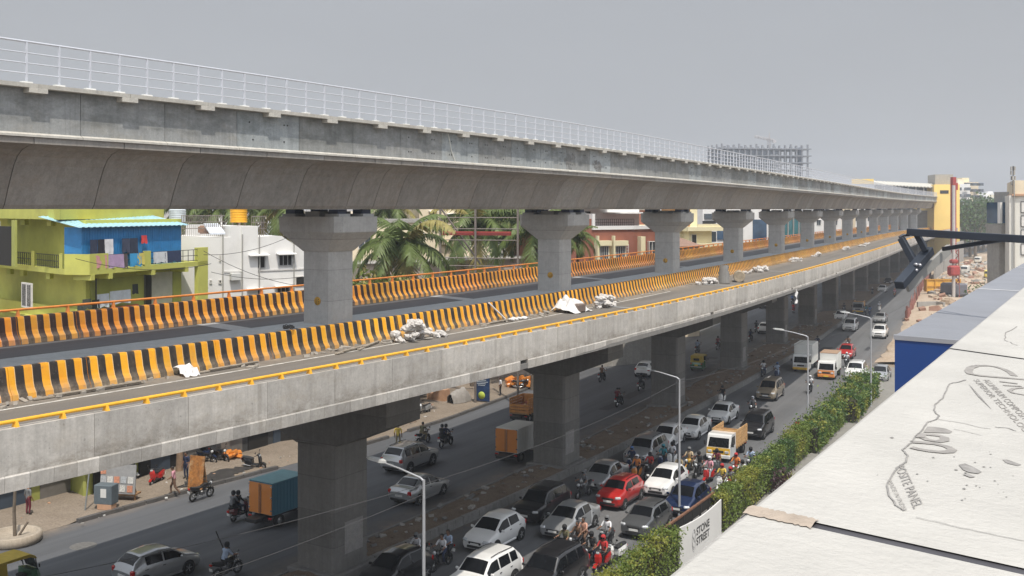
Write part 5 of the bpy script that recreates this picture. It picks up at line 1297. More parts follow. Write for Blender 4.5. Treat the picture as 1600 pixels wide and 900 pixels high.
# ---- building site on the right
rg = thing('piling_rig', 'red piling rig mast standing on the dug up site', 'piling rig', D(1489, 440, 200)[:2]+(0,) if False else tuple(D(1489, 440, 200)[:2])+(0,), R(20))
m_red = M('rig_red', (.33,.05,.045), .6, 0, .2, 2, dirt=.4, dirtcol=(.2,.05,.04)); m_redd = M('rig_red_dull', (.26,.09,.075), .7, 0, .2, 1.5)
mb = MB(); mb.box((.1, 0, 15.5), (.75, .8, 13.5)); mb.box((-.1, -.2, 22.8), (.8, .7, 1.6)); mb.box((.7, 0, 21.8), (.6, .5, 1.4)); mb.build('upper_mast', m_red, rg)
mb = MB(); lattice(mb, (.9, 0, 0), (.7, 0, 9.5), .5, 8, 0, .12); mb.build('lower_mast', m_redd, rg)
mb = MB(); mb.tube([(-.4, -.6, 0), (-.4, -.6, 22)], .32, 8); mb.build('kelly_bar', M('kelly_grey', (.45,.42,.40), .5), rg)
mb = MB(); mb.box((-.4, -.6, 5.4), (2.2, 1.6, 2.0), bev=.3); mb.box((-.4, -.6, 7.2), (1.4, 1.2, .8), bev=.2); mb.build('rotary_head', m_red, rg)
mb = MB(); mb.box((1.6, 1.5, 1.6), (3.0, 4.5, 2.4), bev=.3); mb.build('machine_body', M('rig_body', (.12,.12,.14), .6), rg)
mb = MB()
for x in (.3, 3.0): mb.box((x, 1.5, .5), (.8, 5, 1.0), bev=.35)
mb.build('crawler', m_black, rg)
ff = thing('formwork_panel', 'yellow steel formwork box with two round holes on the site', 'formwork', tuple(A(1474, 457)[:2])+(0,), R(4))
m_fy = M('formwork_yellow', (.66,.36,.04), .55, 0, .2, 1.2, dirt=.3, dirtcol=(.3,.17,.06))
mb = MB(); mb.box((0, .6, 1.4), (7.2, 1.2, 2.6)); mb.build('plate', m_fy, ff)
mb = MB()
for z in (.1, 1.35, 2.75): mb.box((0, -.1, z), (7.4, .22, .16))
for k in range(5): mb.box((-3.6+k*1.8, -.1, 1.42), (.16, .24, 2.8))
mb.build('rib', M('formwork_rib', (.55,.28,.03), .6), ff)
for x in (-.3, 2.9):
    mb = MB(); mb.lathe([(0, -.02), (.28, -.02), (.28, .03), (0, .03)], 12, 0, (x, -.02, .75), 'y'); mb.build('hole', m_dark, ff)
rw_ = thing('retaining_wall', 'unfinished concrete ramp wall beside the far end of the flyover', 'wall', P(252, 12))
S_ = list(np.arange(206, 330, 4.0))
for a, b, h in ((232, 262, 5.2), (262, 330, 7.0)):
    mb = MB(); 
    pts = [P(s, 11.5) for s in np.arange(a, b, 5.0)]
    for u, v in zip(pts[:-1], pts[1:]):
        d = (v-u); mb.box((0, d.length/2, h/2), (.5, d.length-.06, h), mat=Matrix.Translation(u-rw_.location) @ Matrix.Rotation(-math.atan2(d.x, d.y), 4, 'Z'))
    mb.build('wall_panel', m_ctan, rw_)
mf = thing('mesh_fence', 'faded red mesh safety fence sagging along the edge of the dug up site', 'fence', P(165, 12.3))
mb = MB(); r = random.Random(15); lo = mf.location
for k in range(44):
    s = 128+k*2.6; e = 13.0 if s < 110 else max(9.0, 13.0-(s-110)*.024); a = P(s, e+r.uniform(-.25, .25))-lo; b = P(s+2.6, e+r.uniform(-.25, .25))-lo
    h0, h1 = r.uniform(1.2, 2.3), r.uniform(1.2, 2.3)
    mb.tube([a, a+Vector((0, 0, h0+.2))], .04, 4)
    for j in range(9):
        mb.tube([a+Vector((0, 0, h0*j/8)), b+Vector((0, 0, h1*j/8))], .035, 3, 0, False)
    for j in range(9):
        t = j/9; p0 = a+(b-a)*t; mb.tube([p0, p0+Vector((0, 0, h0+(h1-h0)*t))], .03, 3, 0, False)
mb.build('mesh', M('fence_mesh', (.36,.15,.12), .8, 0, .3, 1.5), mf)
tr_ = thing('concrete_trough', 'low broken concrete wall stub beside the mesh fence', 'wall stub', tuple(A(1448, 480)[:2])+(0,), R(15))
mb = MB(); mb.box((0, 0, .5), (3.8, .4, 1.0)); mb.box((2.0, -1.0, .5), (.35, 2.2, 1.0)); mb.build('wall', m_ctan, tr_)
r = random.Random(31)
rub = MB()
for k in range(300):
    s = r.uniform(118, 330); o = 12.5+abs(r.gauss(4, 9))
    c = P(s, o, .3); w = r.uniform(.3, 1.5); rub.box(c+Vector((0, 0, w*.15)), (w, w*r.uniform(.4, 1.4), w*r.uniform(.25, .8)), r.randrange(3), (r.uniform(-.5, .5), r.uniform(-.5, .5), r.uniform(0, 3)))
o = rub.build('rubble', [m_ctan, m_site, M('rubble_red', (.30,.17,.12), .9)]); tag(o, kind='stuff')
bun = random.Random(41)
for k, (px, py, col, lb) in enumerate(((1545, 436, (.62,.50,.10), 'small yellow machine parked on the far site'), (1508, 428, (.55,.55,.52), 'white site truck near the piling rig'), (1528, 412, (.60,.58,.52), 'pale van parked on the far dirt road'), (1572, 448, (.10,.14,.09), 'dark green site vehicle near the grey box top'))):
    p = A(px, py); t = thing('site_vehicle', lb, 'work vehicle', (p.x, p.y, .1), R(-30)); mm = M('sitev%d' % k, col, .6)
    mb = MB(); mb.box((0, .6, 1.35), (1.9, 3.2, 1.5), bev=.15); mb.build('load_bed', mm, t)
    mb = MB(); mb.box((0, -1.7, 1.3), (1.8, 1.3, 1.7), bev=.25); mb.build('cab', mm, t)
    mb = MB(); mb.box((0, -2.33, 1.65), (1.5, .08, .6)); mb.build('windscreen', m_glass, t)
    for x in (-.85, .85):
        for y in (-1.6, 1.4): mb = MB(); mb.cyl((x, y, .4), .42, .25, 'x', 12); mb.build('wheel', m_black, t)
# ================================================================== vehicles
def paint(name, col, metal=.0, rough=.28, coat=.8): return M('paint_'+name, col, rough, metal, .06, .9, coat=coat, dirt=.18, dirtcol=tuple(c*.5+.06 for c in col))
PT = {'white': paint('white', (.72,.72,.71)), 'silver': paint('silver', (.40,.41,.42), .55, .32), 'grey': paint('grey', (.13,.135,.14), .5), 'black': paint('black', (.012,.012,.014)), 'red': paint('red', (.40,.02,.018)),
      'blue': paint('blue', (.015,.03,.085), .3), 'gold': paint('gold', (.36,.30,.22), .5), 'yellow': paint('yellow', (.72,.42,.04)), 'green': paint('green', (.03,.13,.05)), 'orange': paint('orange', (.62,.22,.04)),
      'bluebox': paint('bluebox', (.055,.17,.24), 0, .5, .1), 'darkred': paint('darkred', (.25,.02,.02)), 'palegreen': paint('palegreen', (.58,.62,.56)), 'maroon': paint('maroon', (.14,.02,.02))}
m_cglass = M('car_glass', (.008,.009,.011), .08, 0, .3, 2, spec=.35, coat=.0)
m_tyre = M('tyre', (.018,.018,.018), .8, 0, .2, 6); m_rim = M('rim_alloy', (.42,.42,.43), .35, .6, .1, 8); m_trim = M('black_trim', (.02,.02,.021), .55, 0, .2, 5)
m_hl = M('headlamp_glass', (.62,.64,.66), .12, .2, .1, 9, spec=.8); m_tl = M('tail_lamp', (.42,.015,.012), .2, 0, .15, 9); m_chr = M('chrome', (.6,.6,.6), .2, .9, .1, 5)
m_plate = M('plate_white', (.68,.68,.66), .5); m_platey = M('plate_yellow', (.70,.52,.05), .5); m_amb = M('amber_lamp', (.6,.22,.02), .25)
KINDS_CAR = {
 'hatch': dict(L=3.85, W=1.70, wb=2.43, r=.30, fo=.80, st=[(0,.30,.58,.64,.80,.66),(.03,.22,.68,.74,.92,.80),(.10,.20,.78,.87,.98,.86),(.24,.20,.88,.99,1,.84),(.43,.20,.93,1.44,1,.70),(.58,.20,.96,1.52,1,.70),(.82,.20,1.0,1.47,1,.67),(.925,.24,1.0,1.22,.98,.72),(.97,.30,.95,1.0,.95,.80),(1,.36,.76,.80,.88,.76)], ws=(.25,.42), rw=(.845,.945), side=[(.29,.55),(.57,.80)], q=None),
 'sedan': dict(L=4.25, W=1.72, wb=2.52, r=.30, fo=.82, st=[(0,.30,.58,.63,.80,.66),(.03,.22,.68,.74,.92,.80),(.10,.20,.77,.86,.98,.86),(.24,.20,.87,.97,1,.84),(.41,.20,.92,1.40,1,.70),(.54,.20,.95,1.48,1,.70),(.70,.20,.98,1.43,1,.68),(.84,.22,1.0,1.06,1,.82),(.96,.26,.99,1.04,.96,.82),(1,.36,.78,.82,.88,.76)], ws=(.25,.40), rw=(.72,.83), side=[(.28,.50),(.52,.70)], q=None),
 'suv': dict(L=4.45, W=1.82, wb=2.65, r=.36, fo=.84, st=[(0,.36,.74,.82,.84,.74),(.02,.28,.86,.94,.94,.84),(.10,.26,.96,1.05,1,.88),(.24,.26,1.03,1.13,1,.86),(.38,.26,1.08,1.66,1,.74),(.52,.26,1.10,1.74,1,.74),(.86,.26,1.14,1.70,1,.72),(.95,.30,1.12,1.36,.98,.76),(.98,.34,1.05,1.12,.96,.82),(1,.42,.84,.90,.90,.80)], ws=(.25,.37), rw=(.875,.958), side=[(.28,.50),(.52,.72),(.74,.87)], q=None),
 'mini': dict(L=3.7, W=1.62, wb=2.42, r=.30, fo=.72, st=[(0,.34,.68,.76,.82,.72),(.02,.26,.80,.88,.93,.82),(.09,.24,.89,.98,.99,.86),(.23,.24,.96,1.06,1,.84),(.39,.24,1.0,1.46,1,.72),(.55,.24,1.02,1.52,1,.72),(.86,.24,1.06,1.47,1,.70),(.94,.28,1.05,1.26,.98,.74),(.975,.32,.98,1.04,.95,.80),(1,.40,.80,.85,.88,.78)], ws=(.24,.38), rw=(.87,.95), side=[(.28,.53),(.55,.80)], q=None),
 'mpv': dict(L=4.6, W=1.78, wb=2.75, r=.33, fo=.86, st=[(0,.32,.66,.74,.82,.70),(.02,.24,.78,.86,.93,.82),(.09,.22,.88,.99,.99,.86),(.20,.22,.97,1.08,1,.84),(.37,.22,1.02,1.64,1,.72),(.52,.22,1.04,1.74,1,.72),(.88,.22,1.08,1.70,1,.70),(.96,.26,1.06,1.36,.98,.74),(.985,.32,1.0,1.08,.95,.80),(1,.40,.80,.86,.90,.78)], ws=(.21,.36), rw=(.895,.968), side=[(.25,.48),(.50,.70),(.72,.88)], q=None),
}
_proto = {}
def car_proto(kind):
    if kind in _proto: return _proto[kind]
    K = KINDS_CAR[kind]; L, W = K['L'], K['W']; hw = W/2; st = np.array(K['st'])
    fs = sorted(set(list(np.linspace(0, 1, 41))+[s[0] for s in K['st']]))
    def par(f): return [float(np.interp(f, st[:, 0], st[:, i])) for i in range(1, 6)]
    def sec(f):
        zb, be, zt, wb, wt = par(f); wb *= hw; wt *= hw; y = L/2-f*L
        return [Vector(p) for p in ((0, y, zb), (wb*.86, y, zb), (wb*.99, y, zb+.14), (wb, y, zb+(be-zb)*.55), (wb*.97, y, be), (wt+(wb*.97-wt)*.12, y, be+(zt-be)*.88), (wt*.93, y, zt-.005), (wt*.5, y, zt+.022), (0, y, zt+.03))]
    vs = []; fc = []; n = 9
    for f in fs:
        s = sec(f); vs += s+[Vector((-p.x, p.y, p.z)) for p in s[-2:0:-1]]
    m = 16
    for i in range(len(fs)-1):
        for k in range(m): j = (k+1) % m; fc.append([i*m+k, i*m+m+k, i*m+m+j, i*m+j])
    body = MB(); body.add(vs, fc, 0, True)
    body.add(vs[:m], [list(range(m))], 0); body.add(vs[-m:], [list(range(m-1, -1, -1))], 0)
    zc = par(.5)[0]
    parts = [('body', body, ['PAINT'])]
    def patch(f0, f1, seg, t0, t1, sx, nf=8, off=.008):
        mb = MB(); v = []
        for i in range(nf+1):
            f = f0+(f1-f0)*i/nf; s = sec(f); a, b = s[seg], s[seg+1]
            for t in (t0, t1): p = a+(b-a)*t; v.append(Vector((sx*(p.x+off), p.y, p.z+.002)))
        mb.add(v, [[2*i, 2*i+1, 2*i+3, 2*i+2] for i in range(nf)], 0, True); return mb
    def across(f0, f1, nf=7, off=.010, w=.96):
        mb = MB(); v = []; N = 9
        for i in range(nf+1):
            f = f0+(f1-f0)*i/nf; s = sec(f); ww = s[6].x*w
            for k in range(N):
                x = -ww+2*ww*k/(N-1); ax = abs(x)
                z = float(np.interp(ax, [0, s[7].x, s[6].x], [s[8].z, s[7].z, s[6].z])); v.append(Vector((x, s[0].y+(.006 if f < .5 else -.006), z+off)))
        mb.add(v, [[i*N+k, i*N+k+1, i*N+N+k+1, i*N+N+k] for i in range(nf) for k in range(N-1)], 0, True); return mb
    parts.append(('windscreen', across(*K['ws']), [m_cglass])); parts.append(('rear_window', across(*K['rw']), [m_cglass]))
    for sx in (1, -1):
        for f0, f1 in K['side']: parts.append(('side_window', patch(f0, f1, 4, .10, .93, sx), [m_cglass]))
    yf, yr = L/2-K['fo'], L/2-K['fo']-K['wb']
    if kind in ('suv', 'mpv', 'mini'):
        for sx in (1, -1):
            mb = MB(); mb.tube([(sx*hw*.66, L/2-.42*L, par(.5)[2]+.03), (sx*hw*.68, L/2-.55*L, par(.5)[2]+.07), (sx*hw*.66, L/2-.84*L, par(.84)[2]+.03)], .02, 5); parts.append(('roof_rail', mb, [m_trim]))
    belt0 = par(.06)[1]; w0 = par(.02)[3]*hw
    mb = MB()
    for sx in (1, -1):
        q = MB(); q.box((sx*w0*.80, L/2-.125, belt0-.07), (.34, .24, .16), rot=(0, 0, -sx*.42), bev=.05); parts.append(('headlight', q, [m_hl]))
        q = MB(); q.box((sx*par(.97)[3]*hw*.86, -L/2+.10, par(.97)[1]-.12), (.24, .20, .26), rot=(0, 0, sx*.35), bev=.05); parts.append(('tail_light', q, [m_tl]))
        q = MB(); q.box((sx*(hw+.085), L/2-K['ws'][0]*L-.28, par(.27)[1]+.10), (.19, .10, .13), bev=.035); parts.append(('mirror', q, ['PAINT']))
    q = MB(); q.box((0, L/2-.035, belt0-.16), (w0*1.0, .12, .13), bev=.03); parts.append(('grille', q, [m_trim]))
    q = MB(); q.box((0, L/2-.02, par(0)[0]+.08), (w0*1.25, .09, .14), bev=.03); parts.append(('air_intake', q, [m_trim]))
    q = MB(); q.box((0, L/2+.015, par(0)[0]+.22), (.5, .03, .11)); parts.append(('number_plate', q, [m_plate]))
    q = MB(); q.box((0, -L/2-.012, par(1)[0]+.28), (.5, .03, .11)); parts.append(('number_plate', q, [m_plate]))
    q = MB(); q.box((0, -L/2+.04, par(1)[0]+.06), (W*.74, .14, .16), bev=.04); parts.append(('rear_bumper', q, [m_trim]))
    q = MB(); q.box((0, 0, par(.5)[0]+.05), (W*1.004, K['wb']*.66, .12), bev=.03); parts.append(('sill', q, [m_trim if kind in ('suv', 'mini') else 'PAINT']))
    q = MB()
    for sx in (1, -1):
        for f in (K['side'][0][1]+.01,): y = L/2-f*L; q.box((sx*(hw+.001), y, par(f)[1]-.12), (.02, .16, .03)); q.box((sx*(hw+.001), y-.95, par(f)[1]-.10), (.02, .16, .03))
    parts.append(('door_handle', q, [m_trim]))
    r = K['r']
    for sx in (1, -1):
        for y in (yf, yr):
            q = MB(); q.cyl((sx*(hw-.12), y, r+.02), r*1.19, .253, 'x', 22); parts.append(('wheel_arch', q, [m_trim]))
            q = MB(); q.lathe([(r*.62, -.10), (r*.95, -.10), (r, -.06), (r, .06), (r*.95, .10), (r*.62, .10)], 20, 0, (sx*(hw-.075), y, r), 'x'); q.lathe([(0, sx*.085), (r*.14, sx*.09), (r*.2, sx*.06), (r*.62, sx*.075), (r*.64, -sx*.1)], 20, 1, (sx*(hw-.07), y, r), 'x')
            for k in range(5):
                a = k*2*math.pi/5; c = Vector((sx*(hw+.012), y+math.cos(a)*r*.36, r+math.sin(a)*r*.36)); q.box(c, (.014, r*.52, r*.13), 1, Matrix.Rotation(a, 3, 'X'))
            parts.append(('wheel', q, [m_tyre, m_rim]))
    out = [(nm, b.mesh(nm, [PT['white'] if x == 'PAINT' else x for x in ms]), ['PAINT' in ms and x == 'PAINT' for x in ms]) for nm, b, ms in parts]
    _proto[kind] = out; return out
def place_parts(t, parts, pnt, swap=None):
    for nm, me, flags in parts:
        o = link(bpy.data.objects.new(nm, me), t)
        for i, fl in enumerate(flags):
            if fl and pnt is not None:
                o.material_slots[i].link = 'OBJECT'; o.material_slots[i].material = pnt
        if swap and nm in swap:
            o.material_slots[0].link = 'OBJECT'; o.material_slots[0].material = swap[nm]
def car(kind, color, px, py, dirn, label, dh=0.0, group='cars on the road', swap=None, sc=1.0):
    """dirn +1: drives away along the road, -1: comes towards the viewer"""
    p = A(px, py); s, o = SO(p.x, p.y); h = psi(s)+(math.pi if dirn < 0 else 0)+R(dh)
    t = thing('car', label, 'car', (p.x, p.y, .004), -h, group); place_parts(t, car_proto(kind), PT[color], swap)
    if sc != 1: t.scale = (sc, sc, sc)
    return t
def wheel(parts, x, y, r, w):
    q = MB(); q.lathe([(r*.6, -w/2), (r*.95, -w/2), (r, -w*.3), (r, w*.3), (r*.95, w/2), (r*.6, w/2)], 18, 0, (x, y, r), 'x'); sx = 1 if x > 0 else -1
    q.lathe([(0, sx*w*.3), (r*.2, sx*w*.42), (r*.3, sx*w*.1), (r*.6, sx*w*.3), (r*.62, -sx*w*.4)], 16, 1, (x, y, r), 'x'); parts.append(('wheel', q, [m_tyre, m_rim]))
m_wood = M('load_wood', (.34,.20,.10), .85, 0, .3, 2.5); m_cont = M('container_white', (.64,.64,.61), .5, 0, .06, 1, dirt=.3, dirtcol=(.42,.40,.36))
def truck(label, px, py, dirn, cab, box, boxcol, doorcol=None, bl=3.0, bw=1.8, bh=1.9, cabw=1.65, bumper='yellow', dh=0, cabh=1.85, rooftop=None, nose=None):
    p = A(px, py); s, o = SO(p.x, p.y); h = psi(s)+(math.pi if dirn < 0 else 0)+R(dh)
    t = thing('box_truck' if box == 'box' else 'open_truck', label, 'truck', (p.x, p.y, .004), -h, 'trucks on the road')
    P_ = []; fl = .72; yc = bl/2+.15; cl = 1.45; w = cabw/2; z1 = cabh
    prof = [(yc, .35), (yc+cl-.05, .35), (yc+cl+.05, .55), (yc+cl, .98), (yc+cl-.32, z1-.08), (yc+cl-.5, z1), (yc, z1)]
    q = MB(); q.extr(prof, 'x', -w, w); P_.append(('cab', q, [PT[cab]]))
    a, b = Vector((0, yc+cl+.008, 1.04)), Vector((0, yc+cl-.305, z1-.13)); q = MB(); q.add([(-w*.88, a.y, a.z), (w*.88, a.y, a.z), (w*.82, b.y, b.z), (-w*.82, b.y, b.z)], [[0, 1, 2, 3]]); P_.append(('windscreen', q, [m_cglass]))
    if nose:
        q = MB(); q.extr([(yc+cl+.02, .58), (yc+cl+.075, .56), (yc+cl+.03, .99), (yc+cl-.02, .99)], 'x', -w*.98, w*.98); P_.append(('front_panel', q, [PT[nose]]))
    for sx in (1, -1):
        q = MB(); q.add([(sx*(w+.006), yc+.25, 1.08), (sx*(w+.006), yc+cl-.12, 1.04), (sx*(w+.006), yc+cl-.40, z1-.16), (sx*(w+.006), yc+.25, z1-.16)], [[0, 1, 2, 3]]); P_.append(('side_window', q, [m_cglass]))
        q = MB(); q.box((sx*w*.72, yc+cl+.07, .74), (.28, .10, .17), bev=.03); P_.append(('headlight', q, [m_hl]))
        q = MB(); q.box((sx*(w+.16), yc+cl-.1, 1.25), (.14, .08, .30), bev=.03); q.tube([(sx*w, yc+cl-.15, 1.2), (sx*(w+.14), yc+cl-.1, 1.25)], .015, 4); P_.append(('mirror', q, [m_trim]))
    q = MB(); q.box((0, yc+cl+.04, .42), (cabw*1.02, .16, .26), bev=.04); P_.append(('bumper', q, [PT[bumper]]))
    q = MB(); q.box((0, yc+cl+.06, .74), (cabw*.46, .06, .16), bev=.02); P_.append(('grille', q, [m_trim]))
    q = MB(); q.box((0, yc+cl+.128, .40), (.5, .02, .12)); P_.append(('number_plate', q, [m_platey]))
    q = MB(); q.box((0, -.1, fl-.16), (.8, bl+1.2, .2)); q.box((0, -bl/2-.05, .5), (bw*.9, .1, .12)); P_.append(('chassis', q, [m_trim]))
    yb = .1
    if box == 'box':
        q = MB(); q.box((0, yb, fl+bh/2), (bw, bl, bh), bev=.03); P_.append(('cargo_box', q, [PT[boxcol] if boxcol in PT else m_cont]))
        q = MB()
        for k in range(int(bl/.25)):
            for sx in (1, -1): q.box((sx*bw/2, yb-bl/2+.15+k*.25, fl+bh/2), (.03, .05, bh*.94))
        P_.append(('cargo_rib', q, [PT[boxcol] if boxcol in PT else m_cont]))
        if rooftop: q = MB(); q.box((0, yb, fl+bh+.012), (bw*1.01, bl*1.01, .03)); P_.append(('box_roof', q, [rooftop]))
        for sx in (1, -1):
            q = MB(); q.box((sx*bw*.243, yb-bl/2-.02, fl+bh/2), (bw*.465, .05, bh*.94)); P_.append(('rear_door', q, [PT[doorcol] if doorcol else m_cont]))
        q = MB()
        for sx in (1, -1):
            q.tube([(sx*.07, yb-bl/2-.06, fl+.1), (sx*.07, yb-bl/2-.06, fl+bh-.1)], .018, 5)
            for z in (.3, 1.0, 1.6): q.box((sx*bw*.47, yb-bl/2-.05, fl+z), (.12, .03, .08))
        P_.append(('door_bar', q, [m_chr]))
    else:
        q = MB(); q.box((0, yb, fl+.05), (bw, bl, .12)); P_.append(('load_floor', q, [m_wood]))
        for sx in (1, -1):
            q = MB()
            for k in range(5): q.box((sx*bw/2, yb, fl+.2+k*.24), (.05, bl, .19))
            for k in range(6): q.box((sx*(bw/2+.03), yb-bl/2+.05+k*(bl-.1)/5, fl+.62), (.05, .09, 1.25))
            P_.append(('side_board', q, [M('board_'+boxcol, {'orange': (.50,.22,.06), 'tan': (.56,.34,.15)}.get(boxcol, (.5,.3,.1)), .7, 0, .2, 2.5, dirt=.4, dirtcol=(.3,.2,.1))]))
        q = MB()
        for k in range(3): q.box((0, yb-bl/2, fl+.2+k*.24), (bw, .05, .19))
        P_.append(('tail_board', q, [_mc['board_'+boxcol]]))
        q = MB(); q.box((0, yb+bl/2, fl+.7), (bw, .05, 1.1)); P_.append(('head_board', q, [_mc['board_'+boxcol]]))
        rq = random.Random(int(px)); q = MB()
        for k in range(46): q.box((rq.uniform(-.4, .4)*bw, yb+rq.uniform(-.45, .45)*bl, fl+.2+rq.uniform(0, .35)), (rq.uniform(.1, .5), rq.uniform(.1, .5), rq.uniform(.06, .2)), rq.randrange(2), (rq.uniform(-.4, .4), rq.uniform(-.4, .4), rq.uniform(0, 3)))
        P_.append(('load', q, [m_wood, M('load_red', (.30,.10,.06), .8)]))
    for sx in (1, -1):
        q = MB(); q.box((sx*bw*.42, yb-bl/2-.06, .58), (.22, .06, .10)); P_.append(('tail_light', q, [m_tl]))
        wheel(P_, sx*(cabw/2-.13), yc+.62, .34, .22); wheel(P_, sx*(bw/2-.16), -bl*.22, .34, .26)
    for nm, b, ms in P_: b.build(nm, ms, t)
    return t
def auto(label, px, py, dirn, dh=0):
    p = A(px, py); s, o = SO(p.x, p.y); h = psi(s)+(math.pi if dirn < 0 else 0)+R(dh)
    t = thing('auto_rickshaw', label, 'auto rickshaw', (p.x, p.y, .004), -h, 'auto rickshaws on the far carriageway'); P_ = []
    m_can = M('rickshaw_canopy', (.42,.30,.03), .6, 0, .15, 3, dirt=.3, dirtcol=(.22,.16,.05))
    q = MB(); pr = [(-1.25, .95), (-1.22, 1.55), (-1.05, 1.68), (.35, 1.72), (.62, 1.6), (.72, 1.45), (.66, 1.45), (.4, 1.58), (-1.0, 1.58), (-1.15, 1.0)]
    q.extr(pr, 'x', -.64, .64); P_.append(('canopy', q, [m_can]))
    for sx in (1, -1):
        q = MB(); q.add([(sx*.645, -1.24, .95), (sx*.645, -1.2, 1.56), (sx*.645, -.72, 1.6), (sx*.645, -.66, .95)], [[0, 1, 2, 3]]); P_.append(('canopy_side', q, [m_can]))
    q = MB(); q.box((0, -.98, 1.27), (.5, .03, .26)); 
    q = MB(); q.extr([(-1.3, .35), (-1.33, .75), (-1.25, .98), (-.6, .98), (-.55, .45), (.5, .35), (.5, .28), (-1.2, .28)], 'x', -.66, .66); P_.append(('body', q, [PT['green']]))
    q = MB(); loft(q, [[(-.5, .5, .3), (.5, .5, .3), (.5, .5, .95), (-.5, .5, .95)], [(-.38, .95, .35), (.38, .95, .35), (.36, .86, .92), (-.36, .86, .92)], [(-.16, 1.2, .45), (.16, 1.2, .45), (.16, 1.08, .8), (-.16, 1.08, .8)]]); P_.append(('front_cowl', q, [PT['green']]))
    q = MB(); q.add([(-.46, .84, .95), (.46, .84, .95), (.5, .66, 1.46), (-.5, .66, 1.46)], [[0, 1, 2, 3]]); P_.append(('windscreen', q, [m_cglass]))
    q = MB(); q.box((0, -1.245, 1.28), (.62, .02, .26), rot=(.05, 0, 0)); P_.append(('rear_window', q, [m_cglass]))
    q = MB(); q.box((0, -1.34, .52), (1.2, .05, .12)); P_.append(('bumper', q, [m_rim]))
    q = MB(); q.box((0, -1.345, .68), (.34, .02, .14)); P_.append(('number_plate', q, [m_platey]))
    q = MB(); q.box((0, -.6, .72), (1.1, .5, .16), bev=.04); q.box((0, .35, .68), (.5, .3, .14), bev=.04); P_.append(('seat', q, [m_black]))
    for sx in (1, -1):
        q = MB(); q.tube([(sx*.6, .66, 1.5), (sx*.56, .78, .9)], .025, 5); P_.append(('pillar', q, [m_trim]))
        q = MB(); q.box((sx*.56, -1.33, .84), (.12, .04, .16)); P_.append(('tail_light', q, [m_tl])); wheel(P_, sx*.56, -.78, .22, .12)
        q = MB(); q.box((sx*.72, .78, 1.12), (.1, .04, .16), bev=.02); P_.append(('mirror', q, [m_trim]))
    wheel(P_, .001, 1.0, .22, .12)
    for nm, b, ms in P_: b.build(nm, ms, t)
    return t
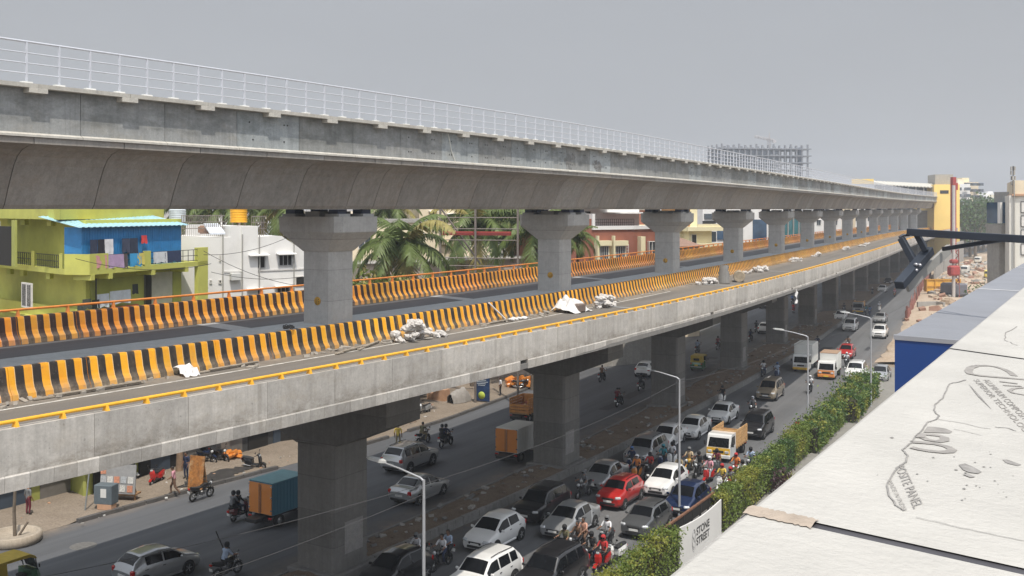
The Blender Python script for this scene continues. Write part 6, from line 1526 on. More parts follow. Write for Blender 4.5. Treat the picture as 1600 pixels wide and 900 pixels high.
# ---- two wheelers
def torus(mb, c, R_, r, mi=0, n=20, m=6):
    vs = []; fs = []
    for i in range(n):
        a = 2*math.pi*i/n
        for j in range(m):
            b = 2*math.pi*j/m; vs.append((c[0]+r*1.0*math.sin(b), c[1]+(R_+r*math.cos(b))*math.cos(a), c[2]+(R_+r*math.cos(b))*math.sin(a)))
    for i in range(n):
        for j in range(m): fs.append([i*m+j, ((i+1) % n)*m+j, ((i+1) % n)*m+(j+1) % m, i*m+(j+1) % m])
    mb.add(vs, fs, mi, True)
def bike_proto(kind):
    if kind in _proto: return _proto[kind]
    P_ = []
    def wh_(y, r, tw):
        q = MB(); torus(q, (0, y, r), r-tw, tw, 0); q.lathe([(0, -.05), (.07, -.05), (.07, .05), (0, .05)], 10, 1, (0, y, r), 'x')
        for k in range(6): a = k*math.pi/3; q.tube([(0, y, r), (0, y+math.cos(a)*(r-tw), r+math.sin(a)*(r-tw))], .012, 4, 1, False)
        P_.append(('wheel', q, [m_tyre, m_rim]))
    if kind == 'motorcycle':
        wh_(.65, .30, .055); wh_(-.62, .30, .06)
        q = MB(); q.tube([(0, .50, .92), (0, .15, .55), (0, -.1, .32), (0, -.3, .42), (0, -.5, .72)], .03, 6); q.tube([(0, .46, .86), (0, -.1, .74), (0, -.75, .80)], .03, 6); q.tube([(.07, -.15, .36), (.07, -.62, .30)], .022, 5); q.tube([(-.07, -.15, .36), (-.07, -.62, .30)], .022, 5); P_.append(('frame', q, [m_trim]))
        q = MB(); q.box((0, .05, .42), (.26, .36, .30), bev=.06); q.cyl((0, .16, .56), .10, .22, 'z', 10); P_.append(('engine', q, [M('engine_metal', (.14,.14,.145), .45, .6, .2, 6)]))
        q = MB(); loft(q, [[(x*w, y, .84+z*h) for x, z in ((-.5,-.5),(.5,-.5),(.62,.1),(.35,.5),(-.35,.5),(-.62,.1))] for y, w, h in ((-.12, .16, .10), (.0, .24, .20), (.22, .28, .24), (.40, .20, .18), (.46, .12, .10))]); P_.append(('fuel_tank', q, ['PAINT']))
        q = MB(); loft(q, [[(x*w, y, z0+z*.09) for x, z in ((-.5,-.5),(.5,-.5),(.5,.3),(.3,.5),(-.3,.5),(-.5,.3))] for y, w, z0 in ((-.10, .18, .80), (-.35, .27, .80), (-.62, .24, .85), (-.86, .16, .90))]); P_.append(('seat', q, [m_black]))
        q = MB(); loft(q, [[(x*w, y, z0+z*h) for x, z in ((-.5,-.5),(.5,-.5),(.5,.5),(-.5,.5))] for y, w, z0, h in ((-.25, .2, .68, .14), (-.6, .22, .74, .14), (-.98, .10, .86, .06))]); P_.append(('side_panel', q, ['PAINT']))
        q = MB()
        for x in (-.08, .08): q.tube([(x, .65, .30), (x, .47, .98)], .022, 6)
        q.tube([(-.34, .30, 1.04), (-.2, .42, 1.04), (0, .45, 1.0), (.2, .42, 1.04), (.34, .30, 1.04)], .018, 6); P_.append(('handlebar', q, [m_trim]))
        q = MB(); q.lathe([(0, .09), (.085, .085), (.10, .02), (.06, -.08), (0, -.1)], 12, 0, (0, .58, .90), 'y'); P_.append(('headlamp', q, [m_hl]))
        q = MB(); q.extr([(.40, .60), (.55, .665), (.72, .66), (.90, .52), (.88, .50), (.72, .63), (.55, .635), (.42, .58)], 'x', -.06, .06); P_.append(('mudguard', q, ['PAINT']))
        q = MB(); q.tube([(.12, .18, .34), (.14, -.1, .26), (.15, -.45, .30), (.16, -.9, .40)], [.02, .025, .045, .045], 7); P_.append(('exhaust', q, [m_chr]))
        q = MB(); q.box((0, -1.0, .84), (.16, .05, .08)); P_.append(('tail_light', q, [m_tl])); q = MB(); q.box((0, -.99, .62), (.20, .02, .14), rot=(.25, 0, 0)); P_.append(('number_plate', q, [m_plate]))
        for sx in (1, -1):
            q = MB(); q.tube([(sx*.22, .40, 1.04), (sx*.30, .40, 1.20)], .01, 4); q.box((sx*.32, .40, 1.23), (.13, .03, .08), bev=.015); P_.append(('mirror', q, [m_trim]))
    else:
        wh_(.60, .23, .055); wh_(-.52, .23, .06)
        q = MB(); loft(q, [[(-w/2, y, z), (-w*.3, y+.09, z), (w*.3, y+.09, z), (w/2, y, z), (w*.3, y-.04, z), (-w*.3, y-.04, z)] for w, y, z in ((.22, .36, .34), (.40, .40, .55), (.40, .40, .80), (.22, .34, 1.0))]); P_.append(('front_apron', q, ['PAINT']))
        q = MB(); q.box((0, .12, .34), (.30, .62, .08), bev=.03); P_.append(('floorboard', q, [m_trim]))
        q = MB(); loft(q, [[(x*w, y, z0+z*h) for x, z in ((-.5,-.4),(.5,-.4),(.56,.1),(.4,.5),(-.4,.5),(-.56,.1))] for y, w, z0, h in ((-.12, .26, .50, .40), (-.35, .38, .55, .46), (-.65, .38, .60, .38), (-.92, .18, .66, .18))]); P_.append(('rear_body', q, ['PAINT']))
        q = MB(); loft(q, [[(x*w, y, z0+z*.10) for x, z in ((-.5,-.5),(.5,-.5),(.5,.3),(.3,.5),(-.3,.5),(-.5,.3))] for y, w, z0 in ((-.08, .22, .74), (-.35, .32, .78), (-.65, .30, .82), (-.84, .18, .84))]); P_.append(('seat', q, [m_black]))
        q = MB(); q.extr([(.36, .42), (.50, .50), (.64, .51), (.84, .38), (.80, .34), (.62, .46), (.48, .45)], 'x', -.08, .08); P_.append(('mudguard', q, ['PAINT']))
        q = MB()
        for x in (-.07, .07): q.tube([(x, .60, .23), (x, .42, .70)], .02, 5)
        q.tube([(-.32, .20, 1.02), (-.16, .30, 1.03), (.16, .30, 1.03), (.32, .20, 1.02)], .02, 6); q.box((0, .33, 1.03), (.28, .18, .14), bev=.05); P_.append(('handlebar', q, [m_trim]))
        q = MB(); q.box((0, .435, .98), (.18, .05, .11), bev=.02); P_.append(('headlamp', q, [m_hl]))
        q = MB(); q.tube([(.16, -.25, .28), (.17, -.8, .36)], [.04, .05], 7); P_.append(('exhaust', q, [m_rim]))
        q = MB(); q.box((0, -.94, .68), (.18, .04, .09)); P_.append(('tail_light', q, [m_tl])); q = MB(); q.box((0, -.92, .50), (.20, .02, .14), rot=(.25, 0, 0)); P_.append(('number_plate', q, [m_plate]))
        for sx in (1, -1):
            q = MB(); q.tube([(sx*.2, .27, 1.06), (sx*.28, .27, 1.22)], .01, 4); q.box((sx*.30, .27, 1.25), (.13, .03, .09), bev=.015); P_.append(('mirror', q, [m_trim]))
    out = [(nm, b.mesh(nm, [PT['black'] if x == 'PAINT' else x for x in ms]), [x == 'PAINT' for x in ms]) for nm, b, ms in P_]
    _proto[kind] = out; return out

# ================================================================== people
CM_ = {}
def cloth(name, col):
    return M('cloth_'+name, col, .9, 0, .18, 5)
CL = {'white': (.66,.66,.68), 'black': (.02,.02,.022), 'grey': (.16,.165,.17), 'navy': (.02,.03,.07), 'blue': (.06,.13,.30), 'pale blue': (.34,.42,.55), 'teal': (.03,.20,.24), 'red': (.42,.03,.03), 'pink': (.55,.27,.32), 'yellow': (.60,.44,.08), 'beige': (.45,.36,.24), 'orange': (.60,.20,.05), 'brown': (.14,.08,.05), 'olive': (.12,.11,.06), 'maroon': (.14,.02,.03), 'khaki': (.26,.21,.13), 'peach': (.55,.30,.22), 'silver': (.4,.4,.42)}
CLM = {k: cloth(k.replace(' ', '_'), v) for k, v in CL.items()}
m_skin = M('skin_brown', (.22,.115,.07), .6, 0, .1, 6); m_hair = M('hair_black', (.012,.010,.009), .6, 0, .2, 9); m_shoe = M('shoe_dark', (.03,.025,.022), .6, 0, .2, 6); m_visor = M('visor', (.01,.01,.012), .1)
POSE = {}
# joints: pelvis, chest, neck, head, then right/left shoulder, elbow, wrist, hip, knee, ankle, toe
POSE['ride'] = dict(pel=(0,-.22,.86), che=(0,-.10,1.18), nec=(0,-.05,1.38), hea=(0,-.01,1.53), arm=[(.19,-.06,1.33),(.27,.10,1.10),(.31,.28,1.08)], leg=[(.10,-.18,.85),(.22,.20,.78),(.17,.02,.36),(.19,.16,.30)])
POSE['scoot'] = dict(pel=(0,-.30,.86), che=(0,-.24,1.19), nec=(0,-.21,1.39), hea=(0,-.18,1.54), arm=[(.19,-.20,1.34),(.26,-.05,1.12),(.30,.16,1.08)], leg=[(.10,-.26,.85),(.19,.16,.82),(.13,.16,.44),(.14,.34,.41)])
POSE['pillion'] = dict(pel=(0,-.68,.94), che=(0,-.60,1.26), nec=(0,-.56,1.46), hea=(0,-.53,1.61), arm=[(.19,-.57,1.41),(.25,-.44,1.20),(.14,-.26,1.10)], leg=[(.10,-.62,.93),(.24,-.28,.86),(.20,-.42,.46),(.21,-.28,.41)])
POSE['walk'] = dict(pel=(0,0,.92), che=(0,.03,1.24), nec=(0,.05,1.45), hea=(0,.10,1.60), arm=[(.20,.03,1.40),(.25,.02,1.12),(.20,.22,1.04)], leg=[(.10,0,.90),(.11,.22,.50),(.11,.20,.09),(.12,.36,.05)], leg2=[(.10,0,.90),(.11,-.10,.48),(.11,-.38,.13),(.12,-.26,.04)])
POSE['stand'] = dict(pel=(0,0,.92), che=(0,.0,1.24), nec=(0,.0,1.45), hea=(0,.04,1.60), arm=[(.20,0,1.40),(.26,-.03,1.12),(.26,.10,.88)], leg=[(.10,0,.90),(.12,.03,.49),(.12,-.02,.09),(.14,.14,.05)])
def person_mesh(pose):
    if pose in CM_: return CM_[pose]
    p = POSE[pose]; V = []; E = []; RD = []
    def v(c, r): V.append(Vector(c)); RD.append(r); return len(V)-1
    pel = v(p['pel'], .145); che = v(p['che'], .155); up = v(Vector(p['che']).lerp(Vector(p['nec']), .65), .12); nec = v(p['nec'], .062); E += [(pel, che), (che, up), (up, nec)]
    hd = v(Vector(p['nec']).lerp(Vector(p['hea']), .5), .058); E.append((nec, hd))
    seg = []   # (a, b, material)
    seg += [(V[pel], V[che], 1), (V[che], V[nec], 1), (V[nec], Vector(p['hea']), 0)]
    hands = []
    for sx in (1, -1):
        L = [Vector((sx*a, b, c)) for a, b, c in p['arm']]; i0 = v(L[0], .075); i1 = v(L[1], .050); i2 = v(L[2], .034); E += [(up, i0), (i0, i1), (i1, i2)]
        hnd = L[2]+(L[2]-L[1]).normalized()*.09; i3 = v(hnd, .036); E.append((i2, i3)); seg += [(L[0], L[1], 1), (L[1], L[2], 0), (L[2], hnd, 0)]; hands.append((L[1], L[2], hnd, sx))
        G = [Vector((sx*a, b, c)) for a, b, c in (p['leg'] if sx > 0 or 'leg2' not in p else p['leg2'])]
        k0 = v(G[0], .105); k1 = v(G[1], .072); k2 = v(G[2], .047); k3 = v(G[3], .040); E += [(pel, k0), (k0, k1), (k1, k2), (k2, k3)]; seg += [(G[0], G[1], 2), (G[1], G[2], 2), (G[2], G[3], 3), (V[pel], G[0], 2)]
    me = bpy.data.meshes.new('body_cage'); me.from_pydata([tuple(x) for x in V], E, []); ob = bpy.data.objects.new('body_cage', me); COL.objects.link(ob)
    sk = ob.modifiers.new('skin', 'SKIN'); sk.use_smooth_shade = True; ss_ = ob.modifiers.new('sub', 'SUBSURF'); ss_.levels = 1; ss_.render_levels = 1
    if not me.skin_vertices: bpy.context.view_layer.objects.active = ob; me.attributes.new('skin', 'FLOAT_VECTOR', 'POINT') if False else None
    for d, r in zip(me.skin_vertices[0].data, RD): d.radius = (r, r*.9)
    me.skin_vertices[0].data[pel].use_root = True
    bpy.context.view_layer.update()
    m2 = bpy.data.meshes.new_from_object(ob.evaluated_get(bpy.context.evaluated_depsgraph_get())); bpy.data.objects.remove(ob)
    mb = MB(); mb.add([x.co for x in m2.vertices], [list(f.vertices) for f in m2.polygons], 0, True)
    nb = len(mb.f)
    hc = Vector(p['hea']); prof = [(0, -.115), (.045, -.105), (.075, -.06), (.085, .0), (.088, .05), (.07, .095), (.04, .118), (0, .125)]
    mb.lathe(prof, 14, 0, hc); n1 = len(mb.f)
    for c, s in ((Vector((0, .088, -.01)), (.028, .04, .045)), (Vector((.088, 0, -.005)), (.02, .04, .06)), (Vector((-.088, 0, -.005)), (.02, .04, .06))): mb.box(hc+c, s, 0, bev=.012)
    for sx in (1, -1): mb.box(hc+Vector((sx*.032, .082, .022)), (.026, .012, .012), 4)
    mb.box(hc+Vector((0, .080, -.055)), (.05, .012, .014), 5)
    n1b = len(mb.f)
    for el, wr, hn, sx in hands:
        d = (hn-wr).normalized(); side = Vector((0, 0, 1)).cross(d); side = side.normalized() if side.length > .1 else Vector((1, 0, 0)); nrm = d.cross(side)
        for k in range(4):
            o0 = hn+side*(.024-.016*k)+d*.012; l = (.062, .07, .066, .052)[k]
            mb.tube([o0, o0+d*l*.55-nrm*.004, o0+d*l*.8-nrm*.030, o0+d*l*.62-nrm*.052], [.0095, .009, .008, .006], 5, 0)
        mb.tube([wr+d*.03+side*.028, wr+d*.06+side*.055, wr+d*.09+side*.060-nrm*.02], [.011, .010, .008], 5, 0)
    def near(c):
        best = (9, 0)
        for a, b, m in seg:
            t = max(0, min(1, (c-a).dot(b-a)/max(1e-6, (b-a).length_squared))); dd = (c-(a+(b-a)*t)).length
            if dd < best[0]: best = (dd, m)
        return best[1]
    for i in range(nb):
        f = mb.f[i]; c = sum((mb.v[k] for k in f), Vector())/len(f); m = near(c)
        mb.m[i] = m
    me2 = mb.mesh('person', [m_skin, CLM['white'], CLM['black'], m_shoe, m_hair, CLM['maroon']])
    CM_[pose] = (me2, hc); return CM_[pose]
hp = MB(); hp.lathe([(.098, -.10), (.118, -.06), (.126, .02), (.112, .09), (.07, .135), (0, .15)], 16); hp.lathe([(.098, -.10), (.09, -.1)], 16)
_hel = hp.mesh('helmet', [CLM['black']])
vp = MB(); vp.add([(.1235*math.sin(a)*1.02, .1235*math.cos(a)*1.02, z) for z in (-.045, .035) for a in np.linspace(-1.0, 1.0, 9)], [[k, k+1, 10+k, 9+k] for k in range(8)], 0, True); _vis = vp.mesh('visor', [m_visor])
hr = MB(); hr.lathe([(.088, -.02), (.097, .03), (.086, .09), (.05, .128), (0, .138)], 14, 0, (0, -.012, 0)); _hair = hr.mesh('hair', [m_hair])
def person(pose, loc, rz, shirt, trousers, helmet, label, group, skin=None):
    me, hc = person_mesh(pose); o = bpy.data.objects.new('person', me); COL.objects.link(o); o.location = loc; o.rotation_euler = (0, 0, rz); tag(o, label, 'person', group)
    for i, m in ((1, CLM[shirt]), (2, CLM[trousers])): o.material_slots[i].link = 'OBJECT'; o.material_slots[i].material = m
    if helmet:
        h = link(bpy.data.objects.new('helmet', _hel), o); h.location = hc+Vector((0, -.005, .012)); h.material_slots[0].link = 'OBJECT'; h.material_slots[0].material = CLM[helmet]
        v_ = link(bpy.data.objects.new('visor', _vis), h)
    else:
        h = link(bpy.data.objects.new('hair', _hair), o); h.location = hc
    return o
def bike(kind, color, px, py, dirn, riders, where, dh=0.0, group='two wheelers in traffic', lean=0.0, cname=None):
    p = A(px, py); s, o = SO(p.x, p.y); h = psi(s)+(math.pi if dirn < 0 else 0)+R(dh); cname = cname or color
    gz = .004 if group.startswith('two') else .16
    t = thing(kind, f'{cname} {kind} {where}', kind, (p.x, p.y, gz), -h, group); place_parts(t, bike_proto(kind), PT[color])
    if lean: t.rotation_euler = (0, lean, -h)
    for k, (sh, tr, he) in enumerate(riders):
        pose = ('ride' if kind == 'motorcycle' else 'scoot') if k == 0 else 'pillion'
        hd = f'{he} helmet' if he else 'no helmet'
        who = 'rider' if k == 0 else 'passenger'
        person(pose, (p.x, p.y, gz), -h, sh, tr, he, f'{sh} clad {who}, {hd}, on {kind} {where}', 'people on two wheelers')
    return t
# ================================================================== traffic
# ---- carriageway leading away (left of the piers)
auto('yellow topped auto rickshaw cut off at the bottom left corner', 22, 925, 1)
car('hatch', 'silver', 246, 902, 1, 'grey older hatchback seen from behind at the bottom left of the road', 2)
car('suv', 'silver', 641, 731, 1, 'silver estate car with roof rails on the far carriageway', 0)
car('sedan', 'silver', 656, 778, 1, 'pale silver saloon behind the nearest lamp post on the far carriageway', 0)
truck('blue box truck with orange rear doors beside the nearest flyover pier', 432, 815, 1, 'white', 'box', 'bluebox', 'orange', 2.6, 1.75, 1.75, rooftop=M('box_roof_teal', (.10,.25,.29), .6))
truck('silver box truck with orange rear doors behind the second flyover pier', 806, 717, 1, 'white', 'box', 'container', 'orange', 2.9, 1.75, 1.65)
truck('dark canopied truck with an orange tailgate ahead of the silver box truck', 820, 657, 1, 'black', 'open', 'orange', None, 2.4, 1.6, 1.6, dh=0)
car('hatch', 'white', 1012, 586, 1, 'white hatchback half hidden by the third flyover pier', 0)
auto('green and yellow auto rickshaw on the far carriageway between two piers', 1093, 578, 1)
car('hatch', 'white', 1197, 520, 1, 'white hatchback between the fourth and fifth flyover piers', 0)
car('sedan', 'silver', 1197, 481, 1, 'small far silver car just under the flyover edge', 0)
bike('motorcycle', 'black', 355, 902, 1, [('pale blue', 'black', 'black')], 'carrying a long pole near the grey hatchback')
bike('scooter', 'maroon', 376, 812, 1, [('black', 'navy', 'black'), ('grey', 'black', 'black')], 'behind the blue box truck')
bike('motorcycle', 'black', 661, 694, 1, [('olive', 'khaki', None)], 'ahead of the silver estate, single rider')
bike('motorcycle', 'black', 697, 698, 1, [('navy', 'black', 'black'), ('black', 'black', 'black')], 'carrying two in dark jackets')
bike('motorcycle', 'black', 968, 635, 1, [('grey', 'black', None), ('maroon', 'black', None)], 'carrying two, right of the second pier')
bike('motorcycle', 'black', 941, 596, 1, [('brown', 'black', None)], 'near the kerb left of the white hatchback')
bike('motorcycle', 'black', 1002, 610, 1, [('black', 'black', 'black')], 'just left of the third pier')
bike('motorcycle', 'black', 1090, 552, 1, [('pale blue', 'grey', None)], 'in front of the green rickshaw')
bike('motorcycle', 'black', 1122, 546, 1, [('maroon', 'black', 'black')], 'left edge of the fourth pier')
bike('motorcycle', 'black', 1173, 534, 1, [('navy', 'black', 'black')], 'right of the fourth pier')
bike('motorcycle', 'black', 1182, 519, 1, [('black', 'black', 'black')], 'left of the far white hatchback')
bike('scooter', 'red', 1240, 489, 1, [('red', 'black', 'black')], 'far off right of the fifth pier')
bike('motorcycle', 'black', 1238, 474, 1, [('blue', 'black', None)], 'beyond the red far scooter')
# ---- carriageway coming towards the viewer
car('hatch', 'black', 618, 912, -1, 'glossy black hatchback at the bottom edge beside the nearest pier', 0)
car('hatch', 'white', 773, 850, -1, 'white hatchback nearest the median in the jam', 0)
car('suv', 'white', 757, 922, -1, 'white car with a pale roof cut by the bottom edge', 0, sc=.96)
car('suv', 'black', 862, 918, -1, 'black estate with roof rails cut by the bottom edge', 0)
car('suv', 'black', 847, 806, -1, 'glossy black sport utility behind the white hatchback', 0, sc=.95)
car('sedan', 'silver', 892, 829, -1, 'silver saloon ahead of the red hatchback', 0)
car('sedan', 'silver', 945, 758, -1, 'pale silver saloon behind the black sport utility', 0)
car('mini', 'red', 969, 786, -1, 'bright red small crossover in the jam', 0)
car('mini', 'grey', 1011, 830, -1, 'dark grey small crossover beside the yellow hedge', 0)
car('suv', 'silver', 1010, 720, -1, 'large silver sport utility behind the pale silver saloon', 0)
car('sedan', 'white', 1044, 694, -1, 'white saloon just left of the second lamp post', 0)
car('sedan', 'white', 1084, 680, -1, 'white saloon just right of the second lamp post', 0)
car('hatch', 'white', 1041, 767, -1, 'white hatchback with black roof behind the dark blue car', 0)
car('hatch', 'blue', 1074, 796, -1, 'dark blue hatchback by the rusty railing', 0)
car('sedan', 'white', 1130, 657, -1, 'white saloon ahead of the black off roader', 0)
car('suv', 'black', 1183, 679, -1, 'black off roader beside the open truck', 0)
truck('cream open truck with yellow bonnet and tall wooden sides', 1141, 708, -1, 'white', 'open', 'tan', None, 2.7, 1.7, 1.2, bumper='white', nose='yellow')
car('mpv', 'gold', 1204, 621, -1, 'gold people carrier alone mid road', 0)
truck('white box truck at the edge of the flyover shadow', 1260, 575, -1, 'white', 'box', 'container', None, 3.6, 1.95, 2.1)
truck('white and orange box truck in the sun', 1298, 587, -1, 'white', 'box', 'container', None, 2.8, 1.75, 1.8, bumper='orange', nose='orange', rooftop=M('box_roof_rust', (.36,.24,.16), .8))
car('hatch', 'red', 1323, 558, -1, 'red hatchback behind the orange fronted box truck', 0)
car('suv', 'white', 1338, 591, -1, 'white sport utility near the shrubs', 0)
car('hatch', 'palegreen', 1353, 606, -1, 'pale green hatchback half hidden by the shrubs', 0)
car('hatch', 'silver', 1376, 594, -1, 'silver hatchback beside the blue box', 0)
car('suv', 'white', 1375, 527, -1, 'white pickup like car with an orange bonnet', 0)
car('sedan', 'silver', 1376, 503, -1, 'silver saloon behind the orange bonneted car', 0)
car('mpv', 'white', 1329, 516, -1, 'white people carrier in the sun at the shadow edge', 0)
car('hatch', 'white', 1314, 500, -1, 'white hatchback in the shadow further back', 0)
truck('small grey open truck far down the shaded lane', 1343, 488, -1, 'silver', 'open', 'tan', None, 2.0, 1.5, 1.0)
car('sedan', 'white', 1379, 456, -1, 'white saloon far off near the steel bracket', 0)
car('sedan', 'black', 1388, 444, -1, 'dark saloon furthest along the lane', 0)
TW = [('motorcycle', 'black', 1061, 752, [('khaki', 'black', 'black')], 'between the white and dark blue hatchbacks', 3), ('scooter', 'grey', 1119, 742, [('maroon', 'grey', 'black')], 'just before the open truck bumper', -3), ('motorcycle', 'red', 1141, 772, [('grey', 'navy', 'red')], 'lowest beside the hedge gap', 0), ('motorcycle', 'black', 1160, 760, [('white', 'black', 'black')], 'pressed to the hedge below the truck', 2), ('scooter', 'blue', 986, 738, [('navy', 'khaki', 'blue')], 'ahead of the orange scooter', -5), ('motorcycle', 'black', 882, 872, [('olive', 'black', 'black')], 'ahead of the black estate near the saloon', 4),
 ('motorcycle', 'black', 650, 886, [('white', 'navy', 'grey')], 'by the median, left of two', 0), ('motorcycle', 'black', 690, 888, [('white', 'navy', None), ('pale blue', 'black', None)], 'with two schoolboys beside the median', 0),
 ('motorcycle', 'grey', 912, 778, [('grey', 'grey', 'grey')], 'between black and red cars', 6), ('scooter', 'orange', 994, 752, [('orange', 'black', 'white')], 'behind the red crossover', -4), ('scooter', 'black', 1014, 748, [('red', 'black', 'black')], 'squeezing past the silver sport utility', 0),
 ('scooter', 'blue', 1035, 734, [('teal', 'black', 'teal')], 'beside the large silver vehicle, rider in teal', 0), ('scooter', 'white', 1049, 730, [('white', 'grey', 'black')], 'left of the second lamp post', 0), ('motorcycle', 'yellow', 1077, 738, [('beige', 'khaki', 'grey')], 'right of the second lamp post', 0),
 ('scooter', 'red', 1107, 755, [('pink', 'white', 'white')], 'in front of the open truck', 4), ('motorcycle', 'black', 1092, 745, [('black', 'grey', 'black')], 'behind the dark blue hatchback', 0), ('scooter', 'white', 1127, 768, [('yellow', 'brown', 'red')], 'next to the hedge, rider in yellow', 0), ('motorcycle', 'red', 1150, 748, [('orange', 'black', 'red')], 'near the open truck, hedge side', 0), ('motorcycle', 'blue', 1173, 738, [('pale blue', 'grey', 'black')], 'tucked against the hedge top', 0),
 ('motorcycle', 'black', 902, 866, [('brown', 'black', None), ('peach', 'brown', None)], 'with two people beside the silver saloon', 8), ('motorcycle', 'black', 924, 884, [('black', 'navy', 'black')], 'in front of the jam by the black estate', 0), ('scooter', 'red', 940, 892, [('red', 'black', 'red')], 'beside the white scooter at the hedge', 0), ('scooter', 'white', 961, 880, [], 'riderless, standing at the yellow hedge', 10), ('scooter', 'black', 946, 858, [('white', 'grey', 'grey')], 'with a white shirted rider by the grey crossover', 0),
 ('motorcycle', 'blue', 1193, 588, [('white', 'navy', 'black')], 'left of two near the gold carrier', 0), ('scooter', 'blue', 1214, 592, [('pale blue', 'pale blue', 'blue')], 'right of two near the gold carrier', 0), ('scooter', 'white', 1128, 632, [('black', 'black', 'black')], 'hugging the median kerb', 0), ('motorcycle', 'black', 1176, 650, [('grey', 'black', 'white')], 'behind the black off roader', 0),
 ('motorcycle', 'black', 1266, 614, [('white', 'grey', 'white')], 'by the third lamp post', 0), ('scooter', 'black', 1277, 546, [('navy', 'black', 'black')], 'right of the white box truck', 0), ('motorcycle', 'black', 1323, 574, [('white', 'black', 'white')], 'in front of the red hatchback', 0), ('motorcycle', 'black', 1325, 546, [('brown', 'black', 'black')], 'behind the red hatchback', 0),
 ('motorcycle', 'blue', 1353, 492, [('teal', 'grey', 'black')], 'beside the small grey truck', 0), ('scooter', 'blue', 1359, 494, [('blue', 'black', 'black')], 'right of the small grey truck', 0), ('scooter', 'white', 1374, 487, [('white', 'beige', 'white')], 'behind the silver far saloon', 0), ('scooter', 'black', 1363, 462, [('black', 'black', 'white')], 'far in the shade with a white helmet', 0), ('motorcycle', 'orange', 1398, 464, [('pink', 'brown', 'orange')], 'far off at the sunlit edge', 0), ('motorcycle', 'black', 1319, 489, [('black', 'black', 'black')], 'behind the shaded white hatchback', 0),
 ('scooter', 'black', 1265, 684, [('orange', 'orange', 'orange')], 'carrying an orange delivery rider at the hedge', 0), ('motorcycle', 'black', 1248, 688, [('red', 'black', 'black')], 'with a red shirted rider by the third lamp', 0)]
for k, (kd, c, px, py, rd, wh_, dh) in enumerate(TW): bike(kd, c, px, py, -1, rd, wh_, dh)
t = A(1270, 682); mb = MB(); mb.box((0, 0, 1.18), (.46, .46, .46), bev=.03); o = mb.build('delivery_bag', PT['orange']); s_, o_ = SO(t.x, t.y); o.location = P(s_+1.1, o_, .02); o.rotation_euler = (0, 0, -psi(s_)); tag(o, 'orange square delivery bag on the scooter at the hedge', 'bag')
pl = A(355, 902); mb = MB(); s_, o_ = SO(pl.x, pl.y); mb.tube([(-.25, .1, 1.1), (-1.0, .2, 1.95)], .03, 6); o = mb.build('pole', m_trim); o.location = (pl.x, pl.y, 0); o.rotation_euler = (0, 0, -psi(s_)); tag(o, 'long dark pole held up by the motorcyclist near the grey hatchback', 'pole')

# ---- pavement on the left
def on_pave(px, py): p = A(px, py, .15); return Vector((p.x, p.y, .15))
def still(kind, color, px, py, dh, where, lean=.16): return bike(kind, color, px, py, 1, [], where, dh, 'two wheelers parked on the pavement', lean)
still('scooter', 'red', 246, 757, 160, 'parked facing left on the pavement')
still('motorcycle', 'black', 314, 780, 2, 'parked at the kerb by the orange board')
still('scooter', 'black', 399, 733, 75, 'parked alone further along the pavement')
still('motorcycle', 'black', 85, 770, 70, 'parked against the green shop wall')
still('motorcycle', 'blue', 322, 724, 80, 'parked by the tree trunk, nearest the shops')
still('motorcycle', 'black', 345, 722, 95, 'parked in the row right of the tree trunk')
still('scooter', 'silver', 663, 648, 190, 'parked upright beside the thin pole')
still('motorcycle', 'black', 815, 608, 60, 'parked by the orange heap')
still('scooter', 'white', 207, 748, 100, 'parked behind the newspaper stand')
still('scooter', 'white', 998, 548, 200, 'parked on the far pavement before the third pier')
still('motorcycle', 'black', 640, 650, 80, 'half hidden behind the thin pole')
person('walk', on_pave(272, 773), R(95), 'pink', 'brown', None, 'man walking left in a pink shirt and brown trousers', 'people on the pavement')
person('stand', on_pave(44, 804), R(-30), 'grey', 'maroon', None, 'person in grey top and reddish trousers walking near the corner post', 'people on the pavement')
person('stand', on_pave(291, 748), R(150), 'navy', 'navy', None, 'person in dark clothes standing by the tree trunk', 'people on the pavement')
person('stand', on_pave(622, 700), R(0), 'yellow', 'khaki', None, 'person in yellow standing in the road behind the silver estate', 'people on the pavement')
person('stand', on_pave(632, 652), R(60), 'red', 'maroon', None, 'person in red clothes by the dark shop front', 'people on the pavement')
person('stand', on_pave(782, 618), R(100), 'white', 'black', None, 'person in white and black near the orange heap', 'people on the pavement')
# newspaper stand, bin, leaning pole, corner planter
q = on_pave(182, 783); t = thing('newspaper_stand', 'grey newspaper stall board covered in pinned papers on the pavement', 'stall', q, R(-8))
mb = MB(); mb.box((0, .2, 1.25), (2.2, .08, 1.7), rot=(-.12, 0, 0)); mb.build('board', M('board_grey', (.30,.30,.30), .8, 0, .15, 3), t)
r = random.Random(3)
for k in range(11):
    mb = MB(); x = -.95+(k % 5)*.44+r.uniform(-.04, .04); z = .72+(k//5)*.5; mb.box((x, .14-(z-1.25)*-.12, z), (.34, .02, .38), rot=(-.12, r.uniform(-.08, .08), 0)); mb.build('paper', M('paper%d' % (k % 3), ((.58,.57,.54), (.55,.25,.16), (.40,.42,.44))[k % 3], .9, 0, .35, 14), t)
mb = MB(); mb.box((-1.0, .3, .3), (.1, .1, .8)); mb.box((1.0, .3, .3), (.1, .1, .8)); mb.box((0, .5, .35), (2.2, .7, .1)); mb.build('leg_frame', m_wood, t)
q = on_pave(166, 794); t = thing('metal_cabinet', 'small blue grey metal cabinet in front of the newspaper stall', 'cabinet', q, R(-12))
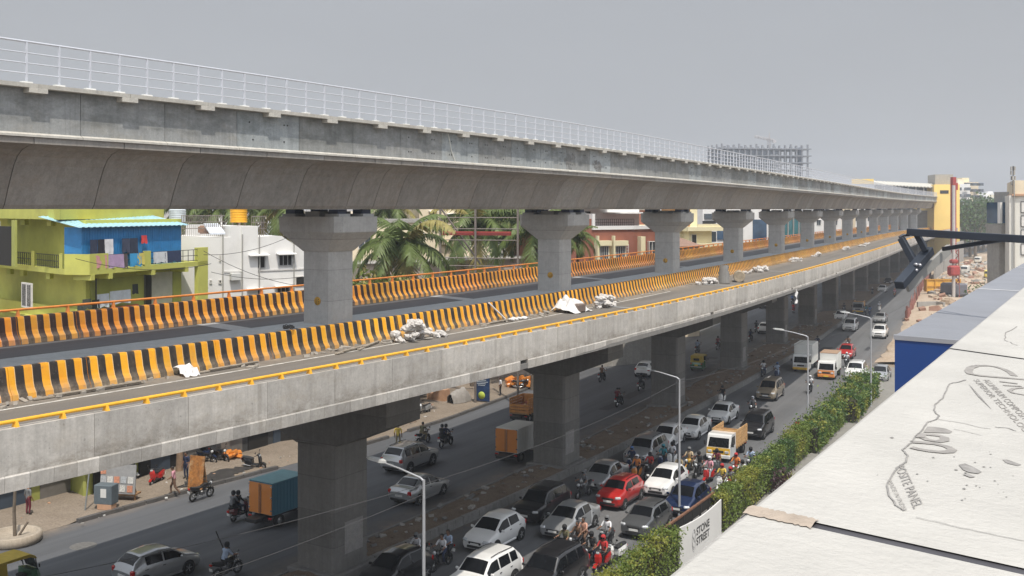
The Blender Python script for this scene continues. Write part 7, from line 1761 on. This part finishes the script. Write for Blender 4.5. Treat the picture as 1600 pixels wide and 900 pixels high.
mb = MB(); mb.box((0, 0, .85), (1.15, .7, 1.1), bev=.03); mb.build('case', M('cabinet_grey', (.12,.15,.17), .5, .1, .15, 3), t); mb = MB(); mb.box((.05, -.36, .95), (.36, .02, .5)); mb.build('notice', m_plate, t); mb = MB(); mb.box((.1, -.1, .16), (.9, .5, .3)); mb.build('brick_base', m_tan, t)
q = on_pave(133, 797); t = thing('leaning_pole', 'thin grey steel pole leaning beside the metal cabinet', 'pole', q); mb = MB(); mb.tube([(0, 0, 0), (.35, .1, 3.6)], .045, 7); mb.build('tube', M('pole_grey', (.25,.27,.28), .6), t)
q = on_pave(36, 800); q = A(22, 838, .3)
t = thing('corner_planter', 'round concrete planter ring with a weathered post at the pavement corner', 'planter', (q.x, q.y, 0)); mb = MB(); mb.lathe([(1.25, 0), (1.35, .1), (1.35, .5), (1.1, .52), (1.08, .3), (0, .34)], 26); mb.build('ring', concrete('planter_ring', (.42,.36,.29), .4), t)
mb = MB(); mb.tube([(.05, 0, .2), (0, 0, 1.6), (.06, .02, 3.2)], [.10, .085, .08], 8); mb.build('post', m_bark, t); mb = MB(); mb.tube([(.2, .1, .3), (.55, .35, .95)], .06, 6); mb.build('stake', m_bark, t)
q = on_pave(156, 742); t = thing('clay_ring', 'terracotta ring hung at the stall beside the grey pole', 'ring', q+Vector((0, 0, 1.7))); mb = MB(); torus(mb, (0, 0, 0), .32, .13); o = mb.build('ring', m_tan, t); o.rotation_euler = (0, R(70), R(90))
q = on_pave(307, 765); t = thing('advert_board', 'tall orange and yellow advertising board standing on the pavement', 'board', q, R(-20))
mb = MB(); mb.box((0, 0, 1.05), (1.05, .08, 2.0), rot=(-.14, 0, 0)); mb.build('panel', M('advert_orange', (.36,.15,.04), .7, 0, .6, 4, dirt=.75, dirtcol=(.50,.42,.26)), t); mb = MB(); mb.box((0, .35, .8), (.9, .06, 1.6), rot=(.22, 0, 0)); mb.build('rear_leg', m_wood, t)
q = on_pave(280, 735); t = thing('bare_tree', 'pale tree trunk rising behind the walking man', 'tree', q); mb = MB(); mb.tube([(0, 0, -.1), (.08, 0, 2), (.2, .1, 5), (.2, .3, 8)], [.24, .2, .17, .08], 9); mb.build('trunk', M('bark_pale', (.26,.18,.12), .9, 0, .25, 3), t)
mb = MB(); r = random.Random(4); leaf_cloud(mb, [Vector((.2+r.gauss(0, .8), .3+r.gauss(0, .8), 8+r.gauss(0, .6))) for _ in range(300)], .3, r); mb.build('crown', m_leafA, t)
q = on_pave(313, 700); t = thing('potted_shrub', 'small bright green shrub by the dark shop fronts', 'shrub', q); mb = MB(); leaf_cloud(mb, [Vector((r.gauss(0, .5), r.gauss(0, .4), 1.3+r.gauss(0, .5))) for _ in range(260)], .22, r); mb.build('foliage', m_leafA, t); mb = MB(); mb.lathe([(.2, 0), (.3, .5), (.26, .5), (0, .4)], 12); mb.build('pot', m_tan, t)
q = on_pave(358, 716); t = thing('orange_heap', 'heap of orange netting and cones beside the parked motorcycles', 'heap', q); mb = MB()
for k in range(16): mb.box((r.gauss(0, .5), r.gauss(0, .35), .14+abs(r.gauss(0, .18))), (r.uniform(.2, .6), r.uniform(.2, .5), r.uniform(.1, .3)), 0, (r.uniform(-.5, .5), r.uniform(-.5, .5), r.uniform(0, 3)), bev=.04)
mb.build('netting', PT['orange'], t)
q = on_pave(822, 604); t = thing('orange_heap', 'bright orange drums and netting behind the second flyover pier', 'heap', q); mb = MB()
for k in range(22): mb.box((r.gauss(0, 1.0), r.gauss(0, .7), .2+abs(r.gauss(0, .35))), (r.uniform(.3, .9), r.uniform(.3, .7), r.uniform(.2, .6)), 0, (r.uniform(-.4, .4), r.uniform(-.4, .4), r.uniform(0, 3)), bev=.06)
mb.build('netting', PT['orange'], t)
q = on_pave(753, 628); t = thing('display_board', 'blue printed display board on the pavement near the second pier', 'board', q, R(-25)); mb = MB(); mb.box((0, 0, 1.3), (1.5, .1, 2.4)); mb.build('panel', M('display_blue', (.02,.05,.13), .5, 0, .5, 2), t)
mb = MB()
for k in range(6): mb.box((r.uniform(-.1, .1), -.058, 2.25-k*.15), (1.1-(k % 3)*.2, .012, .06))
mb.build('print', M('display_print', (.5,.55,.6), .6), t); mb = MB(); mb.lathe([(0, 0), (.34, 0), (.34, .012), (0, .012)], 16, 0, (0, -.066, .6), 'y'); mb.build('roundel', M('display_lime', (.45,.55,.08), .6), t)
q = on_pave(717, 628); t = thing('covered_motorcycle', 'motorcycle under a crumpled grey dust sheet on the pavement', 'covered motorcycle', q, R(-40))
mb = MB(); vs = []; N1, N2 = 22, 14
for i in range(N1+1):
    for j in range(N2+1):
        u = i/N1*2-1; w = j/N2*math.pi; hh = (1.15-.35*u*u+.22*math.exp(-((u-.45)/.18)**2)); x = math.cos(w)*(.42+.25*(1-math.sin(w)))*(1-.35*u*u); z = hh*math.sin(w)**.6
        vs.append((x+.05*math.sin(9*u+3*w), u*1.15+.03*math.sin(7*w), max(.02, z+.04*math.sin(14*u+w*2))))
mb.add(vs, [[i*(N2+1)+j, (i+1)*(N2+1)+j, (i+1)*(N2+1)+j+1, i*(N2+1)+j+1] for i in range(N1) for j in range(N2)], 0, True); mb.build('dust_sheet', M('sheet_grey', (.30,.28,.26), .9, 0, .15, 4), t)
mb = MB(); torus(mb, (0, .8, .3), .24, .06); torus(mb, (0, -.75, .3), .24, .06); mb.build('wheel', m_tyre, t)
q = on_pave(642, 659); t = thing('thin_pole', 'thin slanting pole in a heap of soil on the pavement', 'pole', q); mb = MB(); mb.tube([(0, 0, 0), (.3, .1, 4.5)], .06, 7); mb.build('tube', M('pole_pale', (.40,.38,.34), .7), t); mb = MB(); mb.lathe([(.5, 0), (.3, .12), (0, .2)], 12); mb.build('soil', m_dirtd, t)
q = on_pave(690, 625); t = thing('wooden_crate', 'stack of brown boxes by the covered motorcycle', 'crates', q, R(-30)); mb = MB(); mb.box((0, 0, .5), (1.2, .9, 1.0)); mb.box((-1.0, .1, .3), (.8, .8, .6)); mb.build('box', m_tan, t)
q = on_pave(1, 1) if False else None
# dark row of shops along the back of the pavement
m_shop = M('shop_wall_dark', (.06,.062,.065), .85, 0, .3, 1.2); m_shopr = M('shop_wall_red', (.16,.07,.055), .85, 0, .25, 1.2)
for k, (s0, s1, h, m1, lb, o0) in enumerate(((-6, 6.5, 4.2, m_limed, 'green painted shop base under the lime house', -22.6), (6.8, 12.6, 4.3, m_dark, 'dark open shop front behind the walking man', -21.9), (12.8, 23.5, 4.4, m_shop, 'dark shuttered shop row beyond the parked scooter', -21.0), (23.8, 31, 4.0, m_shopr, 'dull red shop front at the dark corner', -19.9), (64, 100, 4.5, m_ctan, 'grey row of closed shops behind the third pier', -21.6), (34, 43, 3.5, m_cream, 'cream shop front behind the covered motorcycle', -22.0))):
    t = thing('shop_row', lb, 'shop', P(s0, o0), -psi((s0+s1)/2)); L = s1-s0
    mb = MB(); mb.box((-3, L/2, h/2), (6, L, h)); mb.build('wall', m1, t); mb = MB(); mb.box((-2.4, L/2, h+.1), (7.4, L, .2)); mb.build('roof', m_ctan, t)
    for j in range(int(L/2.6)):
        mb = MB(); mb.box((.02, 1.4+j*2.6, 1.4), (.08, 2.0, 2.5)); mb.build('shutter', (m_dark, M('shutter_blue', (.05,.07,.10), .6), M('shutter_old', (.17,.16,.15), .6))[(j+k) % 3], t)
t = thing('hoarding_frame', 'rusty steel hoarding frame with a red crossbar in front of the palms', 'frame', D(688, 420, 92)[:2]+(0,) if False else tuple(D(688, 420, 92)[:2])+(0,), R(-15)); z1 = 17.6; mm = M('frame_rust', (.20,.17,.15), .7, .2); 
for x in (0, 3.3, 7.2): mb = MB(); mb.box((x, 0, z1/2), (.16, .16, z1)); mb.build('post', mm, t)
mb = MB()
for z in (12.3, 13.0, 14.6, 15.6, 16.6): mb.tube([(0, 0, z), (7.2, 0, z)], .05, 5)
mb.tube([(0, 0, 17.5), (3.3, 1.5, 12.4)], .09, 5); mb.tube([(0, 0, 16.5), (2.2, 1.0, 13.6)], .05, 5); mb.build('crossbar', mm, t); mb = MB(); mb.box((3.2, .3, 15.2), (6.6, .2, .35)); mb.build('red_beam', M('beam_red', (.40,.06,.05), .6), t)

# ---- street lamps and their cable
lamps = [(-3.1, 36.0), (9.4, 57.5), (22.1, 76.5), (31.3, 89.3)]
tops = []
for k, (x, y) in enumerate(lamps):
    s_, o_ = SO(x, y); t = thing('street_lamp', ['nearest street lamp, its head hanging over the silver saloon', 'street lamp standing behind the white sign panel', 'street lamp beside the white box truck', 'street lamp in front of the white pickup like car'][k], 'street lamp', (x, y, 0), -psi(s_), 'street lamps along the right kerb')
    mb = MB(); mb.tube([(0, 0, 0), (0, 0, .5), (0, 0, 4), (0, 0, 7.85)], [.11, .075, .062, .05], 10); mb.build('pole', M('lamp_pole', (.40,.41,.43), .45, .3, .08, 3), t)
    mb = MB(); mb.tube([(0, 0, 7.8), (-.15, 0, 7.9), (-1.1, 0, 8.1), (-1.9, 0, 8.22)], [.045, .04, .035, .03], 7); mb.build('arm', _mc['lamp_pole'], t)
    mb = MB(); loft(mb, [[(x_, w*c, 8.24+zz*h+(-x_-1.75)*.08) for c, zz in ((-1, -.4), (1, -.4), (.9, .5), (-.9, .5))] for x_, w, h in ((-1.75, .06, .08), (-1.95, .13, .12), (-2.45, .12, .10), (-2.6, .05, .05))]); mb.build('lamp_head', M('lamp_head', (.52,.53,.52), .5), t)
    tops.append(Vector((x, y, 7.7)))
cab = thing('overhead_cable', 'thin grey cable strung from lamp post to lamp post', 'cable', (0, 0, 0)); mb = MB()
m_cab = M('cable_grey', (.06,.06,.062), .7)
def sag(a, b, d, r=.010):
    pts = []
    for k in range(19): t_ = k/18; p = a+(b-a)*t_; p.z -= d*4*t_*(1-t_); pts.append(p)
    mb.tube(pts, r, 4, 0, False)
for a, b in zip(tops[:-1], tops[1:]): sag(a, b, .35)
sag(tops[-1], Vector((44, 112, 7.7)), .3); sag(tops[0], Vector((-20.5, 23.5, 7.4)), .5); sag(tops[0]+Vector((0, 0, -.35)), Vector((-18.0, 21.5, 6.4)), .5)
mb.build('cable', m_cab, cab)

# ---- things lying about on the flyover
def dz_(s, o): return 10.955-(o-1.6)*.0223+gf(s)
m_sack = M('white_sack', (.58,.555,.53), .85, 0, .25, 6, dirt=.65, dirtcol=(.27,.235,.20)); m_sheetw = M('white_tarp', (.70,.69,.68), .7, 0, .06, 2)
rs = random.Random(17)
def sack_mesh(seed):
    r = random.Random(seed); mb = MB(); rings = []; N = 10; vs = []
    L, w, h = r.uniform(.45, .68), r.uniform(.28, .42), r.uniform(.24, .36)
    for i in range(8):
        u = i/7; e = (math.sin(math.pi*(.06+.88*u)))**.45
        for k in range(N):
            a = 2*math.pi*k/N; vs.append(((u-.5)*L+r.uniform(-.02, .02), w/2*e*math.cos(a)*(1.0 if i not in (0, 7) else 1.2)+r.uniform(-.05, .05), h/2+h/2*e*math.sin(a)*(.9 if i not in (0, 7) else .3)+r.uniform(-.045, .045)))
    fs = [[i*N+k, i*N+(k+1) % N, i*N+N+(k+1) % N, i*N+N+k] for i in range(7) for k in range(N)]+[list(range(N-1, -1, -1)), list(range(7*N, 8*N))]
    mb.add(vs, fs, 0, False); return mb.mesh('sack', [m_sack])
SM = [sack_mesh(k) for k in range(7)]
def pile(px, py, n, spread, up, where):
    p = A(px, py, 10.93); s0, o0 = SO(p.x, p.y)
    for k in range(n):
        ds = rs.gauss(0, spread*.5); do = rs.gauss(0, .28); lay = int(k/(n/up)); o_ = max(1.95, o0+do); s_ = s0+ds*(1-.25*lay)
        o = bpy.data.objects.new('sack', SM[k % 7]); COL.objects.link(o); o.location = P(s_, o_, dz_(s_, o_)+lay*.24+.0); o.rotation_euler = (rs.uniform(-.5, .5), rs.uniform(-.5, .5), rs.uniform(0, 3.1)); o.scale = [rs.uniform(.85, 1.15)]*3
        tag(o, f'white rubble sack in the pile {where}', 'sack', f'white sacks piled {where}')
pile(655, 530, 26, 1.5, 4, 'nearest the left pier on the flyover'); pile(943, 478, 26, 2.0, 3, 'just beyond the white tarpaulin'); pile(1107, 441, 22, 2.4, 2, 'beside the two drums'); pile(1187, 422, 18, 3.2, 2, 'beyond the standing drum'); pile(1243, 406, 16, 3.5, 2, 'midway to the station'); pile(1275, 398, 16, 3.5, 2, 'after the midway heap'); pile(1322, 387, 14, 4, 2, 'near the far bend'); pile(1352, 380.5, 12, 5, 2, 'farthest along the flyover')
p = A(890, 486, 10.93); s0, o0 = SO(p.x, p.y); vs = []; r = random.Random(23); N1, N2 = 12, 9
for i in range(N1+1):
    for j in range(N2+1):
        u, w = i/N1, j/N2; z = max(.02, .80*min(1, 2.2*max(0, 1-abs((u-.42)/.5)))*min(1, 1.9*max(0, 1-abs((w-.45)/.55)))*(.6+.55*abs(math.sin(u*6+w*5)))+r.uniform(-.13, .13)*(.3+math.sin(math.pi*u))); vs.append(((w-.5)*1.7+.12*math.sin(u*9), (u-.5)*2.5+.1*math.sin(w*8), z))
mb = MB(); mb.add(vs, [[i*(N2+1)+j, i*(N2+1)+j+1, (i+1)*(N2+1)+j+1, (i+1)*(N2+1)+j] for i in range(N1) for j in range(N2)], 0, False); o = mb.build('tarpaulin', m_sheetw); o.location = P(s0, o0, dz_(s0, o0)); o.rotation_euler = (0, 0, -psi(s0)); tag(o, 'crumpled white tarpaulin with dark folds on the flyover road', 'tarpaulin')
mb = MB(); mb.box((.5, -.2, .28), (.8, 1.1, .5), bev=.05); o = mb.build('covered_crate', M('crate_brown', (.16,.12,.10), .8)); o.location = P(s0, o0, dz_(s0, o0)); o.rotation_euler = (0, 0, -psi(s0)); tag(o, 'dark crate showing under the white tarpaulin', 'crate')
m_drum = M('drum_tan', (.34,.28,.20), .8, 0, .3, 3, dirt=.4, dirtcol=(.2,.16,.12))
p = A(1131, 440, 10.93); s0, o0 = SO(p.x, p.y); t = thing('standing_drum', 'grey drum standing upright against the striped barrier', 'drum', P(s0, max(o0, 2.2), dz_(s0, o0))); mb = MB(); mb.lathe([(0, 0), (.5, 0), (.52, .05), (.48, .1), (.48, 1.0), (.38, 1.15), (.40, 1.6), (.36, 1.62), (0, 1.6)], 18); mb.build('drum_body', m_conE, t)
p = A(1155, 437, 10.93); s0, o0 = SO(p.x, p.y); t = thing('fallen_drum', 'rusty tan drum lying on its side on the flyover road', 'drum', P(s0, o0, dz_(s0, o0)+.5), -psi(s0)+.25); mb = MB(); mb.lathe([(0, -1.0), (.42, -1.0), (.5, -1.02), (.5, -.4), (.53, -.36), (.5, -.32), (.5, .35), (.53, .39), (.5, .43), (.5, 1.02), (0, 1.0)], 20, 0, (0, 0, 0), 'y'); mb.build('drum_body', m_drum, t)
# planks, bars and rubble at the foot of the barrier
rb_ = random.Random(29); mb = MB(); m_plank = M('plank_old', (.30,.26,.21), .9, 0, .3, 3); 
for k in range(150):
    s_ = rb_.choice([rb_.uniform(-30, 22), rb_.uniform(-30, 60)]); o_ = 1.78+abs(rb_.gauss(.25, .28)); L = rb_.uniform(.1, .5); mb.box(P(s_, o_, dz_(s_, o_)+.04), (L, rb_.uniform(.06, .25), rb_.uniform(.05, .14)), 0, (rb_.uniform(-.3, .3), rb_.uniform(-.3, .3), rb_.uniform(0, 3)))
o = mb.build('concrete_crumbs', concrete('crumb', (.36,.33,.29), .2)); tag(o, kind='stuff')
for k, (s_, o_, L, a, lb) in enumerate(((-24, 2.05, 3.8, 0, 'long weathered plank at the foot of the barrier, far left'), (-19.3, 2.15, 3.6, .03, 'weathered plank along the barrier left of the white cloth'), (-14.2, 2.1, 4.2, -.02, 'rusty brown plank along the barrier below the third stripe group'), (-8, 2.0, 3.2, .02, 'plank lying along the barrier right of the white cloth'), (.2, 2.3, 2.6, .35, 'dark plank jutting from the sack pile'), (-1.5, 2.6, 2.2, .2, 'short plank left of the nearest sack pile'), (12, 2.1, 3.4, 0, 'plank along the barrier left of the tarpaulin'))):
    mb = MB(); mb.box((0, 0, .05), (.16, L, .06), bev=.01); mb.box((.05, .3, .11), (.13, L*.8, .05), bev=.01); o = mb.build('plank', [m_plank, m_tan][0 if k != 2 else 0]); o.location = P(s_, o_, dz_(s_, o_)); o.rotation_euler = (0, 0, -psi(s_)+a); tag(o, lb, 'plank')
p = A(285, 589, 10.95); s0, o0 = SO(p.x, p.y); mb = MB(); vs = []
for i in range(7):
    for j in range(6): vs.append((j*.11-.3+.03*math.sin(i*2), i*.09-.25, .05+.16*abs(math.sin(i*1.3+j))*(1-abs(j-2.5)/4)))
mb.add(vs, [[i*6+j, i*6+j+1, i*6+7+j, i*6+6+j] for i in range(6) for j in range(5)]); o = mb.build('cloth_scrap', m_sheetw); o.location = P(s0, 1.95, dz_(s0, 1.9)+.06); o.rotation_euler = (0, .5, -psi(s0)); o.scale = (1.4, 1.4, 1.4); tag(o, 'white cloth scrap dropped at the foot of the yellow barrier', 'cloth')
p = P(12.6, 1.4, 0); mb = MB(); mb.tube([P(12.2, 1.30, 12.0)-p, P(13.3, 1.75, 11.0)-p], .05, 6); o = mb.build('white_pipe', m_sheetw); o.location = p; tag(o, 'white pipe leaning on the striped barrier', 'pipe')
p = P(13.8, 2.1, dz_(13.8, 2.1)); mb = MB()
for k in range(5): mb.box((rb_.gauss(0, .12), k*.35-.7, .08), (.3, .4, .14), 0, (rb_.uniform(-.3, .3), .2, rb_.uniform(0, 3)), bev=.05)
o = mb.build('cloth_bundle', m_sheetw); o.location = p; o.rotation_euler = (0, 0, -psi(13.8)); tag(o, 'row of small white bundles by the leaning pipe', 'bundle')
t = thing('wire_coil', 'tangled black wire coil on top of the striped barrier', 'wire', P(-3.8, 1.15, 12.05)); mb = MB(); r = random.Random(2); pts = [(.22*math.cos(a)*r.uniform(.7, 1.2), .3*math.sin(a)*r.uniform(.7, 1.2), .08+.06*math.sin(a*1.7)+r.uniform(0, .1)) for a in np.linspace(0, 50, 130)]; mb.tube(pts, .012, 4); mb.tube([(0, 0, .1), (.3, .5, .0), (.45, 1.5, -.6), (.75, 4.0, -1.0), (.9, 6.5, -1.02)], .012, 4); mb.build('wire', m_black, t)
p = P(47.4, 10.75, 10.2); mb = MB(); vs = []
for i in range(8):
    for j in range(5): vs.append((.08*math.sin(i*1.7+j), (j-2)*.16*(1+.3*math.sin(i)), .5-i*.17))
mb.add(vs, [[i*5+j, i*5+j+1, i*5+6+j, i*5+5+j] for i in range(7) for j in range(4)], 0, True); o = mb.build('rag', m_sheetw); o.location = p; o.rotation_euler = (0, 0, -psi(47)); tag(o, 'white rag hanging from a hole in the flyover edge', 'rag')
# rubbish on the median
r = random.Random(77); mb = MB()
for k in range(420):
    s_ = r.uniform(-4, 120); w_ = 2.0+ledge(s_)-.5; o_ = -1.05+r.random()*w_; sz_ = r.uniform(.05, .32)
    mb.box(P(s_, o_, .36+sz_*.2), (sz_, sz_*r.uniform(.5, 1.6), sz_*.5), r.choice([0, 0, 0, 1, 2]), (r.uniform(-.4, .4), r.uniform(-.4, .4), r.uniform(0, 3)))
o = mb.build('median_rubble', [m_kerb, m_ctan, m_dirtd]); tag(o, kind='stuff')
mb = MB()
for k in range(160):
    s_ = r.uniform(-12, 100); o_ = LK-.3-abs(r.gauss(1.5, 2.2)); sz_ = r.uniform(.03, .16); mb.box(P(s_, o_, .17), (sz_, sz_*r.uniform(.5, 2), sz_*.4), r.randrange(3), (0, 0, r.uniform(0, 3)))
o = mb.build('pavement_litter', [m_plate, m_ctan, m_tan]); tag(o, kind='stuff')
mb = MB(); r = random.Random(9)
for k in range(7):
    pts = [(r.uniform(.55, 1)*math.cos(a)*(2.2-.2*k), r.uniform(.55, 1)*math.sin(a)*(1.2-.1*k), .02+.001*k) for a in np.linspace(0, 6.28, 14)[:-1]]; mb.add([(x+(k-3)*.6, y+r.uniform(-.5, .5), z) for x, y, z in pts], [list(range(13))])
q = on_pave(345, 742); o = mb.build('black_patch', M('black_patch', (.045,.042,.04), .6, 0, .4, 2)); o.location = (q.x, q.y, .165); o.rotation_euler = (0, 0, R(60)); tag(o, 'wide black patch on the pavement by the parked motorcycles', 'stain')  # overlapping flat black shapes laid on the pavement
# ================================================================== haze
hb = MB(); hb.box((100, 550, 44), (3000, 1900, 92)); hz = hb.build('haze', []); tag(hz, kind='stuff')
hm = bpy.data.materials.new('haze'); hm.use_nodes = True; hn = hm.node_tree; hn.nodes.clear()
ho = hn.nodes.new('ShaderNodeOutputMaterial'); hv = hn.nodes.new('ShaderNodeVolumePrincipled'); hv.inputs['Color'].default_value = (.80, .87, .97, 1); hv.inputs['Density'].default_value = .00045; hv.inputs['Anisotropy'].default_value = .2
hn.links.new(hv.outputs[0], ho.inputs['Volume']); hz.data.materials.append(hm)
